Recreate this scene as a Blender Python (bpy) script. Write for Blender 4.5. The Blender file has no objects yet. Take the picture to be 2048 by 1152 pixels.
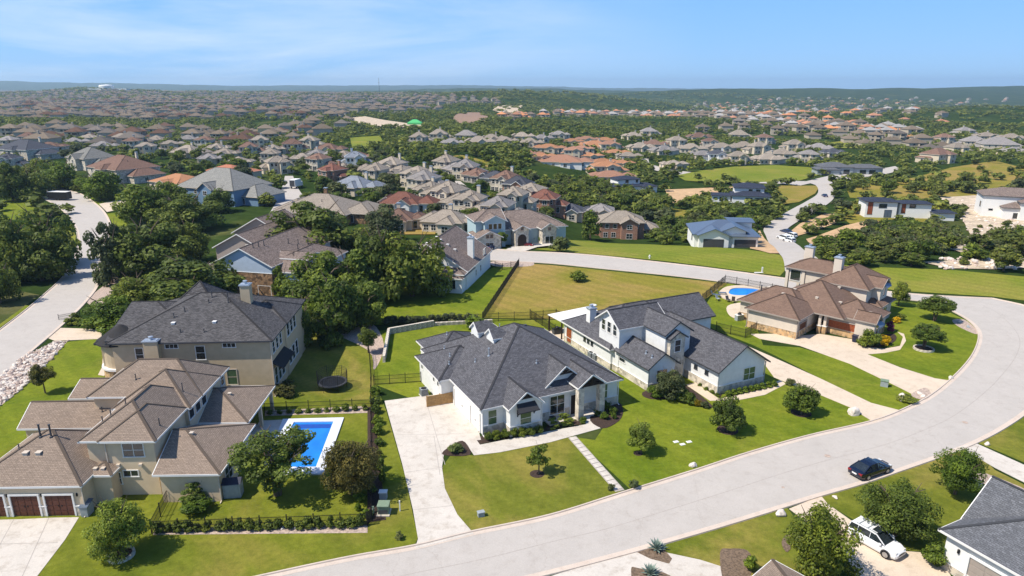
import bpy, bmesh, math, random
import numpy as np
from mathutils import Vector, Matrix
R = math.radians
scene = bpy.context.scene
COL = scene.collection
# ------------------------------------------------------------------ camera
CAMH, FPX, HORY = 38.0, 1366.0, 172.0
PITCH = math.atan((576 - HORY) / FPX)
cd = bpy.data.cameras.new('camera'); cam = bpy.data.objects.new('camera', cd); COL.objects.link(cam)
cam.location = (0, 0, CAMH); cam.rotation_euler = (math.pi/2 - PITCH, 0, 0)
cd.sensor_width = 36; cd.lens = FPX / 2048 * 36; cd.clip_start = 0.5; cd.clip_end = 60000
scene.camera = cam
# ------------------------------------------------------------------ sky and sun
SUN_AZ, SUN_EL = 20.0, 54.0          # shadows fall 20 deg left of +x
tosun = Vector((-math.cos(R(SUN_AZ))*math.cos(R(SUN_EL)), -math.sin(R(SUN_AZ))*math.cos(R(SUN_EL)), math.sin(R(SUN_EL))))
w = bpy.data.worlds.new('World'); scene.world = w; w.use_nodes = True
nt = w.node_tree; nt.nodes.clear()
wo = nt.nodes.new('ShaderNodeOutputWorld'); bg = nt.nodes.new('ShaderNodeBackground'); sk = nt.nodes.new('ShaderNodeTexSky')
sk.sky_type = 'NISHITA'; sk.sun_disc = False; sk.sun_elevation = R(SUN_EL); sk.sun_rotation = math.atan2(tosun.x, tosun.y)
sk.altitude = 100; sk.air_density = 1.0; sk.dust_density = 0.0; sk.ozone_density = 3.0
tc = nt.nodes.new('ShaderNodeTexCoord')
sxyz = nt.nodes.new('ShaderNodeSeparateXYZ'); nt.links.new(tc.outputs['Generated'], sxyz.inputs[0])
gr_ = nt.nodes.new('ShaderNodeValToRGB'); ge = gr_.color_ramp.elements
ge[0].position = 0.0; ge[0].color = (2.6, 5.4, 9.3, 1); ge[1].position = 1.0; ge[1].color = (0.55, 1.5, 4.6, 1)
e_ = ge.new(.12); e_.color = (1.95, 4.6, 9.2, 1); e_ = ge.new(.40); e_.color = (1.0, 2.6, 6.2, 1)
nt.links.new(sxyz.outputs[2], gr_.inputs['Fac'])
mb_ = nt.nodes.new('ShaderNodeMix'); mb_.data_type = 'RGBA'; mb_.inputs[0].default_value = .85
nt.links.new(sk.outputs['Color'], mb_.inputs[6]); nt.links.new(gr_.outputs['Color'], mb_.inputs[7])
# thin cirrus veil, denser to the west
mpn = nt.nodes.new('ShaderNodeMapping'); mpn.inputs['Scale'].default_value = (1.3, 1.3, 9.0); mpn.inputs['Rotation'].default_value = (R(3), R(5), R(35)); mpn.inputs['Location'].default_value = (.35, .1, .2)
ns = nt.nodes.new('ShaderNodeTexNoise'); ns.inputs['Scale'].default_value = 1.3; ns.inputs['Detail'].default_value = 9; ns.inputs['Roughness'].default_value = 0.6; ns.inputs['Distortion'].default_value = 0.5
rp = nt.nodes.new('ShaderNodeValToRGB'); rp.color_ramp.elements[0].position = 0.42; rp.color_ramp.elements[1].position = 0.72
rp.color_ramp.elements[1].color = (0.8, 0.8, 0.8, 1)
wst = nt.nodes.new('ShaderNodeMapRange'); wst.inputs[1].default_value = .25; wst.inputs[2].default_value = -.35; nt.links.new(sxyz.outputs[0], wst.inputs[0])
cmul = nt.nodes.new('ShaderNodeMath'); cmul.operation = 'MULTIPLY'
mx = nt.nodes.new('ShaderNodeMix'); mx.data_type = 'RGBA'; mx.inputs[7].default_value = (8.0, 8.6, 9.6, 1)
nt.links.new(tc.outputs['Generated'], mpn.inputs['Vector']); nt.links.new(mpn.outputs['Vector'], ns.inputs['Vector'])
nt.links.new(ns.outputs['Fac'], rp.inputs['Fac']); nt.links.new(rp.outputs['Color'], cmul.inputs[0]); nt.links.new(wst.outputs[0], cmul.inputs[1]); nt.links.new(cmul.outputs[0], mx.inputs[0])
nt.links.new(mb_.outputs[2], mx.inputs[6]); nt.links.new(mx.outputs[2], bg.inputs['Color'])
bg.inputs['Strength'].default_value = 0.095
nt.links.new(bg.outputs['Background'], wo.inputs['Surface'])
sl = bpy.data.lights.new('sun', 'SUN'); sl.energy = 5.0; sl.angle = R(0.53); sl.color = (1.0, 0.935, 0.83)
so = bpy.data.objects.new('sun', sl); COL.objects.link(so); so.location = (-60, -20, 120)
so.rotation_euler = (-tosun).to_track_quat('-Z', 'Y').to_euler()
scene.view_settings.view_transform = 'Standard'; scene.view_settings.look = 'None'
scene.view_settings.exposure = 0.35; scene.view_settings.gamma = 1.0; scene.view_settings.use_curve_mapping = False
scene.render.resolution_x = 1024; scene.render.resolution_y = 576
# ------------------------------------------------------------------ pixel -> place
CP, SP = math.cos(PITCH), math.sin(PITCH)
def G(px, py, z=0.0):
    dx = (px - 1024) / FPX; dy = -(py - 576) / FPX
    d = (dx, CP + SP*dy, -SP + CP*dy)
    t = (z - CAMH) / d[2]
    return (d[0]*t, d[1]*t)
def PX(x, y, z=0.0):
    dz = z - CAMH; dep = y*CP - dz*SP
    return (1024 + FPX*x/dep, 576 - FPX*(y*SP + dz*CP)/dep)
def in_poly(x, y, poly):
    c = False; n = len(poly); j = n-1
    for i in range(n):
        xi, yi = poly[i]; xj, yj = poly[j]
        if (yi > y) != (yj > y) and x < (xj-xi)*(y-yi)/(yj-yi)+xi: c = not c
        j = i
    return c
# ------------------------------------------------------------------ materials
MATS = {}
def nodes(name):
    m = bpy.data.materials.new(name); m.use_nodes = True
    n = m.node_tree.nodes; l = m.node_tree.links
    b = n['Principled BSDF']; b.inputs['Specular IOR Level'].default_value = 0.25
    MATS[name] = m
    return m, n, l, b
def rgb(c): return (c[0], c[1], c[2], 1)
def tex(n, l, kind, scale, coord='Object', detail=4, rough=.55, vec=None):
    t = n.new('ShaderNodeTex'+kind)
    if 'Scale' in t.inputs: t.inputs['Scale'].default_value = scale
    if kind == 'Noise': t.inputs['Detail'].default_value = detail; t.inputs['Roughness'].default_value = rough
    if vec is None:
        c = n.new('ShaderNodeTexCoord'); l.new(c.outputs[coord], t.inputs['Vector'])
    else: l.new(vec, t.inputs['Vector'])
    return t
def ramp(n, l, fac, stops):
    r = n.new('ShaderNodeValToRGB'); e = r.color_ramp.elements
    while len(e) < len(stops): e.new(.5)
    for i, (p, c) in enumerate(stops): e[i].position = p; e[i].color = rgb(c)
    l.new(fac, r.inputs['Fac']); return r.outputs['Color']
def mixc(n, l, a, b, fac, mode='MIX'):
    m = n.new('ShaderNodeMix'); m.data_type = 'RGBA'; m.blend_type = mode
    for s, v in ((0, fac), (6, a), (7, b)):
        if hasattr(v, 'links') or hasattr(v, 'is_linked'): l.new(v, m.inputs[s])
        elif s == 0: m.inputs[0].default_value = v
        else: m.inputs[s].default_value = rgb(v)
    return m.outputs[2]
def bump(n, l, b, h, strength=.3, dist=.02):
    u = n.new('ShaderNodeBump'); u.inputs['Strength'].default_value = strength; u.inputs['Distance'].default_value = dist
    l.new(h, u.inputs['Height']); l.new(u.outputs['Normal'], b.inputs['Normal'])
def plain(name, c, rough=.6, metal=0, var=.12, scale=3., spec=.25):
    m, n, l, b = nodes(name)
    t = tex(n, l, 'Noise', scale)
    col = ramp(n, l, t.outputs['Fac'], [(.3, [v*(1-var) for v in c]), (.7, [min(1, v*(1+var)) for v in c])])
    l.new(col, b.inputs['Base Color']); b.inputs['Roughness'].default_value = rough; b.inputs['Metallic'].default_value = metal
    b.inputs['Specular IOR Level'].default_value = spec
    return m
def shingle(name, c, var=.22, roww=.34, rowh=.17, objcol=False):
    m, n, l, b = nodes(name)
    br = n.new('ShaderNodeTexBrick'); uv = n.new('ShaderNodeTexCoord'); l.new(uv.outputs['UV'], br.inputs['Vector'])
    br.inputs['Scale'].default_value = 1; br.inputs['Brick Width'].default_value = roww; br.inputs['Row Height'].default_value = rowh
    br.inputs['Mortar Size'].default_value = .012; br.inputs['Bias'].default_value = 0
    br.inputs['Color1'].default_value = rgb([v*(1-var) for v in c]); br.inputs['Color2'].default_value = rgb([v*(1+var) for v in c])
    br.inputs['Mortar'].default_value = rgb([v*.42 for v in c])
    t = tex(n, l, 'Noise', .55, 'UV', 6, .65)
    col = mixc(n, l, br.outputs['Color'], ramp(n, l, t.outputs['Fac'], [(.25, (.90, .90, .91)), (.75, (1.1, 1.09, 1.08))]), 1., 'MULTIPLY')
    t2 = tex(n, l, 'Noise', 9, 'UV', 3, .7)
    col = mixc(n, l, col, ramp(n, l, t2.outputs['Fac'], [(.3, (.72, .72, .72)), (.7, (1.28, 1.28, 1.28))]), 1., 'MULTIPLY')
    if objcol:
        oi = n.new('ShaderNodeObjectInfo'); col = mixc(n, l, col, oi.outputs['Color'], 1., 'MULTIPLY')
    l.new(col, b.inputs['Base Color']); b.inputs['Roughness'].default_value = .9; b.inputs['Specular IOR Level'].default_value = .15
    bump(n, l, b, br.outputs['Fac'], -.35, .02)
    return m
def tile_roof(name, c, objcol=False):
    m, n, l, b = nodes(name)
    w_ = tex(n, l, 'Wave', 1.3, 'UV'); w_.wave_type = 'BANDS'; w_.bands_direction = 'X'; w_.inputs['Distortion'].default_value = .6
    t = tex(n, l, 'Noise', 1.2, 'UV', 5, .7)
    col = ramp(n, l, t.outputs['Fac'], [(.25, [v*.65 for v in c]), (.5, c), (.75, [min(1, v*1.4) for v in c])])
    if objcol:
        oi = n.new('ShaderNodeObjectInfo'); col = mixc(n, l, col, oi.outputs['Color'], 1., 'MULTIPLY')
    l.new(col, b.inputs['Base Color']); b.inputs['Roughness'].default_value = .8
    bump(n, l, b, w_.outputs['Fac'], .8, .06)
    return m
def stone(name, c, scale=2.2, mortar=(.55, .5, .42), var=.45):
    m, n, l, b = nodes(name)
    v = tex(n, l, 'Voronoi', scale); v.distance = 'CHEBYCHEV'; v.inputs['Randomness'].default_value = .8
    e = n.new('ShaderNodeTexVoronoi'); e.feature = 'DISTANCE_TO_EDGE'; e.inputs['Scale'].default_value = scale
    tcx = n.new('ShaderNodeTexCoord'); l.new(tcx.outputs['Object'], e.inputs['Vector']); e.inputs['Randomness'].default_value = .8
    sep = n.new('ShaderNodeSeparateColor'); l.new(v.outputs['Color'], sep.inputs[0])
    col = ramp(n, l, sep.outputs[0], [(.1, [x*(1-var) for x in c]), (.5, c), (.9, [min(1, x*(1+var)) for x in c])])
    f = n.new('ShaderNodeMapRange'); f.inputs[1].default_value = 0; f.inputs[2].default_value = .06; l.new(e.outputs['Distance'], f.inputs[0])
    col = mixc(n, l, mortar, col, f.outputs[0])
    l.new(col, b.inputs['Base Color']); b.inputs['Roughness'].default_value = .9
    bump(n, l, b, f.outputs[0], .6, .04)
    return m
def brickm(name, c):
    m, n, l, b = nodes(name)
    cx = n.new('ShaderNodeTexCoord'); sx = n.new('ShaderNodeSeparateXYZ'); l.new(cx.outputs['Object'], sx.inputs[0])
    ad = n.new('ShaderNodeMath'); l.new(sx.outputs[0], ad.inputs[0]); l.new(sx.outputs[1], ad.inputs[1])
    cb = n.new('ShaderNodeCombineXYZ'); l.new(ad.outputs[0], cb.inputs[0]); l.new(sx.outputs[2], cb.inputs[1])
    br = n.new('ShaderNodeTexBrick'); l.new(cb.outputs[0], br.inputs['Vector']); br.inputs['Scale'].default_value = 1
    br.inputs['Brick Width'].default_value = .4; br.inputs['Row Height'].default_value = .14; br.inputs['Mortar Size'].default_value = .012
    br.inputs['Color1'].default_value = rgb([v*.75 for v in c]); br.inputs['Color2'].default_value = rgb([v*1.3 for v in c]); br.inputs['Mortar'].default_value = rgb([.4, .36, .32])
    l.new(br.outputs['Color'], b.inputs['Base Color']); b.inputs['Roughness'].default_value = .9
    return m
def siding(name, c, pitch=.22, vertical=False):
    m, n, l, b = nodes(name)
    w_ = tex(n, l, 'Wave', 1/pitch*.5); w_.wave_type = 'BANDS'; w_.wave_profile = 'SAW'; w_.bands_direction = 'DIAGONAL' if vertical else 'Z'
    w_.inputs['Scale'].default_value = .314/pitch
    t = tex(n, l, 'Noise', 1.5, 'Object', 5)
    col = ramp(n, l, t.outputs['Fac'], [(.3, [v*.93 for v in c]), (.7, [min(1, v*1.04) for v in c])])
    l.new(col, b.inputs['Base Color']); b.inputs['Roughness'].default_value = .65
    bump(n, l, b, w_.outputs['Fac'], .5, .02)
    return m
def lawnm(name, c1, c2, dry, dryamt=.5, scale=.12):
    m, n, l, b = nodes(name)
    t1 = tex(n, l, 'Noise', scale, 'Object', 8, .62); t2 = tex(n, l, 'Noise', 1.6, 'Object', 6, .75); t3 = tex(n, l, 'Noise', scale*.6, 'Object', 5, .6)
    t3.inputs['Distortion'].default_value = .6
    col = ramp(n, l, t1.outputs['Fac'], [(.32, c1), (.68, c2)])
    col = mixc(n, l, col, dry, ramp(n, l, t3.outputs['Fac'], [(.62-.28*dryamt, (0, 0, 0)), (.74-.18*dryamt, (.35+.6*dryamt,)*3)]))
    col = mixc(n, l, col, ramp(n, l, t2.outputs['Fac'], [(.3, (.72, .74, .7)), (.7, (1.25, 1.22, 1.2))]), 1., 'MULTIPLY')
    wv = tex(n, l, 'Wave', .16); wv.wave_type = 'BANDS'; wv.bands_direction = 'DIAGONAL'; wv.inputs['Distortion'].default_value = 1.2; wv.inputs['Detail'].default_value = 2
    col = mixc(n, l, col, ramp(n, l, wv.outputs['Fac'], [(.2, (.94, .95, .93)), (.8, (1.06, 1.05, 1.05))]), 1., 'MULTIPLY')
    t4 = tex(n, l, 'Noise', 14, 'Object', 2, .6)
    col = mixc(n, l, col, ramp(n, l, t4.outputs['Fac'], [(.3, (.8, .8, .8)), (.7, (1.2, 1.2, 1.2))]), 1., 'MULTIPLY')
    l.new(col, b.inputs['Base Color']); b.inputs['Roughness'].default_value = .95; b.inputs['Specular IOR Level'].default_value = .05
    bump(n, l, b, t2.outputs['Fac'], .5, .08)
    return m
def slabm(name, c, var=.1, stain=.5, crack=False):
    m, n, l, b = nodes(name)
    t1 = tex(n, l, 'Noise', .25, 'Object', 8, .65); t2 = tex(n, l, 'Noise', 6, 'Object', 4, .7); t3 = tex(n, l, 'Noise', .9, 'Object', 6, .7)
    col = ramp(n, l, t1.outputs['Fac'], [(.3, [v*(1-var) for v in c]), (.7, [min(1, v*(1+var)) for v in c])])
    col = mixc(n, l, col, ramp(n, l, t2.outputs['Fac'], [(.3, (.93,)*3), (.7, (1.06,)*3)]), 1., 'MULTIPLY')
    col = mixc(n, l, col, ramp(n, l, t3.outputs['Fac'], [(.28, (1-.3*stain, 1-.34*stain, 1-.38*stain)), (.5, (1, 1, 1))]), 1., 'MULTIPLY')
    if crack:
        v = n.new('ShaderNodeTexVoronoi'); v.feature = 'DISTANCE_TO_EDGE'; v.inputs['Scale'].default_value = .11
        t5 = tex(n, l, 'Noise', .5, 'Object', 5, .6); cx = n.new('ShaderNodeTexCoord'); va = n.new('ShaderNodeMixRGB'); va.blend_type = 'LINEAR_LIGHT'; va.inputs[0].default_value = 1.2
        l.new(cx.outputs['Object'], va.inputs[1]); l.new(t5.outputs['Color'], va.inputs[2]); l.new(va.outputs[0], v.inputs['Vector'])
        col = mixc(n, l, col, ramp(n, l, v.outputs['Distance'], [(.0, (.87, .85, .83)), (.004, (1, 1, 1))]), 1., 'MULTIPLY')
    l.new(col, b.inputs['Base Color']); b.inputs['Roughness'].default_value = .9; b.inputs['Specular IOR Level'].default_value = .15
    return m
def leafm(name, c, warm=.0):
    m, n, l, b = nodes(name)
    at = n.new('ShaderNodeAttribute'); at.attribute_name = 'leafvar'
    oi = n.new('ShaderNodeObjectInfo')
    col = ramp(n, l, at.outputs['Fac'], [(0, [v*.55 for v in c]), (.55, c), (1, [min(1, c[0]*1.9+warm), min(1, c[1]*1.65+warm*.7), c[2]*1.5])])
    r2 = ramp(n, l, oi.outputs['Random'], [(0, (.8, .84, .82)), (.5, (1, 1, 1)), (1, (1.25, 1.18, 1.0))])
    col = mixc(n, l, col, r2, 1., 'MULTIPLY')
    col = mixc(n, l, col, oi.outputs['Color'], 1., 'MULTIPLY')
    l.new(col, b.inputs['Base Color']); b.inputs['Roughness'].default_value = .55; b.inputs['Specular IOR Level'].default_value = .2
    tr = n.new('ShaderNodeBsdfTranslucent'); l.new(col, tr.inputs['Color'])
    ms = n.new('ShaderNodeMixShader'); ms.inputs[0].default_value = .42
    l.new(b.outputs[0], ms.inputs[1]); l.new(tr.outputs[0], ms.inputs[2]); l.new(ms.outputs[0], n['Material Output'].inputs['Surface'])
    return m
M = {}
M['trim'] = plain('white_trim', (.72, .70, .66), .5, var=.04)
M['beigetrim'] = plain('beige_trim', (.55, .47, .38), .6, var=.05)
M['darktrim'] = plain('dark_trim', (.06, .06, .065), .5)
M['glass'] = plain('window_glass', (.018, .024, .028), .06, var=.3, spec=.9)
M['blind'] = plain('green_shade_glass', (.07, .12, .06), .15, var=.2, spec=.7)
M['stuccoA'] = plain('tan_stucco', (.62, .485, .325), .9, var=.07, scale=1.2)
M['stuccoB'] = plain('taupe_stucco', (.50, .39, .255), .9, var=.07, scale=1.2)
M['stuccoF'] = plain('greige_stucco', (.60, .52, .43), .9, var=.06, scale=1.2)
M['white'] = siding('white_siding', (.72, .72, .70), .2)
M['whitestucco'] = plain('white_stucco', (.74, .73, .70), .85, var=.04)
M['cream'] = plain('cream_stucco', (.58, .50, .38), .9, var=.06)
M['greigewall'] = plain('greige_wall', (.33, .28, .24), .9, var=.06)
M['bluewall'] = siding('blue_siding', (.16, .25, .36), .2)
M['bluegrey'] = siding('bluegrey_siding', (.42, .50, .60), .2)
M['teal'] = plain('pale_teal_stucco', (.36, .47, .50), .9, var=.06)
M['limestone'] = stone('limestone', (.52, .46, .37), 2.0, (.6, .55, .47), .3)
M['redstone'] = stone('brown_fieldstone', (.23, .14, .075), 2.2, (.15, .1, .07), .55)
M['tanstone'] = stone('tan_fieldstone', (.46, .29, .14), 2.4, (.5, .42, .3), .4)
M['brick'] = brickm('red_brick', (.30, .13, .07))
M['shA'] = shingle('taupe_shingle', (.255, .195, .148), .13)
M['shB'] = shingle('charcoal_shingle', (.084, .080, .080), .36)
M['shD'] = shingle('slate_shingle', (.096, .095, .103), .28)
M['shF'] = shingle('brown_shingle', (.185, .120, .088), .15)
M['shG'] = shingle('bluegrey_shingle', (.118, .122, .132), .2)
M['shH'] = shingle('weathered_shingle', (.20, .155, .13), .35)
M['shX'] = shingle('roof_shingle', (1, 1, 1), .2, objcol=True)
M['tileX'] = tile_roof('clay_tile', (1, 1, 1), objcol=True)
M['metal'] = plain('bluegrey_metal_roof', (.15, .19, .25), .4, .5, .06)
M['chim'] = plain('galvanised_cap', (.45, .5, .56), .4, .6, .08)
M['darkmetal'] = plain('black_iron', (.012, .012, .013), .5, 0, .1)
M['wood'] = plain('cedar_wood', (.42, .25, .10), .7, var=.2)
M['darkwood'] = plain('dark_timber', (.035, .022, .016), .7)
M['gdoor'] = plain('brown_garage_door', (.10, .036, .022), .55, var=.12)
M['gdoorR'] = plain('red_wood_garage_door', (.27, .07, .026), .45, var=.3, scale=5)
M['bark'] = plain('bark', (.13, .095, .065), .95, var=.35, scale=6)
M['concrete'] = slabm('drive_concrete', (.54, .49, .425), .09, .9)
M['concreteT'] = slabm('tan_concrete', (.58, .475, .36), .07, .6)
M['road'] = slabm('street_concrete', (.432, .393, .350), .05, .35, True)
M['gutter'] = slabm('kerb_concrete', (.55, .46, .38), .06, .4)
M['joint'] = plain('slab_joint', (.36, .32, .28), .9)
M['mulch'] = plain('mulch', (.05, .032, .024), .95, var=.5, scale=8)
M['clay'] = slabm('turned_clay', (.27, .175, .12), .25, 1.0)
M['soil'] = plain('garden_soil', (.15, .105, .07), .95, var=.45, scale=6)
M['dirt'] = slabm('bare_dirt', (.50, .33, .18), .2, .8)
M['lime'] = slabm('limestone_rubble', (.52, .42, .30), .35, 1.4)
M['rockbed'] = plain('rock_bed', (.40, .31, .25), .95, var=.4, scale=4)
M['rock'] = plain('white_rock', (.60, .53, .46), .9, var=.3, scale=2.5)
M['rockp'] = plain('pink_rock', (.46, .36, .30), .9, var=.3, scale=2.5)
M['lawn'] = lawnm('green_lawn', (.100, .125, .012), (.170, .180, .022), (.24, .19, .045), .34)
M['lawnB'] = lawnm('lush_lawn', (.098, .142, .011), (.180, .200, .020), (.25, .205, .05), .22)
M['lawnO'] = lawnm('olive_lawn', (.098, .122, .014), (.160, .166, .024), (.28, .21, .06), .5)
M['lawnD'] = lawnm('dry_field', (.165, .160, .022), (.225, .188, .034), (.31, .205, .07), .7, .09)
M['field'] = lawnm('meadow', (.130, .170, .018), (.200, .208, .030), (.27, .22, .055), .42, .06)
M['scrub'] = lawnm('scrub_ground', (.045, .065, .018), (.09, .095, .03), (.22, .17, .085), .55, .04)
M['forestfloor'] = lawnm('forest_floor', (.020, .036, .010), (.036, .056, .014), (.06, .07, .025), .4, .02)
M['water'] = None
m_, n_, l_, b_ = nodes('pool_water')
t_ = tex(n_, l_, 'Noise', .35, 'Object', 2)
l_.new(ramp(n_, l_, t_.outputs['Fac'], [(.3, (.006, .16, .56)), (.7, (.012, .24, .68))]), b_.inputs['Base Color'])
b_.inputs['Roughness'].default_value = .04; b_.inputs['Specular IOR Level'].default_value = .5
t_ = tex(n_, l_, 'Noise', 3.5, 'Object', 3); bump(n_, l_, b_, t_.outputs['Fac'], .35, .05)
M['water'] = m_
M['pooltile'] = plain('pool_coping', (.62, .64, .68), .7, var=.05)
M['carblack'] = plain('black_car_paint', (.006, .009, .022), .12, 0, .05, spec=.8)
M['carwhite'] = plain('white_car_paint', (.75, .75, .75), .2, 0, .02, spec=.6)
M['carblue'] = plain('blue_car_paint', (.02, .03, .08), .15, 0, .05, spec=.7)
M['carsilver'] = plain('silver_car_paint', (.4, .4, .42), .2, .5, .03)
M['tyre'] = plain('tyre_rubber', (.012, .012, .012), .85)
M['rim'] = plain('alloy_rim', (.45, .45, .46), .3, .8)
M['lampred'] = plain('tail_lamp', (.25, .01, .01), .2, spec=.6)
M['lampclear'] = plain('head_lamp', (.6, .6, .58), .1, spec=.7)
M['plate'] = plain('number_plate', (.75, .75, .73), .5)
M['solar'] = plain('solar_panel', (.012, .018, .045), .12, 0, .2, spec=.8)
M['green'] = plain('utility_green', (.18, .24, .16), .6)
M['greybox'] = plain('grey_box', (.3, .33, .34), .6)
M['plastic'] = plain('dark_blue_bin', (.02, .025, .05), .4)
M['greenwrap'] = plain('green_sheathing', (.08, .42, .14), .7)
M['oakleaf'] = leafm('oak_leaf', (.132, .172, .030))
M['leaf'] = leafm('broad_leaf', (.106, .154, .024), .01)
M['leafB'] = leafm('bright_leaf', (.125, .19, .022), .02)
M['woodleaf'] = leafm('wood_leaf', (.128, .165, .036))
M['leafG'] = leafm('grey_leaf', (.10, .125, .05))
M['leafY'] = leafm('yellow_leaf', (.50, .36, .01))
M['leafP'] = leafm('purple_leaf', (.16, .03, .10))
M['leafR'] = leafm('bronze_leaf', (.118, .108, .028), .015)
M['juniper'] = leafm('juniper_leaf', (.125, .155, .035))
# ------------------------------------------------------------------ mesh helpers
class MB:
    def __init__(s): s.v = []; s.f = []; s.m = []
    def add(s, vs, fs, mi=0):
        o = len(s.v); s.v += [tuple(p) for p in vs]
        for f in fs: s.f.append(tuple(i+o for i in f)); s.m.append(mi)
        return s
    def box(s, x0, x1, y0, y1, z0, z1, mi=0):
        return s.add([(x0,y0,z0),(x1,y0,z0),(x1,y1,z0),(x0,y1,z0),(x0,y0,z1),(x1,y0,z1),(x1,y1,z1),(x0,y1,z1)],
                     [(3,2,1,0),(4,5,6,7),(0,1,5,4),(1,2,6,5),(2,3,7,6),(3,0,4,7)], mi)
    def tube(s, p, q, r0, r1, n=6, mi=0, cap=True):
        p = Vector(p); q = Vector(q); d = (q-p)
        if d.length < 1e-6: return s
        d.normalize(); a = d.orthogonal().normalized(); b = d.cross(a)
        vs = []
        for c, r in ((p, r0), (q, r1)):
            for i in range(n):
                t = 2*math.pi*i/n; vs.append(c + a*(r*math.cos(t)) + b*(r*math.sin(t)))
        fs = [(i, (i+1) % n, n+(i+1) % n, n+i) for i in range(n)]
        if cap: fs += [tuple(range(n))[::-1], tuple(range(n, 2*n))]
        return s.add(vs, fs, mi)
    def bar(s, p, q, w, h, mi=0):            # a beam of width w and height h standing on the line p-q
        p = Vector(p); q = Vector(q); d = (q-p); d.normalize()
        sd = Vector((-d.y, d.x, 0));
        if sd.length < 1e-5: sd = Vector((1, 0, 0))
        sd.normalize(); up = d.cross(sd) * -1
        if up.z < 0: up = -up
        sd *= w/2; up *= h
        vs = [p-sd, p+sd, p+sd+up, p-sd+up, q-sd, q+sd, q+sd+up, q-sd+up]
        return s.add(vs, [(0,1,2,3),(7,6,5,4),(0,4,5,1),(1,5,6,2),(2,6,7,3),(3,7,4,0)], mi)
    def lathe(s, prof, n=10, mi=0, cx=0, cy=0):
        vs = []; fs = []
        for r, z in prof:
            for i in range(n): t = 2*math.pi*i/n; vs.append((cx+r*math.cos(t), cy+r*math.sin(t), z))
        for k in range(len(prof)-1):
            for i in range(n): fs.append((k*n+i, k*n+(i+1) % n, (k+1)*n+(i+1) % n, (k+1)*n+i))
        fs += [tuple(range(n))[::-1], tuple(range((len(prof)-1)*n, len(prof)*n))]
        return s.add(vs, fs, mi)
    def mesh(s, name, mats, smooth=False, fix=True):
        me = bpy.data.meshes.new(name); me.from_pydata(s.v, [], s.f)
        for m in (mats if isinstance(mats, (list, tuple)) else [mats]): me.materials.append(m)
        if any(s.m): me.polygons.foreach_set('material_index', s.m)
        if fix:
            bm = bmesh.new(); bm.from_mesh(me); bmesh.ops.recalc_face_normals(bm, faces=bm.faces); bm.to_mesh(me); bm.free()
        if smooth: me.polygons.foreach_set('use_smooth', [True]*len(me.polygons))
        me.update(); return me
def obj(name, me, parent=None, loc=(0,0,0), rz=0, sc=None):
    o = bpy.data.objects.new(name, me); COL.objects.link(o)
    if parent is not None: o.parent = parent
    o.location = loc
    if rz: o.rotation_euler = (0, 0, rz)
    if sc is not None: o.scale = sc if isinstance(sc, (tuple, list)) else (sc, sc, sc)
    return o
def tag(o, label=None, cat=None, group=None, kind=None):
    if label: o['label'] = label
    if cat: o['category'] = cat
    if group: o['group'] = group
    if kind: o['kind'] = kind
    return o
def thing(name, label, cat, x, y, z=0, yaw=0, group=None):
    o = bpy.data.objects.new(name, None); COL.objects.link(o); o.empty_display_size = .5
    o.location = (x, y, z); o.rotation_euler = (0, 0, R(yaw))
    return tag(o, label, cat, group)
def copy_tree(o, parent=None):
    c = o.copy(); COL.objects.link(c); c.parent = parent
    for ch in list(o.children): copy_tree(ch, c)
    return c
def smooth_line(pts, n=6, closed=False):
    out = []; N = len(pts)
    g = (lambda i: pts[i % N]) if closed else (lambda i: pts[max(0, min(N-1, i))])
    for i in range(N if closed else N-1):
        p0, p1, p2, p3 = g(i-1), g(i), g(i+1), g(i+2)
        for k in range(n):
            t = k/n
            out.append(tuple(.5*(2*p1[j] + (p2[j]-p0[j])*t + (2*p0[j]-5*p1[j]+4*p2[j]-p3[j])*t*t + (3*p1[j]-p0[j]-3*p2[j]+p3[j])*t**3) for j in range(2)))
    if not closed: out.append(tuple(pts[-1]))
    return out
def gpts(px, z=0.0): return [G(x, y, z) for x, y in px]
def sheet(name, pts, z, mat, kind='structure', thick=0.0, parent=None):
    """flat patch of ground cover from world points; thick > 0 gives it real edges"""
    bm = bmesh.new(); vs = [bm.verts.new((x, y, z)) for x, y in pts]
    f = bm.faces.new(vs); f.normal_update()
    if f.normal.z < 0: f.normal_flip()
    if thick:
        r = bmesh.ops.extrude_face_region(bm, geom=[f]); 
        low = [v for v in bm.verts if v not in r['geom']]
        for v in low: v.co.z -= thick
        bmesh.ops.recalc_face_normals(bm, faces=bm.faces)
    bmesh.ops.triangulate(bm, faces=[q for q in bm.faces if len(q.verts) > 4])
    me = bpy.data.meshes.new(name); bm.to_mesh(me); bm.free(); me.materials.append(mat)
    o = obj(name, me, parent)
    if parent is None and kind: o['kind'] = kind
    return o
def offset_line(pts, d):
    out = []
    for i, p in enumerate(pts):
        a = pts[max(0, i-1)]; b = pts[min(len(pts)-1, i+1)]
        dx, dy = b[0]-a[0], b[1]-a[1]; L = math.hypot(dx, dy) or 1
        out.append((p[0]-dy/L*d, p[1]+dx/L*d))
    return out
def ribbon(name, left, right, z, mat, kind='structure', parent=None):
    """strip between two lines with the same number of points"""
    n = len(left); me = bpy.data.meshes.new(name)
    me.from_pydata([(x, y, z) for x, y in left] + [(x, y, z) for x, y in right], [], [(i, i+1, n+i+1, n+i) for i in range(n-1)])
    me.materials.append(mat); bm = bmesh.new(); bm.from_mesh(me)
    for f in bm.faces:
        f.normal_update()
        if f.normal.z < 0: f.normal_flip()
    bm.to_mesh(me); bm.free(); o = obj(name, me, parent)
    if parent is None and kind: o['kind'] = kind
    return o
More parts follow.
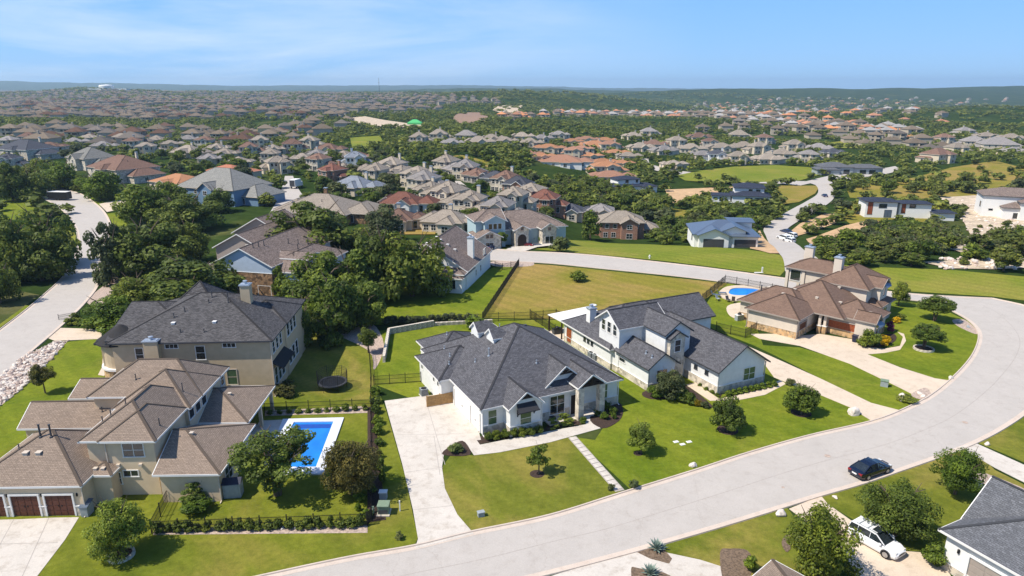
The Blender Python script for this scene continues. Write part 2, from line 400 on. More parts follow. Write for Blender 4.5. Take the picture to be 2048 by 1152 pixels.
def kerb(line, side, name='kerb'):
    """gutter and raised kerb along a line; side = +1 puts the kerb to the left of the direction of travel"""
    prof = [(-.45, .024), (0, .022), (.03, .13), (.17, .13), (.20, .0)]
    rows = [offset_line(line, side*a) for a, b in prof]; n = len(line); mb = MB()
    for k in range(len(prof)-1):
        mb.add([(x, y, prof[k][1]) for x, y in rows[k]] + [(x, y, prof[k+1][1]) for x, y in rows[k+1]], [(i, i+1, n+i+1, n+i) for i in range(n-1)])
    o = obj(name, mb.mesh(name, M['gutter'])); o['kind'] = 'structure'; return o
# ------------------------------------------------------------------ houses
CACHE = {}
def cached(key, fn):
    if key not in CACHE: CACHE[key] = fn()
    return CACHE[key]
class Roof:
    """rect of eave lines; ax = ridge axis; e0,e1 = 'g' or 'h' ends"""
    def __init__(s, rect, ze, ax='u', e0='h', e1='h', sl=.55, ov=.5):
        s.r = rect; s.ze = ze; s.ax = ax; s.e0 = e0; s.e1 = e1; s.sl = sl; s.ov = ov
    def z(s, u, v):
        u0, u1, v0, v1 = s.r
        d = [v-v0, v1-v] if s.ax == 'u' else [u-u0, u1-u]
        if s.e0 == 'h': d.append(u-u0 if s.ax == 'u' else v-v0)
        if s.e1 == 'h': d.append(u1-u if s.ax == 'u' else v1-v)
        return s.ze + s.sl*min(d)
    def top(s):
        u0, u1, v0, v1 = s.r
        if s.ax == 'v': a0, a1, b0, b1 = v0, v1, u0, u1
        else: a0, a1, b0, b1 = u0, u1, v0, v1
        hd = (b1-b0)/2; bm_ = (b0+b1)/2; zr = s.ze + s.sl*hd
        r0 = a0 + (hd if s.e0 == 'h' else 0); r1 = a1 - (hd if s.e1 == 'h' else 0)
        if r1 < r0: r0 = r1 = (r0+r1)/2
        P = [(a0,b0,s.ze),(a1,b0,s.ze),(a1,b1,s.ze),(a0,b1,s.ze),(r0,bm_,zr),(r1,bm_,zr)]
        F = [(0,1,5,4),(2,3,4,5)]
        edges = [(4,5)]
        if s.e0 == 'h': F.append((3,0,4)); edges += [(0,4),(3,4)]
        if s.e1 == 'h': F.append((1,2,5)); edges += [(1,5),(2,5)]
        if s.ax == 'v': P = [(b, a, z) for a, b, z in P]
        # outline of the eave/rake loop
        loop = [0, 1] + ([5] if s.e1 == 'g' else []) + [2, 3] + ([4] if s.e0 == 'g' else [])
        return P, F, loop, edges
def roof_parts(h, rf, mat, fascia, cap=True, t=.18):
    P, F, loop, edges = rf.top()
    bm = bmesh.new(); vs = [bm.verts.new(p) for p in P]; uvl = bm.loops.layers.uv.new('UVMap')
    for f in F:
        idx = []
        for i in f:
            if not idx or (Vector(P[i])-Vector(P[idx[-1]])).length > 1e-4: idx.append(i)
        if len(set(idx)) < 3: continue
        # merge equal ridge ends
        try: bm.faces.new([vs[i] for i in idx])
        except ValueError: pass
    for f in bm.faces:
        f.normal_update()
        if f.normal.z < 0: f.normal_flip()
        nn = f.normal.copy(); hx = Vector((-nn.y, nn.x, 0))
        hx = hx.normalized() if hx.length > 1e-5 else Vector((1, 0, 0)); up = nn.cross(hx)
        for lp in f.loops: lp[uvl].uv = (lp.vert.co.dot(hx), lp.vert.co.dot(up))
    me = bpy.data.meshes.new('roof'); bm.to_mesh(me); bm.free(); me.materials.append(mat)
    o = obj('roof', me, h)
    # fascia and soffit: skirt below the eave loop
    mb = MB(); n = len(loop)
    cu = sum(P[i][0] for i in loop)/n; cv = sum(P[i][1] for i in loop)/n
    for k in range(n):
        a, b = P[loop[k]], P[loop[(k+1) % n]]
        d = Vector((b[0]-a[0], b[1]-a[1], 0))
        if d.length < 1e-4: continue
        nr = Vector((d.y, -d.x, 0)).normalized()
        if nr.dot(Vector((a[0]-cu, a[1]-cv, 0))) < 0: nr = -nr
        e = nr*.025; g = -nr*.04
        A = Vector(a); B_ = Vector(b); dz = Vector((0, 0, t)); up = Vector((0, 0, .012))
        mb.add([A+e+up, B_+e+up, B_+e-dz, A+e-dz, A+g+up, B_+g+up, B_+g-dz, A+g-dz], [(0,1,2,3),(7,6,5,4),(0,4,5,1),(3,2,6,7),(0,3,7,4),(1,5,6,2)])
    fo = obj('fascia', mb.mesh('fascia', fascia), o)
    # soffit
    sb = MB(); dz = t-.02
    for f in F:
        pts = [(P[i][0], P[i][1], P[i][2]-dz) for i in f]; sb.add(pts, [tuple(range(len(pts)))])
    obj('soffit', sb.mesh('soffit', fascia, fix=False), o)
    if cap:
        cb = MB()
        for a, b in edges:
            A = Vector(P[a]); B_ = Vector(P[b])
            if (A-B_).length > .3: cb.bar(A - Vector((0,0,.03)), B_ - Vector((0,0,.03)), .26, .045)
        if cb.v: obj('ridge_cap', cb.mesh('ridge_cap', mat), o)
    return o
def wall_block(h, rf, mat, z0=0, base=None, basez=.9, ov=None, top=None, name='wall', sides='SNEW'):
    ov = rf.ov if ov is None else ov
    u0, u1, v0, v1 = rf.r; u0 += ov; u1 -= ov; v0 += ov; v1 -= ov
    ring = [(u0, v0), ((u0+u1)/2, v0), (u1, v0), (u1, (v0+v1)/2), (u1, v1), ((u0+u1)/2, v1), (u0, v1), (u0, (v0+v1)/2)]
    zt = [top if top is not None else rf.z(a, b)-.08 for a, b in ring]; n = 8
    # sides flat under hips: only gable ends rise
    if top is None:
        for i, (a, b) in enumerate(ring):
            if i % 2 == 0: zt[i] = rf.ze + rf.sl*ov - .08
            else:
                side = {1: 'v0', 3: 'u1', 5: 'v1', 7: 'u0'}[i]
                g = (rf.ax == 'u' and ((side == 'u0' and rf.e0 == 'g') or (side == 'u1' and rf.e1 == 'g'))) or (rf.ax == 'v' and ((side == 'v0' and rf.e0 == 'g') or (side == 'v1' and rf.e1 == 'g')))
                if not g: zt[i] = rf.ze + rf.sl*ov - .08
                else:
                    hd = (rf.r[3]-rf.r[2])/2 if rf.ax == 'u' else (rf.r[1]-rf.r[0])/2
                    zt[i] = rf.ze + rf.sl*hd - .08
    mb = MB(); mb.add([(a, b, z0) for a, b in ring] + [(a, b, z) for (a, b), z in zip(ring, zt)], [(i, (i+1) % n, n+(i+1) % n, n+i) for i in range(n)])
    o = obj(name, mb.mesh(name, mat), h)
    if base is not None:
        p = .05
        def skin(q, e, za, zb):
            if 'S' in sides: q.box(u0-e, u1+e, v0-e, v0+.02, za, zb)
            if 'N' in sides: q.box(u0-e, u1+e, v1-.02, v1+e, za, zb)
            if 'W' in sides: q.box(u0-e, u0+.02, v0+.021, v1-.021, za, zb)
            if 'E' in sides: q.box(u1-.02, u1+e, v0+.021, v1-.021, za, zb)
        q = MB(); skin(q, p, z0-.02, z0+basez)
        b = obj('stone_base', q.mesh('stone_base', base), h)
        q = MB(); skin(q, p+.04, z0+basez, z0+basez+.07); obj('stone_cap', q.mesh('stone_cap', M['beigetrim'] if base is M['tanstone'] else M['trim']), b)
    return o
def win_mesh(w, h_, cols, rows, fmat, gmat, fw=.09):
    def mk():
        f = MB(); x = w/2; z = h_/2; d0, d1 = -.06, .05
        f.box(-x-fw, x+fw, d0, d1, z, z+fw); f.box(-x-fw-.04, x+fw+.04, d0-.03, d1, -z-fw, -z)
        f.box(-x-fw, -x, d0, d1, -z, z); f.box(x, x+fw, d0, d1, -z, z)
        for i in range(1, cols): c = -x + w*i/cols; f.box(c-.03, c+.03, d0+.02, d1, -z, z)
        for i in range(1, rows): c = -z + h_*i/rows; f.box(-x, x, d0+.025, d1, c-.025, c+.025)
        g = MB(); g.box(-x, x, -.012, .04, -z, z)
        return f.mesh('window', fmat), g.mesh('pane', gmat)
    return cached(('win', round(w, 2), round(h_, 2), cols, rows, fmat.name, gmat.name), mk)
SIDES = {'S': 0, 'E': 90, 'N': 180, 'W': 270}
def at_side(rf, side, a, ov=None):
    ov = rf.ov if ov is None else ov
    u0, u1, v0, v1 = rf.r
    return {'S': (a, v0+ov), 'N': (a, v1-ov), 'W': (u0+ov, a), 'E': (u1-ov, a)}[side]
def window(h, rf, side, a, z, w, h_, cols=1, rows=2, fmat=None, gmat=None, ov=None, proud=.0, name='window'):
    fm, gm = win_mesh(w, h_, cols, rows, fmat or M['trim'], gmat or M['glass'])
    u, v = at_side(rf, side, a, ov); ang = R(SIDES[side])
    d = {'S': (0, -1), 'N': (0, 1), 'W': (-1, 0), 'E': (1, 0)}[side]
    f = obj(name, fm, h, (u+d[0]*proud, v+d[1]*proud, z), ang); obj('pane', gm, f)
    return f
def garage(h, rf, side, a, w, h_, mat, fmat=None, ov=None, recess=True, cols=4, rows=4):
    def mk():
        f = MB(); x = w/2
        f.box(-x-.16, -x, -.14, .06, 0, h_+.16); f.box(x, x+.16, -.14, .06, 0, h_+.16); f.box(-x, x, -.14, .06, h_, h_+.16)
        g = MB(); g.box(-x, x, -.02, .05, .01, h_); pw = w/cols; ph = h_/rows
        for i in range(cols):
            for j in range(rows): g.box(-x+i*pw+.07, -x+(i+1)*pw-.07, -.045, -.02, j*ph+.05, (j+1)*ph-.05)
        k = MB(); k.box(-.04, .04, -.07, -.02, .95, 1.1)
        return f.mesh('door_frame', fmat or M['trim']), g.mesh('garage_door', mat), k.mesh('handle', M['darkmetal'])
    fm, gm, km = cached(('gar', w, h_, cols, rows, mat.name, (fmat or M['trim']).name), mk)
    u, v = at_side(rf, side, a, ov)
    g = obj('garage_door', gm, h, (u, v, 0.03), R(SIDES[side])); obj('door_frame', fm, g); obj('handle', km, g, (-.14, 0, 0)); obj('handle', km, g, (.14, 0, 0))
    return g
def door(h, rf, side, a, w, h_, mat, ov=None, z=.15, proud=0):
    u, v = at_side(rf, side, a, ov); d = {'S': (0, -1), 'N': (0, 1), 'W': (-1, 0), 'E': (1, 0)}[side]
    m = MB(); x = w/2; m.box(-x, x, -.05, .04, 0, h_); m.box(-x*.7, x*.7, -.07, -.05, h_*.55, h_*.92); m.box(-x*.7, x*.7, -.07, -.05, h_*.08, h_*.48)
    o = obj('door', m.mesh('door', mat), h, (u+d[0]*proud, v+d[1]*proud, z), R(SIDES[side]))
    f = MB(); f.box(-x-.1, -x, -.08, .04, 0, h_+.1); f.box(x, x+.1, -.08, .04, 0, h_+.1); f.box(-x, x, -.08, .04, h_, h_+.1)
    obj('door_frame', f.mesh('door_frame', M['trim']), o); k = MB(); k.box(x*.78, x*.86, -.1, -.05, 1.0, 1.15); obj('handle', k.mesh('handle', M['rim']), o)
    return o
def chimney(h, u, v, z0, z1, w=1.0, d=.8, mat=None, cap=None, pot=True):
    m = MB(); m.box(-w/2, w/2, -d/2, d/2, z0, z1); o = obj('chimney', m.mesh('chimney', mat), h, (u, v, 0))
    c = MB(); c.box(-w/2-.1, w/2+.1, -d/2-.1, d/2+.1, z1, z1+.14); c.box(-w/2+.04, w/2-.04, -d/2+.04, d/2-.04, z1+.14, z1+.22); obj('chimney_cap', c.mesh('chimney_cap', cap or M['chim']), o)
    if pot:
        c = MB(); c.lathe([(.2, z1+.22), (.2, z1+.5), (.3, z1+.52), (.3, z1+.6), (.1, z1+.66)], 10); obj('flue', c.mesh('flue', cap or M['chim']), o)
    return o
def pipe_vent(h, rf, u, v, hh=.5, r=.06, mat=None):
    z = rf.z(u, v)
    me = cached(('pv', hh, r, (mat or M['chim']).name), lambda: MB().lathe([(r*2.2, -.12), (r*2.0, .06), (r, .1), (r, hh), (r*1.5, hh), (r*1.5, hh+.07)], 8).mesh('roof_vent', mat or M['chim']))
    return obj('roof_vent', me, h, (u, v, z))
def box_vent(h, rf, u, v, mat=None, s=.45):
    z = rf.z(u, v)
    me = cached(('bv', s, (mat or M['chim']).name), lambda: MB().box(-s/2, s/2, -s/2, s/2, -.25, .12).box(-s*.62, s*.62, -s*.62, s*.62, .12, .18).mesh('roof_vent', mat or M['chim']))
    return obj('roof_vent', me, h, (u, v, z))
def post(h, u, v, z0, z1, s, mat, name='column', capm=None):
    m = MB(); m.box(-s/2, s/2, -s/2, s/2, z0, z1); m.box(-s/2-.05, s/2+.05, -s/2-.05, s/2+.05, z0, z0+.12)
    return obj(name, m.mesh(name, mat), h, (u, v, 0))
def L2W(o, u, v):
    a = o.rotation_euler.z; return (o.location.x + u*math.cos(a) - v*math.sin(a), o.location.y + u*math.sin(a) + v*math.cos(a))

def downspout(h, rf, su, sv, mat=None):
    """gutter pipe at a wall corner: su, sv pick the corner (0/1)"""
    u = rf.r[0]+rf.ov-.08 if su == 0 else rf.r[1]-rf.ov+.08; v = rf.r[2]+rf.ov-.08 if sv == 0 else rf.r[3]-rf.ov+.08
    m = MB(); m.box(-.045, .045, -.045, .045, .1, rf.ze-.1); m.bar((0, 0, .12), (0, -.35 if sv == 0 else .35, .03), .09, .07); m.box(-.06, .06, -.06, .06, rf.ze-.25, rf.ze-.05)
    return obj('downspout', m.mesh('downspout', mat or M['trim']), h, (u, v, 0))
# ------------------------------------------------------------------ terrain
def sstep(a, b, x):
    t = np.clip((np.asarray(x, float)-a)/(b-a), 0, 1); return t*t*(3-2*t)
RIDGES = [  # px x, distance, half-width px, depth, height
    (1190, 2150, 190, 420, 44), (1010, 1750, 150, 260, 26), (1420, 3600, 330, 700, 52), (1760, 4300, 380, 900, 58), (2100, 4600, 260, 900, 56), (1150, 5200, 350, 900, 50),
    (1650, 1500, 300, 260, 10), (1950, 1250, 200, 220, 16), (60, 9500, 170, 1500, 92), (300, 9800, 160, 1500, 62), (-200, 9000, 220, 1500, 90), (560, 10500, 260, 1500, 44),
    (900, 11500, 300, 1500, 50), (1300, 11500, 320, 1500, 40), (1750, 11500, 400, 1500, 34), (2250, 10500, 300, 1500, 30), (246, 2500, 260, 500, 15), (350, 3000, 330, 500, 8), (700, 2700, 240, 500, 8)]
def T(x, y):
    x = np.asarray(x, float); y = np.asarray(y, float)
    yy = np.maximum(y, 1.); a = x/yy; r = np.hypot(x, y)
    z = -9*sstep(150, 220, y)*sstep(-.05, .15, a)
    z = z + sstep(380, 800, r)*(3.0*np.sin(x*.011+1.3)*np.cos(y*.009+.5) + 2.2*np.sin(x*.023+y*.017))
    z = z - sstep(1000, 1800, y)*sstep(-.1, .2, a)*32 - sstep(2500, 5000, y)*12
    for px, d, hw, dep, h in RIDGES:
        ac = (px-1024)/FPX; aw = hw/FPX
        z = z + h*np.exp(-((a-ac)/aw)**2*1.1)*np.exp(-((y-d)/dep)**2)*(y > 300)
    z = z + sstep(1500, 3000, r)*(5*np.sin(x*.004+2)*np.sin(y*.0031)+3*np.sin(x*.0093+y*.006))
    return z
def Tz(x, y): return float(T(x, y))
def GT(px, py, h=0.0):
    z = 0.0
    for _ in range(14):
        x, y = G(px, py, z+h); z = .5*z + .5*Tz(x, y)
    return x, y
def gtp(px): return [GT(x, y) for x, y in px]
ang = np.radians(np.linspace(-72, 72, 241)); rad = np.concatenate([np.linspace(4, 130, 22), np.geomspace(135, 700, 80), np.geomspace(715, 12500, 115)])
AA, RR = np.meshgrid(ang, rad); X = RR*np.sin(AA); Y = RR*np.cos(AA); Z = T(X, Y)
nr, na = RR.shape
idx = np.arange(nr*na).reshape(nr, na)
quads = np.stack([idx[:-1, :-1], idx[:-1, 1:], idx[1:, 1:], idx[1:, :-1]], -1).reshape(-1, 4)
me = bpy.data.meshes.new('ground'); me.from_pydata(np.stack([X, Y, Z], -1).reshape(-1, 3).tolist(), [], quads.tolist())
bm = bmesh.new(); bm.from_mesh(me); bmesh.ops.recalc_face_normals(bm, faces=bm.faces)
if bm.faces[:][100].normal.z < 0: bmesh.ops.reverse_faces(bm, faces=bm.faces)
bm.to_mesh(me); bm.free(); me.polygons.foreach_set('use_smooth', [True]*len(me.polygons))
m, n, l, b = nodes('countryside')
t1 = tex(n, l, 'Noise', .02, 'Object', 8, .65); t2 = tex(n, l, 'Noise', .25, 'Object', 6, .7); t3 = tex(n, l, 'Voronoi', .11)
col = ramp(n, l, t1.outputs['Fac'], [(.36, (.018, .036, .009)), (.56, (.034, .056, .014)), (.66, (.075, .085, .028)), (.78, (.19, .15, .075))])
col = mixc(n, l, col, ramp(n, l, t2.outputs['Fac'], [(.3, (.6, .62, .6)), (.7, (1.35, 1.32, 1.25))]), 1., 'MULTIPLY')
l.new(col, b.inputs['Base Color']); b.inputs['Roughness'].default_value = 1; b.inputs['Specular IOR Level'].default_value = 0
bump(n, l, b, t3.outputs['Distance'], -1., 3.)
me.materials.append(m)
tag(obj('ground', me), kind='structure')
NOTREE = []      # world polygons kept free of trees
def drape(name, px, mat, dz=.05, step=9., world=None, kind='structure', keep=True):
    pts = world or gtp(px)
    if keep: NOTREE.append(pts)
    xs = [p[0] for p in pts]; ys = [p[1] for p in pts]
    bm = bmesh.new(); f = bm.faces.new([bm.verts.new((x, y, 0)) for x, y in pts])
    bmesh.ops.triangulate(bm, faces=[f])
    for _ in range(5):
        es = [e for e in bm.edges if e.calc_length() > step]
        if not es: break
        bmesh.ops.subdivide_edges(bm, edges=es, cuts=1); bmesh.ops.triangulate(bm, faces=[q for q in bm.faces if len(q.verts) > 3])
    for v in bm.verts: v.co.z = Tz(v.co.x, v.co.y) + dz
    for q in bm.faces:
        q.normal_update()
        if q.normal.z < 0: q.normal_flip()
    me = bpy.data.meshes.new(name); bm.to_mesh(me); bm.free(); me.materials.append(mat)
    return tag(obj(name, me), kind=kind)
def road_strip(name, left_px, right_px, mat, dz=.03, n=8, terr=False, kerbs=True):
    f = gtp if terr else gpts
    L_ = smooth_line(f(left_px), n); R_ = smooth_line(f(right_px), n)
    NOTREE.append(L_ + R_[::-1])
    me = bpy.data.meshes.new(name); N_ = len(L_); vs = []
    for k in range(5):
        t = k/4
        for a, c in zip(L_, R_):
            x, y = a[0]*(1-t)+c[0]*t, a[1]*(1-t)+c[1]*t
            vs.append((x, y, (Tz(x, y) if terr else 0)+dz))
    me.from_pydata(vs, [], [(k*N_+i, k*N_+i+1, (k+1)*N_+i+1, (k+1)*N_+i) for k in range(4) for i in range(N_-1)])
    bm = bmesh.new(); bm.from_mesh(me)
    for q in bm.faces:
        q.normal_update()
        if q.normal.z < 0: q.normal_flip()
    bm.to_mesh(me); bm.free(); me.materials.append(mat)
    o = tag(obj(name, me), kind='structure')
    return o, L_, R_
# ------------------------------------------------------------------ near street: left/inner kerb line and right/outer kerb line
inner = [(380,1186),(540,1150),(700,1116),(830,1093),(945,1065),(1100,1032),(1245,987),(1390,942),(1500,906),(1620,872),(1745,843),(1815,816),(1870,786),(1922,740),(1950,702),(1958,668),(1942,645),(1912,626),(1880,612),(1845,603)]
outer = [(640,1240),(800,1215),(960,1180),(1110,1145),(1270,1103),(1340,1083),(1450,1051),(1560,1017),(1640,992),(1720,969),(1800,942),(1880,914),(1945,889),(2005,858),(2060,820),(2120,765),(2150,715),(2130,665),(2075,620),(1985,597)]
o, LI, LO = road_strip('street', inner, outer, M['road'], .012)
kerb(LI, 1); kerb(LO, -1)
mid_ = [((a[0]+b[0])/2, (a[1]+b[1])/2) for a, b in zip(LI, LO)]
ribbon('road_seam', offset_line(mid_, .04), offset_line(mid_, -.04), .0035, M['joint'], parent=o).location.z = .0125
# back street from the right-hand bend to the cul-de-sac by the white house
bl = [(1845,603),(1790,597),(1700,590),(1620,582),(1530,575),(1400,558),(1300,547),(1200,537),(1100,527),(1000,522),(960,519)]
bh = [(1985,597),(1880,592),(1790,585),(1680,572),(1570,557),(1430,538),(1330,526),(1200,512),(1120,506),(1050,503),(985,498)]
o, LB, LH = road_strip('street', bl, bh, M['road'], .016)
kerb(LB, 1); kerb(LH, -1)
# street on the left
ll = [(-140,760),(-60,705),(0,660),(50,622),(88,590),(128,552),(150,512),(156,480),(148,450),(118,415),(70,392),(10,384),(-60,384)]
lr = [(-60,800),(0,758),(62,704),(125,650),(170,606),(196,570),(199,535),(206,495),(222,462),(214,432),(192,408),(150,384),(60,372)]
o, LA_, LB_ = road_strip('street', ll, lr, M['road'], .02)
kerb(LA_, 1); kerb(LB_, -1)
# hillside road on the right
hl = [(1570,545),(1566,520),(1552,500),(1534,478),(1527,460),(1540,445),(1575,424),(1612,404),(1635,388),(1632,372),(1610,364),(1560,362),(1530,366)]
hr = [(1660,540),(1632,516),(1606,500),(1590,484),(1572,468),(1578,456),(1606,438),(1648,414),(1668,396),(1666,378),(1655,368),(1640,364),(1600,372)]
o, L1, L2 = road_strip('hill_road', hl, hr, M['road'], .25, terr=True)
o, L1, L2 = road_strip('hill_road', [(1640,374),(1690,362),(1730,355),(1780,347),(1800,338)], [(1610,364),(1660,352),(1700,345),(1750,340),(1790,333)], M['road'], .28, terr=True)
o, L1, L2 = road_strip('hill_road', [(1540,368),(1480,366),(1420,360),(1370,352),(1325,345),(1300,338),(1290,330),(1285,318)], [(1560,360),(1490,358),(1430,352),(1380,345),(1340,340),(1318,334),(1300,328),(1297,318)], M['road'], .28, terr=True)
road_strip('side_street', [(540,425),(556,398),(564,376),(570,352)], [(598,425),(608,398),(596,376),(586,352)], M['road'], .06, terr=True)
road_strip('side_street', [(1002,428),(958,402),(930,384),(908,362)], [(1022,428),(978,402),(948,384),(920,362)], M['road'], .06, terr=True)
# ------------------------------------------------------------------ lawns
Z1 = .004
def lawn(px, mat, z=Z1, smooth=False, name='lawn'):
    p = gpts(px); NOTREE.append(p)
    return sheet(name, smooth_line(p, 5, True) if smooth else p, z, mat)
def walk(name, px, mat, z=.03, smooth=False, thick=.03):
    p = gpts(px); p = smooth_line(p, 5, True) if smooth else p; NOTREE.append(p)
    return sheet(name, p, z, mat, thick=thick)
innw = [p for p in LI]
def upto(px0, px1):      # points of the inner kerb between two pixel columns, moved behind the kerb
    out = []
    for p in offset_line(LI, .18):
        q = PX(p[0], p[1], 0)
        if px0 <= q[0] <= px1 and q[1] > 640: out.append(p)
    return out
def lawn_w(pts, mat, z=Z1, name='lawn'): NOTREE.append(pts); return sheet(name, pts, z, mat)
# lot with the tan house and the pool
lawn_w(upto(330, 832) + gpts([(836,1075),(826,1030),(812,960),(795,900),(772,820),(752,770),(745,690),(690,665),(600,668),(300,680),(110,686),(60,740),(0,818),(-60,870),(-60,1250),(330,1250)]), M['lawn'], .004)
lawn([(-40,800),(20,770),(115,686),(203,676),(200,760),(130,800),(60,870),(-40,930)], M['lawnB'], .007)
# middle white house
lawn_w(upto(950, 1243) + gpts([(1215,955),(1146,872),(1000,905),(948,911),(905,905),(884,935),(890,985),(915,1030),(945,1063)]), M['lawnO'], .0045)
lawn_w(upto(1246, 1742) + gpts([(1742,840),(1700,815),(1600,765),(1552,736),(1420,700),(1240,660),(1140,640),(960,638),(840,655),(752,662),(745,690),(752,770),(830,800),(900,800),(1210,850),(1190,880),(1148,874)]), M['lawnB'], .0042)
# right-hand lots
lawn_w(upto(1775, 1850) + gpts([(1845,797),(1800,770),(1700,725),(1600,695),(1520,690),(1480,678),(1552,712),(1650,762),(1740,806),(1775,818)]), M['lawnB'], .0046)
lawn_w(upto(1862, 1962) + gpts([(1880,616),(1845,607),(1790,602),(1740,625),(1740,690),(1790,695),(1800,690),(1730,708),(1790,730),(1868,757)]), M['lawnB'], .0047)
lawn([(1395,640),(1420,595),(1450,566),(1560,586),(1500,620),(1530,700),(1470,676),(1430,660)], M['lawnB'], .0062)
# lawns south of the street
outw = offset_line(LO, -.18)
def outer_between(a, b): return [p for p in outw if a <= PX(p[0], p[1])[0] <= b and PX(p[0], p[1])[1] > 700]
lawn_w(outer_between(1325, 1575) + gpts([(1584,1028),(1600,1055),(1640,1090),(1640,1180),(1500,1200),(1430,1150),(1380,1135),(1300,1120),(1330,1105)]), M['lawnO'], .0043)
lawn_w(outer_between(1640, 1925) + gpts([(1955,905),(1990,940),(2060,975),(2060,1180),(1880,1105),(1800,1100),(1765,1075),(1700,1035),(1650,1005)]), M['lawnO'], .0044)
lawn_w(outer_between(1955, 2100) + gpts([(2140,800),(2140,960),(2060,930),(1990,900),(1960,888)]), M['lawnO'], .0045)
# left and behind
lawn([(-60,700),(0,655),(60,612),(0,600),(-60,600)], M['lawnB'], .006)
lawn([(0,648),(80,590),(30,580),(-40,600)], M['scrub'], .0065)
lawn([(120,500),(148,498),(152,470),(140,452),(120,470)], M['field'], .006); lawn([(0,440),(60,438),(70,412),(30,398),(0,402)], M['lawnB'], .006)
lawn([(160,398),(196,412),(246,420),(262,398),(210,392)], M['lawnB'], .006); lawn([(208,428),(222,440),(232,470),(262,470),(250,440),(232,425)], M['lawnB'], .0061)
lawn([(560,640),(760,650),(965,640),(1035,530),(1010,525),(930,560),(790,575),(600,600)], M['lawnB'], .0065)
lawn([(600,660),(745,660),(748,800),(545,800),(580,720)], M['lawnO'], .009)
lawn([(968,636),(1040,526),(1100,530),(1200,540),(1400,561),(1455,567),(1405,602),(1300,618),(1110,638)], M['lawnD'], .0068)
drape('field', [(1000,500),(1060,498),(1130,504),(1350,525),(1560,552),(1590,520),(1560,510),(1500,500),(1400,492),(1300,486),(1180,480),(1120,484)], M['field'], .06)
drape('field', [(1585,548),(1700,570),(1800,582),(1990,594),(2070,604),(2200,600),(2200,555),(2040,553),(1900,540),(1760,535),(1650,528)], M['field'], .05)
# clearings further out
drape('field', [(795,440),(880,444),(870,470),(800,470)], M['lawnD'], .2); drape('field', [(1338,418),(1390,424),(1380,440),(1345,436)], M['lawnD'], .3)
drape('golf_green', [(1352,352),(1400,342),(1470,334),(1550,331),(1630,336),(1640,350),(1600,362),(1500,366),(1420,366),(1370,362)], M['field'], .3)
drape('golf_green', [(885,318),(920,310),(960,320),(1000,330),(1060,352),(1050,362),(1000,346),(940,336)], M['lawnD'], .3)
drape('golf_green', [(700,276),(760,272),(765,282),(735,300),(705,298)], M['field'], .3)
drape('golf_green', [(1652,286),(1690,282),(1732,290),(1725,297),(1670,296)], M['field'], .3)
drape('golf_green', [(490,262),(540,255),(560,272),(520,285)], M['field'], .3)
drape('dirt_lot', [(1545,372),(1640,372),(1630,388),(1598,405),(1560,410),(1550,392)], M['lawnD'], .22)
drape('dirt_lot', [(1498,468),(1520,462),(1540,484),(1568,508),(1540,508),(1500,498)], M['dirt'], .2)
drape('dirt_lot', [(1578,466),(1600,448),(1650,428),(1690,430),(1670,448),(1630,462),(1590,474)], M['dirt'], .22)
drape('dirt_lot', [(1612,478),(1690,452),(1740,440),(1780,448),(1740,470),(1660,482),(1630,490)], M['dirt'], .2)
drape('dirt_lot', [(1330,380),(1380,378),(1470,374),(1440,388),(1380,402),(1340,408)], M['dirt'], .22)
drape('limestone_cut', [(1880,396),(1950,392),(2070,430),(2080,500),(2000,480),(1960,500),(1930,510),(1900,500),(1940,470),(1920,430),(1900,410)], M['lime'], .3)
drape('limestone_cut', [(1840,525),(1960,520),(2080,518),(2080,536),(1990,540),(1900,538)], M['lime'], .2)
drape('limestone_cut', [(706,236),(730,234),(800,246),(850,252),(840,258),(740,254),(704,246)], M['lime'], 1.0, 30); drape('dirt_lot', [(905,238),(925,226),(960,226),(978,234),(970,244),(920,250)], M['clay'], 1.0, 30)
drape('limestone_cut', [(985,222),(1010,212),(1045,212),(1035,222),(1050,232),(1010,230)], M['lime'], 1.5, 30)
drape('dry_slope', [(1800,362),(1900,336),(1990,322),(2060,340),(2060,392),(1960,392),(1880,396),(1800,400),(1700,396),(1690,372)], M['lawnD'], .15, keep=False)
drape('dry_slope', [(1668,425),(1720,398),(1800,402),(1880,402),(1905,430),(1860,446),(1780,440),(1700,448)], M['lawnD'], .13, keep=False)
# ------------------------------------------------------------------ drives, walks and beds
driveA = walk('driveway', [(-80,1040),(0,1040),(40,1039),(100,1036),(158,1035),(130,1080),(72,1156),(40,1230),(-80,1240)], M['concrete'], .035)
driveD = walk('driveway', [(769,802),(840,793),(904,786),(940,800),(962,880),(930,884),(905,890),(888,905),(884,935),(890,978),(915,1030),(948,1068),(830,1098),(836,1078),(826,1020),(805,930)], M['concrete'], .036)
walk('front_walk', [(930,884),(948,911),(1000,905),(1100,885),(1201,857),(1180,833),(1164,838),(1172,849),(1060,870),(960,890),(952,879)], M['concrete'], .042)
driveE = walk('driveway', [(1480,686),(1540,712),(1640,757),(1742,806),(1800,821),(1748,845),(1700,815),(1640,790),(1580,768),(1548,755),(1530,730)], M['concreteT'], .036)
walk('front_walk', [(1480,800),(1530,790),(1572,768),(1560,760),(1522,780),(1470,792),(1438,798),(1390,765),(1372,770),(1420,802)], M['concreteT'], .04)
driveF = walk('driveway', [(1500,668),(1560,668),(1598,672),(1640,668),(1712,680),(1720,692),(1768,698),(1800,692),(1806,674),(1795,664),(1808,668),(1812,682),(1800,700),(1770,706),(1735,709),(1800,735),(1870,757),(1905,762),(1846,800),(1800,776),(1700,728),(1600,692),(1520,678)], M['concreteT'], .036)
walk('driveway', [(1120,1147),(1200,1124),(1270,1105),(1330,1105),(1400,1120),(1520,1158),(1520,1200),(1330,1220),(1060,1220),(1060,1166)], M['concrete'], .036)
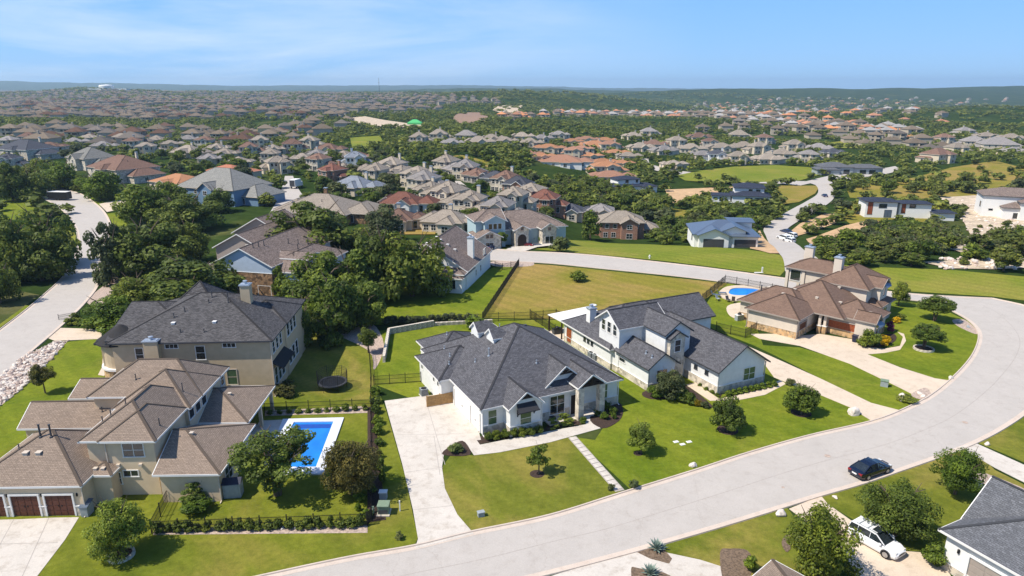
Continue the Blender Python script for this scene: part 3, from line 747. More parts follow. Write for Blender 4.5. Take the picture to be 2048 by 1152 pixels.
walk('driveway', [(1578,1018),(1642,992),(1655,1008),(1700,1040),(1760,1080),(1800,1102),(1880,1108),(1905,1160),(1860,1200),(1740,1200),(1690,1110),(1620,1050)], M['concreteT'], .036)
walk('driveway', [(1918,894),(1950,886),(2070,940),(2070,976),(1990,936)], M['concrete'], .037)
walk('driveway', [(1010,500),(1045,504),(1075,494),(1110,490),(1100,486),(1050,486),(1030,490)], M['concrete'], .05)
walk('driveway', [(120,656),(185,658),(205,668),(200,678),(110,682),(95,676)], M['concreteT'], .035); walk('front_walk', [(208,676),(216,690),(206,712),(204,735),(196,750),(208,752),(216,745),(214,715),(226,690)], M['concreteT'], .035)
walk('driveway', [(198,408),(238,400),(262,404),(262,414),(214,424)], M['concreteT'], .03)
for a, b_ in (((800,870),(925,868)),((812,945),(886,935)),((826,1020),(905,1012)),((850,795),(890,930)),((868,872),(880,950))):
    p, q = G(*a), G(*b_); dv = Vector((q[0]-p[0], q[1]-p[1], 0)).normalized(); s_ = Vector((-dv.y, dv.x, 0))*.03
    mb = MB(); mb.add([(p[0]-s_.x, p[1]-s_.y, .003), (p[0]+s_.x, p[1]+s_.y, .003), (q[0]+s_.x, q[1]+s_.y, .003), (q[0]-s_.x, q[1]-s_.y, .003)], [(0,1,2,3)])
    obj('joint', mb.mesh('joint', M['joint']), driveD, (0, 0, .0365))
for a, b_ in (((28,1039),(-60,1200)),((98,1036),(10,1230)),((-60,1090),(116,1086))):
    p, q = G(*a), G(*b_); dv = Vector((q[0]-p[0], q[1]-p[1], 0)).normalized(); s_ = Vector((-dv.y, dv.x, 0))*.03
    mb = MB(); mb.add([(p[0]-s_.x, p[1]-s_.y, .003), (p[0]+s_.x, p[1]+s_.y, .003), (q[0]+s_.x, q[1]+s_.y, .003), (q[0]-s_.x, q[1]-s_.y, .003)], [(0,1,2,3)])
    obj('joint', mb.mesh('joint', M['joint']), driveA, (0, 0, .0355))
walk('patio', [(520,842),(566,840),(556,868),(520,905),(478,905)], M['concrete'], .05)
def bed(px, z=.02, mat=None, smooth=True, name='planting_bed'):
    p = gpts(px); return sheet(name, smooth_line(p, 4, True) if smooth else p, z, mat or M['mulch'], thick=.02)
bed([(884,908),(896,896),(925,882),(942,905),(930,912),(900,912)], .045); bed([(950,874),(985,870),(1090,858),(1100,842),(1168,836),(1176,846),(1060,868),(958,889)], .026, smooth=False)
bed([(1180,835),(1232,805),(1246,820),(1238,842),(1205,857)], .047); bed([(1285,785),(1330,770),(1370,770),(1425,812),(1400,812),(1360,800),(1300,798)], .026)
bed([(1378,756),(1400,770),(1440,796),(1446,786),(1420,770),(1385,744)], .027, smooth=False); bed([(1440,796),(1530,768),(1556,766),(1540,778),(1470,790)], .0275, smooth=False)
bed([(1720,686),(1740,676),(1785,668),(1792,680),(1770,692),(1730,695)], .06); bed([(1272,1104),(1318,1088),(1344,1118),(1338,1128),(1300,1118)], .05, M['soil'], smooth=False)
bed([(1440,1105),(1460,1098),(1495,1102),(1505,1130),(1490,1170),(1450,1170)], .05, M['soil']); bed([(1563,1085),(1578,1066),(1590,1075),(1575,1105)], .05, M['soil'])
bed([(1262,1140),(1280,1138),(1340,1152),(1360,1200),(1280,1200)], .06, M['soil'])
bed([(310,1058),(735,1050),(735,1066),(306,1070)], .03, M['rockbed'], False); bed([(735,815),(748,812),(772,1040),(735,1045)], .031, smooth=False)
bed([(530,822),(735,812),(735,826),(530,832)], .032, M['rockbed'], False); bed([(698,655),(745,648),(768,690),(748,740),(735,700),(640,660),(560,655)], .028, M['rockbed'])
bed([(1905,935),(1950,940),(2060,985),(2010,1000),(1940,965)], .045, M['rockbed']); bed([(1822,790),(1850,776),(1862,790),(1846,800)], .048, M['rockbed']); bed([(1905,640),(1930,640),(1955,662),(1950,668),(1915,652)], .02, M['rockbed'])
bed([(1455,612),(1490,606),(1505,628),(1490,640),(1460,632)], .03, M['concreteT']); bed([(175,600),(225,560),(250,560),(215,620),(195,615)], .02, M['rockbed'])
bed([(-20,770),(50,712),(108,684),(136,682),(90,730),(30,788),(-20,830)], .02, M['rockbed'], False, 'rock_bank'); bed([(985,523),(1060,524),(1062,532),(1010,534),(985,531)], .03, M['rockbed'])
# ------------------------------------------------------------------ near houses
def mass(h, rect, ze, ax, e, sl, rm, wm, ov=.5, fas=None, z0=0, base=None, basez=.9, walls=True, cap=True, sides='SNEW'):
    rf = Roof(rect, ze, ax, e[0], e[1], sl, ov); roof_parts(h, rf, rm, fas or M['trim'], cap)
    if walls: wall_block(h, rf, wm, z0, base, basez, sides=sides)
    return rf
FOOT = []     # (x, y, radius) kept free of trees
def foot(h, u, v, r): p = L2W(h, u, v); FOOT.append((p[0], p[1], r))
# --- A: tan stucco house with three garage doors
h = thing('house', 'tan stucco two-storey house with brown shingle roofs and three brown garage doors', 'house', -35.78, 56.40, 0, 1.5)
S, W = M['shA'], M['stuccoA']
def ms(rect, ze, ax, e, sl, **k): return mass(h, rect, ze, ax, e, sl, S, k.pop('wm', W), **k)
a1 = ms((-5, 2.3, 1.1, 12), 6, 'v', 'hh', .68); a4 = ms((-3.1, 2.33, .95, 8), 6.02, 'v', 'hh', .68); a3 = ms((-5.4, 2.7, 7.8, 16), 6.03, 'v', 'hh', .66); a2 = ms((-9.6, 2.71, 10.7, 18.75), 6.01, 'u', 'hh', .68)
ag = ms((-14, -3.35, -2, 8.2), 3.2, 'u', 'hh', .6, ov=.22)
al = ms((-4.3, -1.6, -.2, 3), 3.15, 'u', 'hh', .35, ov=.3)
ar = ms((2.2, 8.5, -.35, 9.65), 3.2, 'u', 'gh', .42, ov=.45)
ap = ms((2.2, 7.6, 9.95, 19.5), 3.2, 'u', 'gh', .4, walls=False)
aw = ms((-16.4, -4, 9.1, 14.9), 3.2, 'u', 'gh', .62); aw2 = ms((-15.3, -8, 16.3, 22.3), 3.21, 'u', 'gh', .42)
for u in (-11.9, -8.8, -5.72):
    garage(h, ag, 'S', u, 2.46, 2.15, M['gdoor'])
for u in (-10.35, -7.25, -4.05):
    p = MB(); p.box(-.3, .3, -.16, .1, 0, 1.0); q = obj('pillar', p.mesh('pillar', M['limestone']), h, (u, -1.72, 0)); c_ = MB(); c_.box(-.35, .35, -.21, .1, 1.0, 1.1); obj('pillar_cap', c_.mesh('pillar_cap', M['trim']), q)
    s_ = MB(); s_.lathe([(.04, 0), (.09, .05), (.09, .3), (.03, .36)], 8); obj('wall_lamp', s_.mesh('wall_lamp', M['darkmetal']), h, (u, -1.78, 2.0))
for u in (2.2, 2.9, 7.2):
    pass
post(h, 7.1, 10.5, 0, 3.15, .35, M['stuccoA']); post(h, 7.1, 15, 0, 3.15, .35, M['stuccoA']); post(h, 7.1, 19, 0, 3.15, .35, M['stuccoA'])
window(h, a4, 'S', -.15, 4.85, 1.9, 1.35, 2, 2); window(h, a4, 'S', -2.1, 1.85, .7, 1.2, 1, 2, proud=.0); window(h, a4, 'S', -.75, 2.35, 1.35, .6, 2, 1)
for v in (8.9, 10.5, 12.1): window(h, a3, 'E', v, 5.0, 1.1, 1.15, 1, 1)
window(h, a2, 'E', 17.3, 5.0, .8, 1.3, 1, 2); window(h, ar, 'E', 2.5, 1.7, 1.6, 1.5, 2, 2); window(h, ar, 'E', 6.0, 1.5, 2.2, 2.2, 2, 1)
for rf, u, v, hh in ((a1, -3.2, 4, .5), (a1, -3.6, 3.2, .5), (a1, -2.4, 5.4, .55), (a3, 1.2, 9.8, .9), (a4, 1.7, 3.3, .7), (aw, -8.2, 10.8, .5), (aw, -6.5, 14.2, .3), (a2, -5.0, 12.5, .6), (a2, -3.4, 18, .5), (ag, -10.7, 1.4, .4)): pipe_vent(h, rf, u, v, hh, .05, M['darktrim'])
for u in (-9.2, -8.2): pipe_vent(h, ag, u, 2.4, 1.25, .085, M['darktrim'])
for rf, u, v in ((ag, -9.8, .9), (ag, -8.6, .9), (ar, 4.2, 4.2), (ap, 4.2, 14.2), (al, -3.4, .5), (al, -2.7, .5)): box_vent(h, rf, u, v, M['beigetrim'], .42 if rf is ag else .3)
for u in (-1.75, .35):
    g = MB(); g.box(-.15, .15, -.2, .05, 0, .22); obj('exhaust_hood', g.mesh('exhaust_hood', M['beigetrim']), h, (u, 1.42, 3.2))
downspout(h, ag, 1, 0, M['beigetrim']); downspout(h, ar, 1, 0, M['beigetrim']); downspout(h, a4, 0, 0, M['beigetrim']); foot(h, -5, 5, 9); foot(h, -2, 14, 10); foot(h, 5, 6, 7); foot(h, -13, 13, 6)
# --- B: taupe stucco, charcoal roof
h = thing('house', 'tall taupe stucco house with dark charcoal shingle roof and two stucco chimneys', 'house', -30.14, 79.69, 0, 3)
S, W = M['shB'], M['stuccoB']; dk = M['darktrim']
b1 = ms((-19.8, .4, -.35, 17), 7.7, 'u', 'hh', .44, fas=dk); b2 = ms((-20.3, -9, .6, 16.5), 7.71, 'u', 'gh', .33, fas=dk, wm=W); b3 = ms((-21.9, -17, 1.0, 13), 7.2, 'u', 'hh', .4, fas=dk)
b4 = ms((-17.5, -9, 9, 18.8), 7.72, 'u', 'hh', .80, fas=dk); b5 = ms((-7, .5, 6.2, 14.5), 7.69, 'u', 'hh', .5, fas=dk)
mb = MB(); mb.lathe([(2.6, 0), (2.6, 3.7)], 24); q = obj('turret_base', mb.mesh('turret_base', M['tanstone']), h, (-19.4, 3.0, 0)); mb = MB(); mb.lathe([(2.75, 3.7), (2.75, 3.95)], 24); obj('stone_cap', mb.mesh('stone_cap', M['trim']), q)
mb = MB(); mb.lathe([(2.35, 3.9), (2.35, 7.3)], 24); obj('turret_wall', mb.mesh('turret_wall', W), h, (-19.4, 3.0, 0)); mb = MB(); mb.lathe([(3.0, 7.05), (2.98, 7.2), (.2, 9.0)], 24); obj('turret_roof', mb.mesh('turret_roof', M['shB']), h, (-19.4, 3.0, 0))
chimney(h, -5.2, 8.6, 8, 12.4, 1.25, 1.1, W); chimney(h, -14.3, -.2, 0, 7.9, 1.7, .9, W)
for u, z, w_, hh in ((-16.1, 6.0, .9, 1.7), (-8.7, 6.1, 1.05, 1.75), (-5.2, 2.75, 1.15, 2.0)): window(h, b1, 'S', u, z, w_, hh, 1, 2, gmat=M['glass'] if z > 4 else M['blind'], fmat=M['beigetrim'] if z < 4 else None)
for u in (-12.1, -5.1): window(h, b1, 'S', u, 7.05, 1.5, .5, 3, 1)
for v in (1.4, 3.0, 4.6): window(h, b1, 'E', v, 2.3, 1.1, 2.2, 1, 2); window(h, b1, 'E', v, 6.2, .9, 1.4, 1, 2)
for v in (8, 9.7, 11.4): window(h, b5, 'E', v, 6.2, 1.1, 1.7, 1, 2); window(h, b5, 'E', v, 2.3, 1.1, 2.0, 1, 2)
mb = MB(); mb.add([(-.1,.3,4.6),(-.1,5.9,4.6),(1.2,5.9,3.7),(1.2,.3,3.7),(-.1,.3,4.4),(-.1,5.9,4.4),(1.2,5.9,3.55),(1.2,.3,3.55)], [(0,1,2,3),(7,6,5,4),(3,2,6,7),(0,3,7,4),(1,5,6,2),(0,4,5,1)]); obj('bay_roof', mb.mesh('bay_roof', M['shB']), h)
for u, v, hh in ((-9.3, 7.4, .8), (-7.2, 7.2, .8), (-9.4, 6.4, .4), (-6.9, 6.4, .4), (-12, 4.9, .5), (-13, 3.9, .5), (-11.3, 1.3, .4), (-8.4, 1.3, .4)): pipe_vent(h, b1, u, v, hh, .06, dk)
for u, v in ((-12.7, 2.8), (-7.6, 2.9)): box_vent(h, b1, u, v, M['trim'], .4)
downspout(h, b1, 1, 0, M['beigetrim']); foot(h, -4, 8, 10); foot(h, -14, 8, 11)
# --- C: stone and siding house behind
h = thing('house', 'house with pale blue siding gable above a brown fieldstone wall', 'house', -55.5, 124.5, -1.5, -13)
S, W = M['shH'], M['bluegrey']
c1 = ms((-1.5, 11.5, 0, 24), 7.4, 'v', 'gg', .5, base=M['redstone'], basez=6.0); c2 = ms((7, 17, 1.5, 20), 6.2, 'v', 'hh', .5, base=M['redstone'], basez=4.2)
c3 = ms((9, 16.5, 4.5, 10.5), 8.0, 'u', 'gg', .25); c4 = ms((-9, 3, 11, 26), 7.6, 'v', 'gg', .52, wm=M['greigewall']); c5 = ms((-11, -1, 8, 14), 3.8, 'v', 'hh', .3); c6 = ms((-13.5, 0, 24, 36), 7.8, 'v', 'gg', .55, wm=M['greigewall'])
window(h, c1, 'S', 9.2, 2.6, 2.6, 1.9, 2, 1); window(h, c1, 'S', 4.6, 3.2, 2.1, 1.2, 2, 1); window(h, c4, 'S', -.5, 8.0, 1.6, 1.0, 2, 1); window(h, c3, 'E', 7.5, 7.4, 1.0, 1.2)
for u, v in ((6, 3), (6.2, 4.5), (6.4, 6), (8, 12), (9, 14), (10, 12), (10, 16)): pipe_vent(h, c1, u, v, .9, .08, dk)
foot(h, 5, 8, 10); foot(h, 8, 16, 10); foot(h, -6, 20, 9); foot(h, -7, 30, 8)
# --- D: white house with slate roof
h = thing('house', 'white single-storey house with slate roof, timber-trussed porch and stone columns beside the wide concrete drive', 'house', -3.71, 68.68, 0, 26.23)
S, W = M['shD'], M['white']; LS = M['limestone']
d1 = ms((.25, 19.4, 0, 20.5), 3.5, 'v', 'hh', .56, base=LS, basez=1.15, sides='SE'); d2 = ms((-1.2, 8, 9.4, 18.6), 3.48, 'u', 'hh', .5, base=None); d3 = ms((.8, 9, 16, 24), 3.49, 'u', 'hh', .52)
dg1 = ms((3.0, 7.6, -1.5, 6), 3.52, 'v', 'gh', .78, base=LS, basez=1.2, ov=.35)
dg2 = ms((8.9, 14.6, .9, 9), 4.0, 'v', 'gh', .82, ov=.4, base=None, walls=False)
dgp = ms((12.1, 16.1, -1.3, 7), 4.2, 'v', 'gh', .72, ov=.3, walls=False)
ds1 = ms((6.2, 9, 9.6, 12.2), 7.6, 'u', 'gh', .8, ov=.2, z0=5.4, cap=False); ds2 = ms((5.6, 9, 13.0, 15.8), 7.4, 'u', 'gh', .8, ov=.2, z0=5, cap=False)
# porch recess: floor, gable infill, columns, trusses
mb = MB(); mb.add([(9.3, 1.6, 4.1), (14.2, 1.6, 4.1), (11.75, 1.6, 6.1)], [(0, 1, 2)]); obj('gable_infill', mb.mesh('gable_infill', W, fix=False), h)
mb = MB(); mb.box(8.6, 15.2, -.9, 2.6, -.05, .14); obj('porch_floor', mb.mesh('porch_floor', M['concrete']), h)
for u, v in ((12.6, -.9), (15.5, -.9), (9.4, 1.3)): post(h, u, v, 0, 4.1, .75, LS)
def truss(h, u, v, z, half, rise):
    mb = MB(); mb.bar((-half, 0, 0), (half, 0, 0), .2, .18); mb.bar((-half, 0, .05), (0, 0, rise), .2, .16); mb.bar((half, 0, .05), (0, 0, rise), .2, .16); mb.bar((-.06, 0, .1), (-.06, .001, rise), .1, .1)
    mb.box(-.08, .08, -.09, .09, .1, rise); mb.bar((0, 0, .15), (-half*.45, 0, rise*.5), .14, .12); mb.bar((0, 0, .15), (half*.45, 0, rise*.5), .14, .12)
    return obj('truss', mb.mesh('truss', M['darkwood']), h, (u, v, z))
truss(h, 14.1, -1.15, 4.2, 1.5, 1.1); truss(h, 11.75, 1.2, 5.2, 1.05, .85); truss(h, 5.3, -1.32, 4.45, .8, .6)
mb = MB(); mb.box(12.3, 15.9, -.4, -.3, 4.0, 4.2); obj('beam', mb.mesh('beam', M['darkwood']), h)
window(h, d1, 'S', 1.9, 2.05, 1.0, 1.75, 1, 2, gmat=M['blind']); window(h, dg1, 'S', 5.3, 1.95, 1.35, 1.5, 1, 2, gmat=M['blind'])
window(h, d1, 'S', 10.3, 1.9, 1.9, 2.4, 2, 2, proud=.08); window(h, d1, 'S', 10.3, 3.35, 1.9, .5, 1, 1, gmat=M['blind'], proud=.08); door(h, d1, 'S', 12.7, 1.1, 2.5, M['darkwood'], proud=.08)
window(h, d1, 'S', 16.9, 2.2, .95, 1.9, 1, 2, gmat=M['blind'])
garage(h, d1, 'W', 6.6, 4.9, 2.3, M['whitestucco']); garage(h, d1, 'W', 2.6, 2.6, 2.3, M['whitestucco'])
for v in (11, 12.5, 17): window(h, d2, 'W', v, 2.4, .5, .6, 1, 1)
# awning over the front window
mb = MB(); mb.add([(-1.15,0,.75),(1.15,0,.75),(1.35,-.9,0),(-1.35,-.9,0),(-1.15,0,.65),(1.15,0,.65),(1.35,-.9,-.1),(-1.35,-.9,-.1)], [(0,1,2,3),(7,6,5,4),(3,2,6,7),(0,3,7,4),(1,5,6,2)]); q = obj('awning', mb.mesh('awning', M['shD']), h, (5.3, -1.15, 3.15))
for s_ in (-1, 1):
    mb = MB(); mb.bar((s_*1.05, -.02, -.75), (s_*1.05, -.7, -.1), .1, .1); mb.box(s_*1.05-.05, s_*1.05+.05, -.1, 0, -.8, .0); obj('bracket', mb.mesh('bracket', M['darkwood']), q)
for rf, u, v in ((d1, 9.5, 4.2), (d2, 1.7, 13), (d2, 1.9, 15.5), (d2, 1, 11.5), (d1, 3.5, 9), (d3, 5, 18), (d3, 4, 20), (d1, 8.5, 12.5), (d1, 7.4, 14.5)): pipe_vent(h, rf, u, v, .35, .06, M['chim'])
pipe_vent(h, d1, 5.0, 8.2, .95, .09, M['chim']); box_vent(h, d1, 9.2, 14, dk, .35); box_vent(h, d1, 12.5, 13, dk, .3)
# wood screen and condenser
fo = thing('wood_screen', 'low cedar board screen beside the white garage wall', 'screen', *L2W(h, -2.55, 10.05), 0, 26.23+-4)
for k in range(7):
    mb = MB(); mb.box(0, 3.3, -.04, .04, .1+k*.2, .285+k*.2); obj('board', mb.mesh('board', M['wood']), fo)
for k in range(3): mb = MB(); mb.box(-.06+k*1.65, .06+k*1.65, .04, .14, 0, 1.55); obj('post', mb.mesh('post', M['wood']), fo)
downspout(h, d1, 1, 0); downspout(h, d1, 0, 0); downspout(h, dg1, 1, 0); foot(h, 5, 6, 8); foot(h, 13, 7, 9); foot(h, 8, 16, 9); HD = h
# --- E: white farmhouse
pE = G(1434.2, 789.4)
h = thing('house', 'white two-storey farmhouse with slate gables, triple upper window and stone entry tower', 'house', pE[0], pE[1], 0, 26)
S, W = M['shD'], M['white']
e1 = ms((-.5, 8.3, -.5, 15), 3.3, 'v', 'gg', .66, base=LS, basez=1.1, fas=dk); e2 = ms((-3, 14.2, 16.4, 25), 3.6, 'u', 'gg', .62, fas=dk); e3 = ms((-8, .5, 10.9, 16.8), 6.5, 'u', 'gg', .68, base=LS, basez=.9)
e4 = ms((-3.9, .9, 6.2, 14), 6.6, 'v', 'gg', .66, ov=.35, fas=dk); e5 = ms((-3.5, -.5, 5.6, 8), 6.15, 'v', 'gg', .62, ov=.3, wm=LS, fas=dk); e6 = ms((-7.9, -2.7, 4.2, 12), 3.3, 'v', 'gg', .7, base=LS, basez=.95, fas=dk)
e7 = ms((-8.3, 9, 12.3, 25.8), 3.2, 'u', 'hh', .56, base=LS, basez=.9)
chimney(h, -5.9, 21.0, 3, 6.3, 1.1, 1.0, M['whitestucco'])
for v in (12.45, 13.85, 15.25): window(h, e3, 'W', v, 5.9, .75, 1.5, 1, 2)
window(h, e3, 'W', 13.7, 1.9, 1.6, 2.0, 2, 2, gmat=M['blind']); window(h, e6, 'W', 10.6, 2.2, 1.3, .5, 1, 1); window(h, e5, 'S', -2.0, 5.0, .9, 1.6, 1, 2)
for v in (4.3, 2.2): window(h, e1, 'W', v, 2.2, .5, .5, 1, 1, fmat=dk)
window(h, e1, 'S', 5.2, 1.95, 1.9, 1.7, 2, 2, gmat=M['blind']); window(h, e6, 'S', -5.3, 1.8, 1.6, 1.7, 2, 1, gmat=M['glass'])
for v in (17.6, 18.6, 19.6): window(h, e7, 'W', v, 2.2, .45, .5, 1, 1, fmat=dk)
door(h, e7, 'W', 24, 1.5, 2.4, M['gdoorR'], z=.1)
for rf, u, v in ((e6, -6.4, 6.8), (e6, -6.5, 5.4), (e7, -.5, 22), (e7, 1, 22.3), (e7, 1.5, 24)): pipe_vent(h, rf, u, v, .3, .08, M['chim'])
mb = MB(); mb.add([(-8.2,25.6,3.05),(-.5,25.6,3.35),(-.5,30.2,3.2),(-8.2,30.2,2.9),(-8.2,25.6,2.95),(-.5,25.6,3.25),(-.5,30.2,3.1),(-8.2,30.2,2.8)], [(0,1,2,3),(7,6,5,4),(0,4,5,1),(1,5,6,2),(2,6,7,3),(3,7,4,0)]); obj('patio_roof', mb.mesh('patio_roof', M['trim']), h)
for u, v in ((-8, 30), (-.7, 30), (-8, 26)): post(h, u, v, 0, 2.85, .18, M['darkwood'])
mb = MB(); mb.box(-8.6, -.5, 25.3, 30.3, -.05, .1); obj('patio_floor', mb.mesh('patio_floor', M['concreteT']), h)
downspout(h, e1, 0, 0, M['greybox']); downspout(h, e1, 1, 0, M['greybox']); downspout(h, e6, 0, 0, M['greybox']); downspout(h, e7, 0, 1); foot(h, 3, 5, 8); foot(h, -4, 13, 9); foot(h, 5, 20, 9); foot(h, -3, 24, 8); HE = h
# --- F: brown-roofed house
h = thing('house', 'greige stucco house with brown roofs and red wood garage door near the street bend', 'house', 44.77, 100.52, 0, -45)
S, W = M['shF'], M['stuccoF']; TS = M['tanstone']; br = M['greigewall']
f1 = ms((-8.7, .4, -.95, 8), 3.3, 'u', 'hh', .55, base=TS, basez=1.1, fas=br); f2 = ms((-11.8, 0, 2.4, 11.5), 3.29, 'u', 'hh', .55, base=TS, basez=1.1, fas=br); f3 = ms((1.0, 9, 5.6, 13.4), 3.31, 'u', 'hh', .55, base=TS, basez=1.0, fas=br)
f3b = ms((6, 9.4, 5.55, 8.4), 3.33, 'u', 'gg', .9, fas=br, ov=.3); f4 = ms((-8, 5, 4.5, 17.5), 3.32, 'u', 'hh', .58, fas=br, walls=False); f5 = ms((-3.5, 5.2, 14, 24.5), 6.0, 'v', 'hh', .62, fas=br); f6 = ms((0, 6.4, 16.6, 20.8), 6.02, 'u', 'gg', .65, fas=br, ov=.35)
f7 = ms((2, 7.2, 15, 22), 3.3, 'v', 'hh', .4, fas=br); f8 = ms((-11.4, -1, 19.4, 26), 6.0, 'u', 'hh', .5, fas=br, z0=3.2); wall_block(h, Roof((-8, -1, 19.4, 26), 3.2, 'u'), W)
for u, v in ((-10.9, 19.9), (-7.9, 19.9), (-10.9, 25.5)): post(h, u, v, 0, 5.9, .5, W)
chimney(h, -1.2, 17.2, 6, 9.8, 1.3, 1.1, W); chimney(h, -9.4, 25.2, 3, 9.0, 1.6, .9, W)
garage(h, f3, 'S', 4.7, 4.9, 2.25, M['gdoorR'], fmat=br, cols=8, rows=5); garage(h, f1, 'E', 1.6, 2.6, 2.25, M['gdoor'], fmat=br)
window(h, f6, 'E', 18.7, 5.0, 1.0, 1.4); window(h, f7, 'E', 18.4, 1.8, 1.6, 1.4, 2, 2); window(h, f3b, 'E', 7, 1.9, 1.2, 1.4); window(h, f8, 'S', -9.4, 4.6, 1.8, 1.9, 1, 1)
mb = MB(); mb.add([(0,-1,.6),(0,1,.6),(.8,1.1,0),(.8,-1.1,0),(0,-1,.5),(0,1,.5),(.8,1.1,-.08),(.8,-1.1,-.08)], [(0,1,2,3),(7,6,5,4),(3,2,6,7),(0,3,7,4),(1,5,6,2)]); obj('awning', mb.mesh('awning', M['metal']), h, (9.1, 7.0, 2.8)); obj('awning', bpy.data.meshes['awning.001'], h, (6.0, 18.7, 6.0))
for rf, u, v in ((f1, -4.8, 4.3), (f3, 7.5, 8), (f4, 2.8, 8.5), (f4, -.5, 7.3), (f4, .8, 13), (f4, -4.5, 8), (f2, -8.5, 7)): box_vent(h, rf, u, v, M['beigetrim'], .4)
pipe_vent(h, f2, -9, 5.3, .9, .09, dk)
for u, v in ((1.25, 5.1), (2.0, 5.3)): 
    p = MB(); p.box(-.3, .3, -.3, .3, 0, 1.2); q = obj('pillar', p.mesh('pillar', TS), h, (u, v, 0)); c_ = MB(); c_.box(-.36, .36, -.36, .36, 1.2, 1.3); obj('pillar_cap', c_.mesh('pillar_cap', M['trim']), q); c_ = MB(); c_.box(-.2, .2, -.2, .2, 1.3, 3.2); obj('pillar_shaft', c_.mesh('pillar_shaft', W), q)
downspout(h, f1, 1, 0, br); downspout(h, f1, 0, 0, br); foot(h, -4, 5, 8); foot(h, 4, 9, 7); foot(h, 1, 19, 8); foot(h, -6, 22, 7); foot(h, -1, 12, 9); HF = h
# --- G: corner of the blue-grey roofed house
h = thing('house', 'white stucco garage wing with a taupe garage door under a blue-grey shingle roof', 'house', 35.09, 46.93, 0, -64)
S, W = M['shG'], M['whitestucco']
g1 = ms((-.85, 15, -.1, 11), 3.5, 'u', 'hh', .55, fas=M['trim'], base=LS, basez=.7); g2 = ms((-.9, 13, 2.9, 9.5), 3.52, 'u', 'gh', .95)
garage(h, g1, 'S', 4.1, 4.9, 2.4, M['greigewall'], fmat=W); foot(h, 5, 5, 9)
s_ = MB(); s_.lathe([(.04, 0), (.1, .05), (.1, .35), (.03, .42)], 8); obj('wall_lamp', s_.mesh('wall_lamp', M['darkmetal']), h, (.75, .32, 2.1))
# --- small brown roof at the lower edge
x0, y0 = G(1545, 1118, 3.0)
h = thing('house', 'taupe shingle roof corner beside the round soil bed', 'house', x0, y0, 0, -49)
S, W = M['shA'], M['stuccoA']; q1 = ms((0, 12, -10, 0), 3.0, 'u', 'hh', .40); foot(h, 5, -5, 6)
# --- H: white house with weathered roof
h = thing('house', 'white house with a broad weathered brown roof and white chimney behind the dark oaks', 'house', -9.38, 125.0, 0, -13)
S, W = M['shH'], M['whitestucco']
h1 = ms((-17, .4, 0, 20.5), 3.6, 'u', 'hh', .30, ov=.4, walls=False); h2 = ms((-16, .45, 2, 20.8), 3.7, 'v', 'gg', .62, ov=.4); h3 = ms((-20, -9, 4, 20), 3.3, 'v', 'hh', .5); h4 = ms((-6.5, .3, -.8, 8), 3.0, 'v', 'hh', .35, ov=.4)
chimney(h, -1.3, 10.2, 4, 8.6, 1.2, 1.0, W)
for v in (15, 16.1): window(h, h2, 'E', v, 4.6, .5, 1.1)
window(h, h2, 'E', 12.5, 1.8, .6, 1.2); window(h, h2, 'E', 9, 1.7, .5, 1.2)
for u in (-4.9, -3.4, -1.9): window(h, h4, 'S', u, 1.7, 1.1, 1.7, 1, 1, fmat=M['trim'])
for u, v in ((-9.5, 13), (-10.7, 13), (-11.8, 13), (-5.5, 8), (-4, 8), (-7, 8)): box_vent(h, h2, u, v, M['trim'], .45)
foot(h, -5, 10, 9); foot(h, -13, 12, 9)
# --- I: pale teal and limestone house
h = thing('house', 'pale teal stucco house with limestone gables and arched stone entry across the back street', 'house', -3.63, 163.1, -.5, 18)
S, W = M['shH'], M['teal']
i1 = ms((-2, 20, 3, 19), 4.2, 'u', 'hh', .42, fas=M['trim']); i2 = ms((-5, 3.2, 2.5, 12), 6.8, 'u', 'hg', .45); i3 = ms((-3.2, 3, .8, 8), 6.82, 'v', 'gh', .5); i4 = ms((-5.5, 1.2, -1.5, 7), 3.4, 'v', 'gh', .5, wm=LS); i5 = ms((4.2, 8.6, -.6, 8), 4.6, 'v', 'gh', .55, wm=LS); i6 = ms((11.5, 16.2, 0, 8), 4.4, 'v', 'gh', .6, wm=LS)
for u in (-1.3, -.1, 1.1): window(h, i3, 'S', u, 5.6, .85, 1.3, 1, 1)
for u in (-2.7, -1.7): window(h, i4, 'S', u, 3.7, .6, .7, 1, 1, fmat=M['brick'])
window(h, i4, 'S', -2.2, 1.2, 2.0, 1.9, 2, 1); window(h, i6, 'S', 13.85, 1.5, 2.2, 1.8, 2, 1); window(h, i6, 'S', 13.85, 4.3, .6, .7, 1, 1, fmat=M['brick']); window(h, i5, 'S', 6.4, 4.9, .6, .7, 1, 1, fmat=M['brick'])
mb = MB(); n_ = 10; pts = [(-1.1, 0), (1.1, 0)] + [(1.1*math.cos(t*math.pi/n_), 2.4+1.1*math.sin(t*math.pi/n_)) for t in range(n_+1)]; mb.add([(a, -.03, b) for a, b in pts], [tuple(range(len(pts)))]); obj('arched_entry', mb.mesh('arched_entry', M['darkwood'], fix=False), h, (6.4, -.15, 0))
foot(h, 4, 8, 10); foot(h, 13, 9, 9)
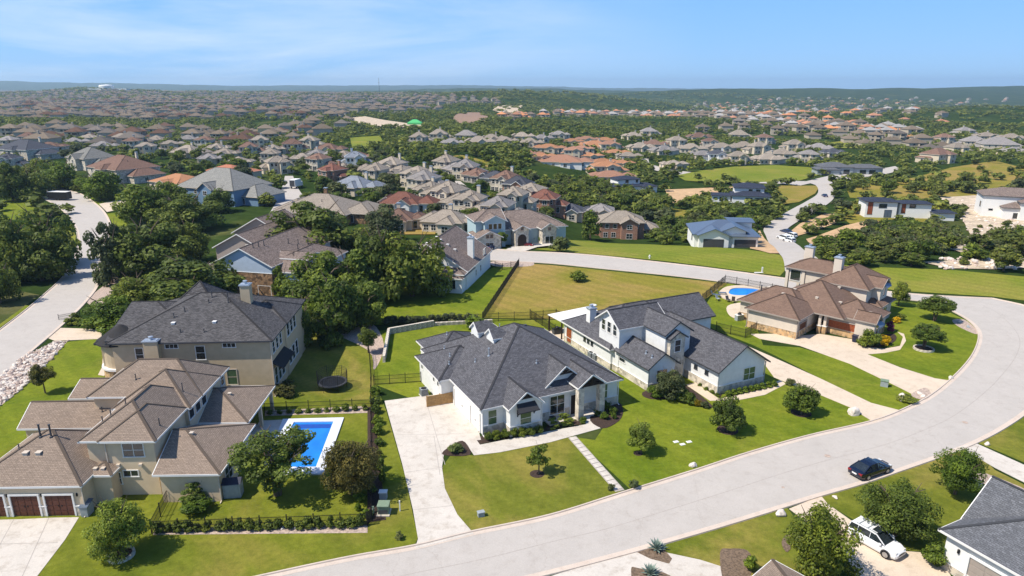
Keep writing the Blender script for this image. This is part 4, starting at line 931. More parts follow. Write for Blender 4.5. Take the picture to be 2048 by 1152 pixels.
# ------------------------------------------------------------------ vegetation
rng = np.random.default_rng(7); random.seed(7)
def leaf_cloud(rg, centers, radii, counts, leaf, upb=.45, jit=.7):
    """quads scattered over the surfaces of many clumps; returns verts (N,4,3) and a per-leaf shade value"""
    V = []; C = []
    for c, r, k in zip(centers, radii, counts):
        d = rg.normal(size=(k, 3)); d /= np.linalg.norm(d, axis=1)[:, None]
        rr = r*(.62+.42*rg.random(k)**.6)
        p = c + d*rr[:, None]*np.array([1, 1, .8])
        nrm = d + np.array([0, 0, upb]) + rg.normal(size=(k, 3))*jit*.6; nrm /= np.linalg.norm(nrm, axis=1)[:, None]
        a = np.cross(nrm, rg.normal(size=(k, 3))); a /= np.linalg.norm(a, axis=1)[:, None]+1e-9; b = np.cross(nrm, a)
        s = leaf*(.6+.8*rg.random(k))[:, None]
        V.append(np.stack([p-a*s, p+b*s*.6, p+a*s, p-b*s*.6], 1))
        C.append(np.clip(.5+.22*rg.normal()+.22*rg.normal(size=k), 0, 1))
    return np.concatenate(V), np.concatenate(C)
def quads_mesh(name, V, C, mat):
    n = len(V); me = bpy.data.meshes.new(name); me.vertices.add(n*4); me.vertices.foreach_set('co', V.reshape(-1).astype(np.float32))
    me.loops.add(n*4); me.loops.foreach_set('vertex_index', np.arange(n*4, dtype=np.int32)); me.polygons.add(n)
    me.polygons.foreach_set('loop_start', np.arange(0, n*4, 4, dtype=np.int32))
    at = me.attributes.new('leafvar', 'FLOAT', 'FACE'); at.data.foreach_set('value', C.astype(np.float32))
    me.materials.append(mat); me.update(calc_edges=True); return me
def crown_geo(seed, ncl, nleaf, leaf, clr=.36, shape='dome', fill=.5):
    rg = np.random.default_rng(seed); cs = []
    while len(cs) < ncl:
        d = rg.normal(size=3); d /= np.linalg.norm(d); r = rg.random()**fill*(1-clr*.8)
        p = d*r
        if shape == 'dome' and p[2] < -.55*(1-clr): p[2] *= .5
        if shape == 'open' and rg.random() < .25: p = p*1.12
        if shape == 'cone': p[:2] *= np.clip(1-.55*(p[2]+.2), .35, 1.1)
        cs.append(p)
    cs = np.array(cs); rd = clr*(.65+.6*rg.random(ncl)); ct = np.maximum(8, (nleaf*rd**2/np.sum(rd**2))).astype(int)
    return leaf_cloud(rg, cs, rd, ct, leaf)
CROWN = {}
def crown(kind, mat, lod, var):
    key = (kind, mat, lod, var)
    if key not in CROWN:
        seed = abs(hash(kind)) % 1000 if False else sum(map(ord, kind))*7+var*13+lod*101
        P = {'oak': (60, 8500, .050, .25, 'dome', .42), 'round': (52, 7500, .053, .27, 'dome', .45), 'open': (50, 4200, .058, .19, 'open', .55), 'shrub': (30, 2600, .085, .34, 'dome', .5),
             'upright': (56, 7500, .050, .25, 'cone', .5), 'dense': (80, 9000, .048, .23, 'dome', .35), 'clip': (40, 3000, .08, .2, 'box', .3)}[kind]
        ncl, nl, lf, clr, shp, fl = P
        if lod == -1: nl = int(nl*2.3); lf *= .62; ncl = int(ncl*1.3)
        if lod == 1: nl = int(nl*.26); lf *= 1.9; ncl = int(ncl*.7)
        if lod == 2: nl = int(nl*.09); lf *= 2.9; ncl = int(ncl*.5)
        if shp == 'box':
            rg = np.random.default_rng(seed); cs = rg.uniform(-.85, .85, size=(ncl, 3)); V, C = leaf_cloud(rg, cs, np.full(ncl, clr), [nl//ncl]*ncl, lf)
        else: V, C = crown_geo(seed, ncl, nl, lf, clr, shp, fl)
        CROWN[key] = quads_mesh('crown', V, C, M[mat])
    return CROWN[key]
def trunk_mesh(var, multi=False):
    def mk():
        rg = random.Random(var*3+1); mb = MB()
        stems = 3 if multi else 1
        for s in range(stems):
            ox, oy = ((rg.uniform(-.12, .12), rg.uniform(-.12, .12)) if multi else (0, 0))
            p = Vector((ox*.4, oy*.4, -.02)); r = .04 if multi else .055; q = Vector((ox+rg.uniform(-.05, .05), oy+rg.uniform(-.05, .05), .38))
            mb.tube(p, q, r*1.25, r*.8, 7); top = q
            for k in range(5 if not multi else 3):
                t = 2*math.pi*(k+rg.random()*.6)/5 + s
                e = top + Vector((math.cos(t)*rg.uniform(.25, .5), math.sin(t)*rg.uniform(.25, .5), rg.uniform(.25, .5)))
                mb.tube(top, e, r*.55, r*.25, 5, cap=False)
                f = e + Vector((math.cos(t+.5)*.22, math.sin(t+.5)*.22, rg.uniform(.05, .2))); mb.tube(e, f, r*.25, r*.08, 4, cap=False)
                f = e + Vector((math.cos(t-.7)*.2, math.sin(t-.7)*.2, rg.uniform(.02, .2))); mb.tube(e, f, r*.25, r*.08, 4, cap=False)
        return mb.mesh('trunk', M['bark'], fix=False)
    return cached(('trunk', var, multi), mk)
TREES = []
def depth_of(x, y, z=0): return y*CP - (z-CAMH)*SP
def plant(name, label, cat, x, y, z, r, h, kind, mat, lod=0, cb=.1, group=None, trunk=True, tint=None, multi=False):
    t = thing(name, label, cat, x, y, z, random.uniform(0, 360), group)
    cb -= .14; hz = h*(1-cb)/2
    cr = obj('crown', crown(kind, mat, lod, random.randint(0, 1)), t, (0, 0, h-hz), 0, (r, r, hz))
    if tint: cr.color = (*tint, 1)
    if trunk: obj('trunk', trunk_mesh(random.randint(0, 3), multi), t, (0, 0, 0), 0, (max(r, h*.35)*.95, max(r, h*.35)*.95, h*.95))
    TREES.append((x, y, r)); return t
def top_h(x, y, ytop, z0=0):
    lo, hi = 0.2, 25
    for _ in range(40):
        m_ = (lo+hi)/2
        if PX(x, y, z0+m_)[1] > ytop: lo = m_
        else: hi = m_
    return lo
def tree_px(bx, by, x0, x1, yt, label, kind='round', mat='leaf', lod=0, cb=.1, name='tree', cat='tree', group=None, trunk=True, tint=None, multi=False):
    x, y = GT(bx, by); z = Tz(x, y); d = depth_of(x, y, z); r = (x1-x0)/2*d/FPX*1.14; xm = ((x0+x1)/2-bx)*d/FPX
    h = top_h(x, y, yt, z)*.97
    if lod == 0 and d < 72 and r > 1.9: lod = -1
    return plant(name, label, cat, x+xm*.6, y, z, r, max(h, r*.8), kind, mat, lod, cb, group, trunk, tint, multi)
# --- single garden trees
tree_px(243,1112,186,300,985,'dense upright green tree in a stone ring on the front lawn','upright','oakleaf',tint=(1.25,1.3,1.1))
tree_px(556,990,474,636,850,'loose light-green tree leaning over the blue pool','open','leaf',tint=(1.5,1.35,1.5),multi=True,cb=.3)
tree_px(706,990,650,762,868,'round bronze-green holly tree beside the pool corner','dense','leafR',cb=.06)
tree_px(1074,948,1056,1104,884,'small thin young tree in a mulch ring on the olive lawn','open','oakleaf',cb=.35,tint=(1.2,1.25,1.1))
tree_px(1276,906,1258,1314,838,'young oak on the lawn beside the stepping-stone path','round','oakleaf',cb=.2,tint=(1.2,1.25,1.1))
tree_px(1455,862,1420,1488,784,'round young oak in front of the white gable wall','round','leaf',cb=.12,tint=(.9,.9,1))
tree_px(1602,828,1568,1636,762,'round young oak beside the tan drive of the farmhouse','round','leaf',cb=.1,tint=(.85,.9,.9))
tree_px(1340,796,1308,1372,726,'grey-green crape myrtle at the farmhouse entry','upright','leafG',cb=.12,multi=True)
tree_px(1868,642,1836,1904,587,'spreading green tree on the lawn by the street bend','round','leaf',cb=.35,multi=True)
tree_px(1847,698,1813,1882,643,'spreading green tree in a stone ring near the brown-roofed house','round','leaf',cb=.38,multi=True)
tree_px(1908,988,1863,1958,893,'bright green tree between the concrete drive and the blue-grey roof','round','leafB',cb=.12)
tree_px(1790,1072,1720,1857,960,'broad live oak beside the parked white car','dense','leaf',cb=.08,tint=(.9,.9,1))
tree_px(1636,1162,1562,1702,1008,'large leafy tree hiding the rear of the white car','round','leaf',cb=.1,tint=(1.2,1.1,.9))
tree_px(95,786,66,110,724,'small dark tree beside the bank of white rocks','round','leafR',cb=.3,tint=(.7,.85,.8))
tree_px(736,706,718,756,648,'small dark tree inside the corner of the iron fence','round','oakleaf',cb=.25)
tree_px(1157,562,1141,1174,540,'lone small tree in the dry vacant lot','shrub','leaf',cb=.1,lod=1)
tree_px(946,656,930,970,627,'bright green shrub tree against the back fence','shrub','leafB',cb=.05,lod=1)
tree_px(1120,504,1099,1140,469,'rounded grey-green tree beside the back street','shrub','leafG',cb=.08,lod=1,tint=(1.3,1.3,1))
tree_px(1003,494,989,1017,458,'slim young tree by the teal house garage','round','leafB',cb=.3,lod=1); tree_px(1076,488,1062,1092,459,'slim young tree before the stone gable window','round','leafB',cb=.3,lod=1)
tree_px(1180,478,1156,1206,416,'tall pear-shaped tree beside the brick house','upright','leaf',cb=.08,lod=1); tree_px(1797,612,1778,1814,556,'green tree behind the brown-roofed house by the street','round','oakleaf',cb=.15,tint=(1.2,1.2,1))
tree_px(575,790,548,600,762,'dark rounded bush at the foot of the taupe house','shrub','leafR',cb=.02,name='bush',cat='bush',trunk=False,tint=(.7,.8,.8))
tree_px(390,1010,362,416,964,'loose pale shrub behind the fence corner by the tan house','open','leaf',cb=.1,name='bush',cat='bush',tint=(1.4,1.3,1.6)); tree_px(385,1022,352,420,992,'bright low bush under the pale shrub','shrub','leafB',cb=.02,name='bush',cat='bush',trunk=False)
# --- the oaks round the stone house and along the oak-lined street
for a in [(625,524,552,698,400,'oak','oakleaf','massive dark oak beside the pale blue gable'),(572,612,540,586,528,'open','leaf','thin leaning tree in front of the fieldstone wall'),
    (640,618,588,690,502,'round','leaf','bright leafy tree beside the hidden garden pool'),(705,606,664,752,490,'round','leaf','leafy tree behind the garden pool'),(768,600,715,806,452,'oak','oakleaf','tall dark oak at the corner of the white house patio'),
    (820,592,770,886,446,'oak','oakleaf','broad dark oak shading the white house roof'),(600,656,566,640,586,'round','leafB','bright round tree behind the charcoal roof'),(672,668,636,710,548,'round','leaf','tall leafy tree in the back garden beyond the trampoline'),
    (728,656,688,764,560,'round','leaf','leafy tree at the end of the sage hedge'),(660,690,630,690,612,'open','leaf','low loose tree over the trampoline lawn'),(600,690,580,640,600,'round','oakleaf','dark tree at the corner of the charcoal-roofed house'),
    (772,486,732,804,408,'round','leafG','grey-green tree behind the dark oak'),(715,520,690,760,450,'round','oakleaf','dark tree filling the gap behind the massive oak'),
    (390,612,316,466,512,'oak','oakleaf','broad oak beside the fieldstone wall'),(440,424,414,462,368,'upright','leaf','upright tree before the blue wall'),
    (228,566,182,262,440,'open','leafG','pale feathery tree overhanging the oak-lined street'),(300,552,236,356,440,'oak','oakleaf','wide oak between the oak-lined street and the grey gables'),(290,452,246,330,362,'round','leaf','full round tree by the stone marker'),
    (372,462,322,424,386,'oak','oakleaf','dark oak in front of the orange roofs'),(340,416,310,368,358,'round','leaf','bright tree against the orange roof'),(380,524,346,410,438,'oak','oakleaf','dark oak touching the grey gables'),
    (282,616,234,318,540,'oak','oakleaf','dark oak behind the charcoal-roofed house'),(232,652,188,272,588,'round','leafB','bright leafy tree beside the tan drive'),
    (30,402,0,48,318,'oak','oakleaf','large old oak behind the blue pickup'),(58,398,30,92,326,'oak','oakleaf','old oak with a leaning trunk by the trailer'),(70,376,36,96,312,'oak','oakleaf','dark oak behind the trailer'),
    (133,378,92,150,318,'round','leafB','light green tree beside the white sedan'),(206,400,170,234,338,'round','leafB','bright round tree on the curved lawn'),(164,380,150,180,346,'round','leaf','small tree beside the limestone house'),
    (98,532,40,156,404,'oak','oakleaf','wide oak overhanging the oak-lined street'),(28,562,-10,68,424,'oak','oakleaf','tall dark oak between two wide oaks'),(4,606,-30,28,505,'oak','oakleaf','dark oak beside the scrubby verge'),(80,560,46,132,455,'oak','oakleaf','oak in the shaded bed by the street')]:
    w_ = (a[3]-a[2])*(0 if 'thin' in a[7] or 'overhanging' in a[7] else .15); tree_px(a[0],a[1],a[2]-w_,a[3]+w_,a[4]-(a[1]-a[4])*.07,a[7],a[5],a[6],cb=-.08)
# --- shrubs
def bush_px(bx, by, w, h, label, kind='shrub', mat='leaf', group=None, tint=None, lod=0, name='shrub'):
    x, y = GT(bx, by); d = depth_of(x, y); r = w/2*d/FPX
    return plant(name, label, 'shrub', x, y, Tz(x, y), r, h*d/FPX, kind, mat, lod, .0, group, False, tint)
g = 'shrubs along the front iron fence'
for i in range(21): bush_px(316+i*20.2+random.uniform(-3,3), 1064-i*.55, random.uniform(20,30), random.uniform(20,32), 'dark green shrub in the row behind the front iron fence', mat='oakleaf', group=g, lod=1)
g = 'shrubs along the side iron fence'
for i, (x_, y_) in enumerate([(750,790),(752,806),(753,826),(756,848),(756,868),(758,890),(760,915),(762,940),(766,965),(745,985),(718,1000),(716,1022),(735,1035),(720,1048)]): bush_px(x_, y_, random.uniform(16,30), random.uniform(16,30), 'green shrub in the bed along the side iron fence', mat=random.choice(['leaf','leafB']), group=g, lod=1)
g = 'small shrubs along the pool back fence'
for i in range(11): bush_px(540+i*19, 829-i*.9, random.uniform(13,19), random.uniform(10,18), 'small round shrub in the rock bed behind the pool', group=g, lod=1)
g = 'foundation shrubs of the white single-storey house'
for x_, y_ in ((975,880),(992,878),(1010,876),(1028,873),(1046,872),(1062,870),(1078,866)): bush_px(x_, y_, 24, 20, 'rounded shrub in the mulch row under the front windows', mat='leaf', group=g, tint=(1.1,1.05,.9))
x_, y_ = G(1122, 852); o = thing('hedge', 'clipped box hedge in front of the porch', 'hedge', x_, y_, 0, 24); cr = obj('crown', crown('clip', 'leaf', 0, 0), o, (0, 0, .65), 0, (1.65, .8, .62)); cr.color = (1.7, 1.5, 1.6, 1)
for x_, y_, w_, h_, lb in ((1225,830,22,20,'dark round shrub in the mulch corner beside the porch'),(1208,838,20,16,'low clipped shrub by the porch step'),(1228,838,14,14,'small ball shrub at the mulch edge'),(1214,820,24,22,'dark shrub against the porch wall'),(1166,846,18,14,'spiky green plant beside the front walk'),(1195,832,16,14,'pale loose shrub beside the porch column')): bush_px(x_, y_, w_, h_, lb, mat='leaf', tint=(.8,.9,.7))
bush_px(912, 904, 36, 20, 'broad-leaved shrub in the mulch island by the drive', mat='leafG', tint=(1.2,1.3,1)); bush_px(1222, 980, 18, 14, 'small shrub at the street end of the stepping stones', mat='leafG'); bush_px(1266, 976, 24, 20, 'silvery shrub beside the last stepping stone', mat='leafG', tint=(1.3,1.3,1.3)); bush_px(798, 1078, 22, 18, 'pale yucca clump on the lawn near the drive', 'open', 'leafG', tint=(2,1.8,1.5))
g = 'round shrubs along the white gable wall'
for i in range(9): bush_px(1456+i*11.6, 792-i*2.4, 15, 14, 'bright round shrub in the row under the gable window', mat='leafB', group=g, lod=1)
for x_, y_, w_, h_, m_ in ((1310,795,36,28,'leafB'),(1360,800,44,34,'oakleaf'),(1380,808,30,26,'leaf'),(1396,812,20,16,'leafY'),(1410,816,20,15,'leafG'),(1330,790,30,30,'leafB')): bush_px(x_, y_, w_, h_, {'leafY':'golden shrub at the end of the farmhouse bed','leafG':'silver-green shrub beside the tan walk','oakleaf':'dark shrub under the crape myrtle','leaf':'green shrub beside the crape myrtle','leafB':'bright green shrub at the corner of the farmhouse'}[m_], mat=m_, tint=(.35,.4,.5) if m_=='leafY' else None, group='bright corner shrubs' if m_=='leafB' else None)
for x_, y_ in ((1400,772),(1412,780),(1425,786),(1435,792)): bush_px(x_, y_, 12, 7, 'low plant in the narrow bed along the farmhouse wall', mat='leaf', group='low bed plants', lod=1)
bush_px(1736, 694, 46, 38, 'green shrub at the corner of the red garage door', mat='leaf'); bush_px(1768, 690, 28, 22, 'yellow flowering shrub by the curved walk', mat='leafY'); bush_px(1790, 645, 20, 14, 'yellow flowering shrub behind the purple shrub', mat='leafY', lod=1); bush_px(1779, 664, 20, 24, 'purple flowering shrub against the house corner', mat='leafP'); bush_px(1752, 690, 24, 16, 'low green shrub between the bed stones', mat='leaf')
bush_px(1800, 640, 22, 14, 'dark shrub in the shade of the brown-roofed house', mat='oakleaf'); bush_px(1580, 770, 22, 14, 'tan grassy shrub at the walk corner', mat='leafG'); bush_px(1812, 802, 44, 12, 'low dark groundcover round the white boulder', mat='oakleaf')
bush_px(1868, 1130, 62, 52, 'large rounded shrub at the garage corner', mat='leafB', tint=(.8,.8,.9)); bush_px(1500, 1140, 34, 34, 'feathery bright shrub at the edge of the round bed', mat='leafB'); bush_px(1420, 700, 18, 16, 'dark shrub against the farmhouse rear wall', mat='oakleaf', lod=1); bush_px(1190, 712, 18, 12, 'green shrub between the two white houses', mat='leaf', lod=1)
g = 'sage shrubs along the back fence'
for i in range(13): bush_px(775+i*14.5, 647-i*.4, random.uniform(20,28), random.uniform(14,20), 'grey sage shrub in the row along the back fence', mat='leafG', group=g, lod=1, tint=(1.2,1.2,1.4))
g = 'rounded shrubs beside the tan drive'
for x_, y_ in ((152,640),(160,650),(140,650),(178,652),(196,655)): bush_px(x_, y_, 24, 16, 'low rounded shrub in the bed beside the oak-lined street', mat='oakleaf', group=g, lod=1)
def agave(bx, by, label, s=1.0):
    x, y = G(bx, by); mb = MB(); rg = random.Random(int(bx))
    for k in range(34):
        t = k*2.4; el = .25+1.1*k/34; L_ = s*(.75+.25*rg.random()); d = Vector((math.cos(t)*math.cos(el), math.sin(t)*math.cos(el), math.sin(el))); sd = Vector((-math.sin(t), math.cos(t), 0))*.09*s; m_ = d*L_*.5 + Vector((0, 0, .06))
        mb.add([(0, 0, .05), m_+sd, d*L_, m_-sd], [(0, 1, 2, 3)])
    me = mb.mesh('agave', M['agave'], fix=False); o = obj('agave', me, None, (x, y, .05)); tag(o, label, 'agave')
M['agave'] = plain('agave_leaf', (.17, .23, .19), .5)
agave(1313, 1100, 'blue-grey agave in the bed at the street corner', 1.1); agave(1300, 1150, 'blue-grey agave in the bed below the curved walk', 1.1)
# ------------------------------------------------------------------ fences
def fence(px, label, hgt=1.35, bay=2.4, group=None):
    pts = gpts(px); f = thing('iron_fence', label, 'fence', pts[0][0], pts[0][1], 0, 0, group); ox, oy = pts[0]
    pm = cached(('fpost', hgt), lambda: MB().box(-.04, .04, -.04, .04, 0, hgt+.1).box(-.055, .055, -.055, .055, hgt+.1, hgt+.14).mesh('post', M['darkmetal']))
    def panel():
        mb = MB()
        for z in (.12, hgt*.55, hgt-.12): mb.box(0, 1, -.015, .015, z, z+.035)
        for k in range(1, 20): x = k/20; mb.box(x-.0045, x+.0045, -.009, .009, .08, hgt)
        return mb.mesh('picket_panel', M['darkmetal'])
    bm_ = cached(('fpanel', hgt), panel)
    for (a, b) in zip(pts[:-1], pts[1:]):
        L_ = math.hypot(b[0]-a[0], b[1]-a[1]); n = max(1, round(L_/bay)); an = math.atan2(b[1]-a[1], b[0]-a[0])
        for k in range(n):
            p = (a[0]+(b[0]-a[0])*k/n-ox, a[1]+(b[1]-a[1])*k/n-oy)
            obj('post', pm, f, (p[0], p[1], 0), an); obj('picket_panel', bm_, f, (p[0], p[1], 0), an, (L_/n, 1, 1))
    obj('post', pm, f, (pts[-1][0]-ox, pts[-1][1]-oy, 0), an)
    return f
fence([(338,1002),(304,1068),(735,1052),(744,1042)], 'black iron picket fence in front of the pool garden'); fence([(744,1042),(742,760),(738,700)], 'black iron picket fence between the pool garden and the white house lawn')
fence([(530,826),(748,818)], 'black iron picket fence behind the pool'); fence([(748,770),(842,764)], 'short iron picket fence beside the white garage wing'); fence([(770,651),(965,644),(1060,640),(1112,636)], 'iron picket fence behind the white single-storey house', 1.5)
fence([(965,642),(1038,530)], 'iron fence running up the edge of the dry vacant lot', 1.5); fence([(1112,636),(1150,652)], 'short iron fence between the two white houses', 1.5); fence([(1060,636),(1110,668)], 'iron fence running down beside the slate roof', 1.5)
fence([(1432,662),(1490,676),(1512,662)], 'iron picket fence between the farmhouse and the brown-roofed house', 1.5); fence([(1404,604),(1450,565),(1568,588)], 'iron picket fence around the kidney pool garden', 1.5); fence([(990,536),(1005,540),(1038,534)], 'short iron fence at the white house side lawn', 1.4)
fence([(118,640),(160,632)], 'low dark iron railing beside the oak-lined street', .9)
# ------------------------------------------------------------------ pools
def pool(name, label, px, water_px, smooth=False, deckm=None):
    c0 = gpts(px); c1 = gpts(water_px)
    if smooth: c0 = smooth_line(c0, 6, True); c1 = smooth_line(c1, 6, True)
    o = thing(name, label, 'pool', c0[0][0], c0[0][1]); ox, oy = c0[0]; n = len(c0)
    mb = MB(); mb.add([(x-ox, y-oy, .16) for x, y in c0]+[(x-ox, y-oy, .16) for x, y in c1]+[(x-ox, y-oy, -.1) for x, y in c0]+[(x-ox, y-oy, .0) for x, y in c1],
       [(i, (i+1) % n, n+(i+1) % n, n+i) for i in range(n)]+[(i, 2*n+i, 2*n+(i+1) % n, (i+1) % n) for i in range(n)]+[(n+i, n+(i+1) % n, 3*n+(i+1) % n, 3*n+i) for i in range(n)])
    obj('coping', mb.mesh('coping', deckm or M['pooltile']), o); mb = MB(); mb.add([(x-ox, y-oy, .06) for x, y in c1], [tuple(range(n))]); w_ = obj('water', mb.mesh('water', M['water'], fix=False), o)
    return o, (ox, oy)
o, off = pool('pool', 'rectangular blue swimming pool with pale stone coping', [(688,837),(648,950),(520,950),(566,840)], [(667,845),(632,936),(540,936),(588,846)])
p0 = [G(588,847), G(667,846)]
mb = MB()
for k in range(2):
    a, b = G(592-k*2, 850+k*4), G(664-k*1.5, 849+k*4); 
    mb.add([(a[0]-off[0], a[1]-off[1], .075), (b[0]-off[0], b[1]-off[1], .075), (b[0]-off[0]-.05, b[1]-off[1]-.5, .075), (a[0]-off[0]-.05, a[1]-off[1]-.5, .075)], [(0,1,2,3)])
M['poolstep'] = plain('deep_blue_step', (.008, .06, .34), .1, spec=.5); obj('step', mb.mesh('step', M['poolstep'], fix=False), o)
pool('pool', 'kidney-shaped blue pool with tan deck behind the brown-roofed house', [(1440,583),(1452,575),(1475,572),(1510,573),(1540,578),(1535,590),(1505,598),(1470,603),(1448,598),(1438,590)], [(1458,584),(1463,579),(1478,577),(1505,578),(1524,582),(1520,588),(1500,591),(1480,592),(1466,591),(1458,588)], True, M['concreteT'])
pool('pool', 'small turquoise garden pool glimpsed between the leafy trees', [(660,556),(678,551),(682,566),(664,570)], [(662,558),(676,554),(679,564),(666,567)])
# ------------------------------------------------------------------ stepping stones
sp = thing('stone_path', 'row of square pale stepping stones crossing the front lawn', 'path', *G(1146, 876)); ox, oy = G(1146, 876); ex, ey = G(1240, 982); ns_ = 13
ang_ = math.atan2(ey-oy, ex-ox)
pb = MB(); pb.box(-.35, .35, -.38, .38, .0, .055); pbm = pb.mesh('stepping_stone', M['concrete'])
for k in range(ns_): t = (k+.2)/ns_; obj('stepping_stone', pbm, sp, ((ex-ox)*t, (ey-oy)*t, 0), ang_)
mb = MB(); L_ = math.hypot(ex-ox, ey-oy); mb.box(-.2, L_, -.5, .5, 0, .02); obj('gravel_strip', mb.mesh('gravel_strip', M['joint']), sp, (0, 0, 0), ang_)
# ------------------------------------------------------------------ rocks
def rock_mesh(seed, mat, n=1):
    def mk():
        bm = bmesh.new(); bmesh.ops.create_icosphere(bm, subdivisions=2 if n else 1, radius=1); rg = random.Random(seed)
        dirs = [Vector((rg.uniform(-1, 1), rg.uniform(-1, 1), rg.uniform(-.3, 1))).normalized() for _ in range(7)]
        for v in bm.verts:
            for d in dirs:
                k = v.co.dot(d)
                if k > .62: v.co -= d*(k-.62)*.85
            v.co *= 1+rg.uniform(-.05, .05)
        me = bpy.data.meshes.new('rock'); bm.to_mesh(me); bm.free(); me.materials.append(mat); return me
    return cached(('rock', seed, mat.name, n), mk)
def boulder(bx, by, w, label, sx=1, group=None, mat='rock'):
    x, y = GT(bx, by); d = depth_of(x, y); r = w/2*d/FPX
    o = obj('boulder', rock_mesh(int(bx) % 6, M[mat]), None, (x, y, Tz(x, y)+r*.3), bx*1.7, (r*sx, r*.75, r*.65)); tag(o, label, 'boulder', group); return o
boulder(1708, 828, 34, 'large cracked pale boulder at the lawn end by the street'); boulder(1386, 932, 20, 'white boulder on the lawn edge near the kerb'); boulder(1562, 1030, 28, 'white oblong boulder on the olive lawn by the drive mouth'); boulder(1670, 996, 13, 'upright white boulder beside the tan drive'); boulder(1974, 889, 14, 'small white boulder on the lawn beyond the concrete drive')
boulder(1806, 798, 26, 'long white boulder in the dark groundcover', 1.3); boulder(1838, 788, 14, 'grey boulder in the gravel bed by the tan drive'); boulder(1846, 794, 12, 'small pale boulder at the gravel bed edge'); boulder(1902, 757, 13, 'pale boulder at the drive mouth by the street bend'); boulder(1918, 645, 10, 'dark boulder on the rock strip at the bend', mat='greybox'); boulder(1936, 655, 10, 'second dark boulder on the rock strip at the bend', mat='greybox')
for x_, y_ in ((566,1058),(592,1057),(618,1056),(605,1054)): boulder(x_, y_, 11, 'white rock between the fence shrubs', group='white rocks between the fence shrubs')
rb = thing('rock_bank', 'bank of loose white rocks beside the oak-lined street', 'rock bank', *G(60, 740)); ox, oy = G(60, 740); poly = [(-20,770),(50,712),(108,684),(138,681),(100,722),(66,758),(30,790),(-20,826)]; k = 0
rk = [rock_mesh(s_, M[m_], 0) for s_ in range(4) for m_ in ('rock', 'rock', 'rockp')]
big = []
while len(big) < 290:
    x_, y_ = random.uniform(-15, 138), random.uniform(681, 826)
    if in_poly(x_, y_, poly):
        p = G(x_, y_); big.append(p); s_ = random.uniform(.22, .5)
        obj('rock', random.choice(rk), rb, (p[0]-ox, p[1]-oy, s_*.35), random.uniform(0, 6), (s_*random.uniform(.8, 1.3), s_, s_*.7))
mb = MB(); ic = rock_mesh(1, M['rock'], 0); iv = [v.co.copy() for v in ic.vertices]; fi = [tuple(p.vertices) for p in ic.polygons]; cnt = 0
while cnt < 900:
    x_, y_ = random.uniform(-15, 138), random.uniform(681, 826)
    if in_poly(x_, y_, poly):
        p = G(x_, y_); s_ = random.uniform(.1, .24); a_ = random.uniform(0, 6); cnt += 1
        mb.add([(p[0]-ox+s_*(v.x*math.cos(a_)-v.y*math.sin(a_)), p[1]-oy+s_*(v.x*math.sin(a_)+v.y*math.cos(a_)), s_*(v.z*.7+.3)+.02) for v in iv], fi, random.choice((0, 0, 1)))
o = obj('small_rocks', mb.mesh('small_rocks', [M['rock'], M['rockp']], fix=False), rb); o['kind'] = 'stuff'
def ring(bx, by, r, label, mat='limestone', hh=.28, n=16):
    x, y = G(bx, by); t = thing('tree_ring', label, 'planter', x, y)
    mb = MB(); mb.box(-.17, .17, -.1, .1, 0, hh); bm_ = mb.mesh('stone_block', M[mat])
    for k in range(n): a = 2*math.pi*k/n; obj('stone_block', bm_, t, (r*math.cos(a), r*math.sin(a), 0), a+math.pi/2, (r*2*math.pi/n/.36, 1, 1))
    mb = MB(); mb.lathe([(r*.98, 0), (r*.98, .14), (.1, .2)], 18); obj('mulch_fill', mb.mesh('mulch_fill', M['mulch']), t)
ring(243, 1112, .95, 'tan stone ring round the front-lawn tree'); ring(1847, 699, 1.3, 'stone ring round the spreading tree on the corner lawn', hh=.3)
for bx, by, r in ((1074, 948, .75), (1276, 907, .5), (1602, 826, 1.2), (1455, 860, 1.2)):
    x, y = G(bx, by); sheet('mulch_ring', [(x+r*math.cos(t*.4), y+r*math.sin(t*.4)) for t in range(16)], .022, M['mulch'], thick=.02)
# limestone retaining walls
def block_wall(px, label, hh=.75, mat='limestone'):
    pts = gpts(px); t = thing('retaining_wall', label, 'wall', pts[0][0], pts[0][1]); ox, oy = pts[0]
    mb = MB(); mb.box(0, 1, -.2, .2, 0, hh/2-.012); bm_ = mb.mesh('stone_block', M[mat])
    for a, b in zip(pts[:-1], pts[1:]):
        L_ = math.hypot(b[0]-a[0], b[1]-a[1]); n = max(1, round(L_/.9)); an = math.atan2(b[1]-a[1], b[0]-a[0])
        for row in range(2):
            for k in range(n):
                s_ = k/n; obj('stone_block', bm_, t, (a[0]-ox+(b[0]-a[0])*s_, a[1]-oy+(b[1]-a[1])*s_+random.uniform(-.02, .02), row*hh/2), an, (L_/n-.02, random.uniform(.9, 1.1), 1))
block_wall([(768,725),(778,668),(868,652)], 'cut limestone retaining wall curving behind the white house', 1.0); block_wall([(870,651),(985,645)], 'low stacked stone wall under the back fence', .55)
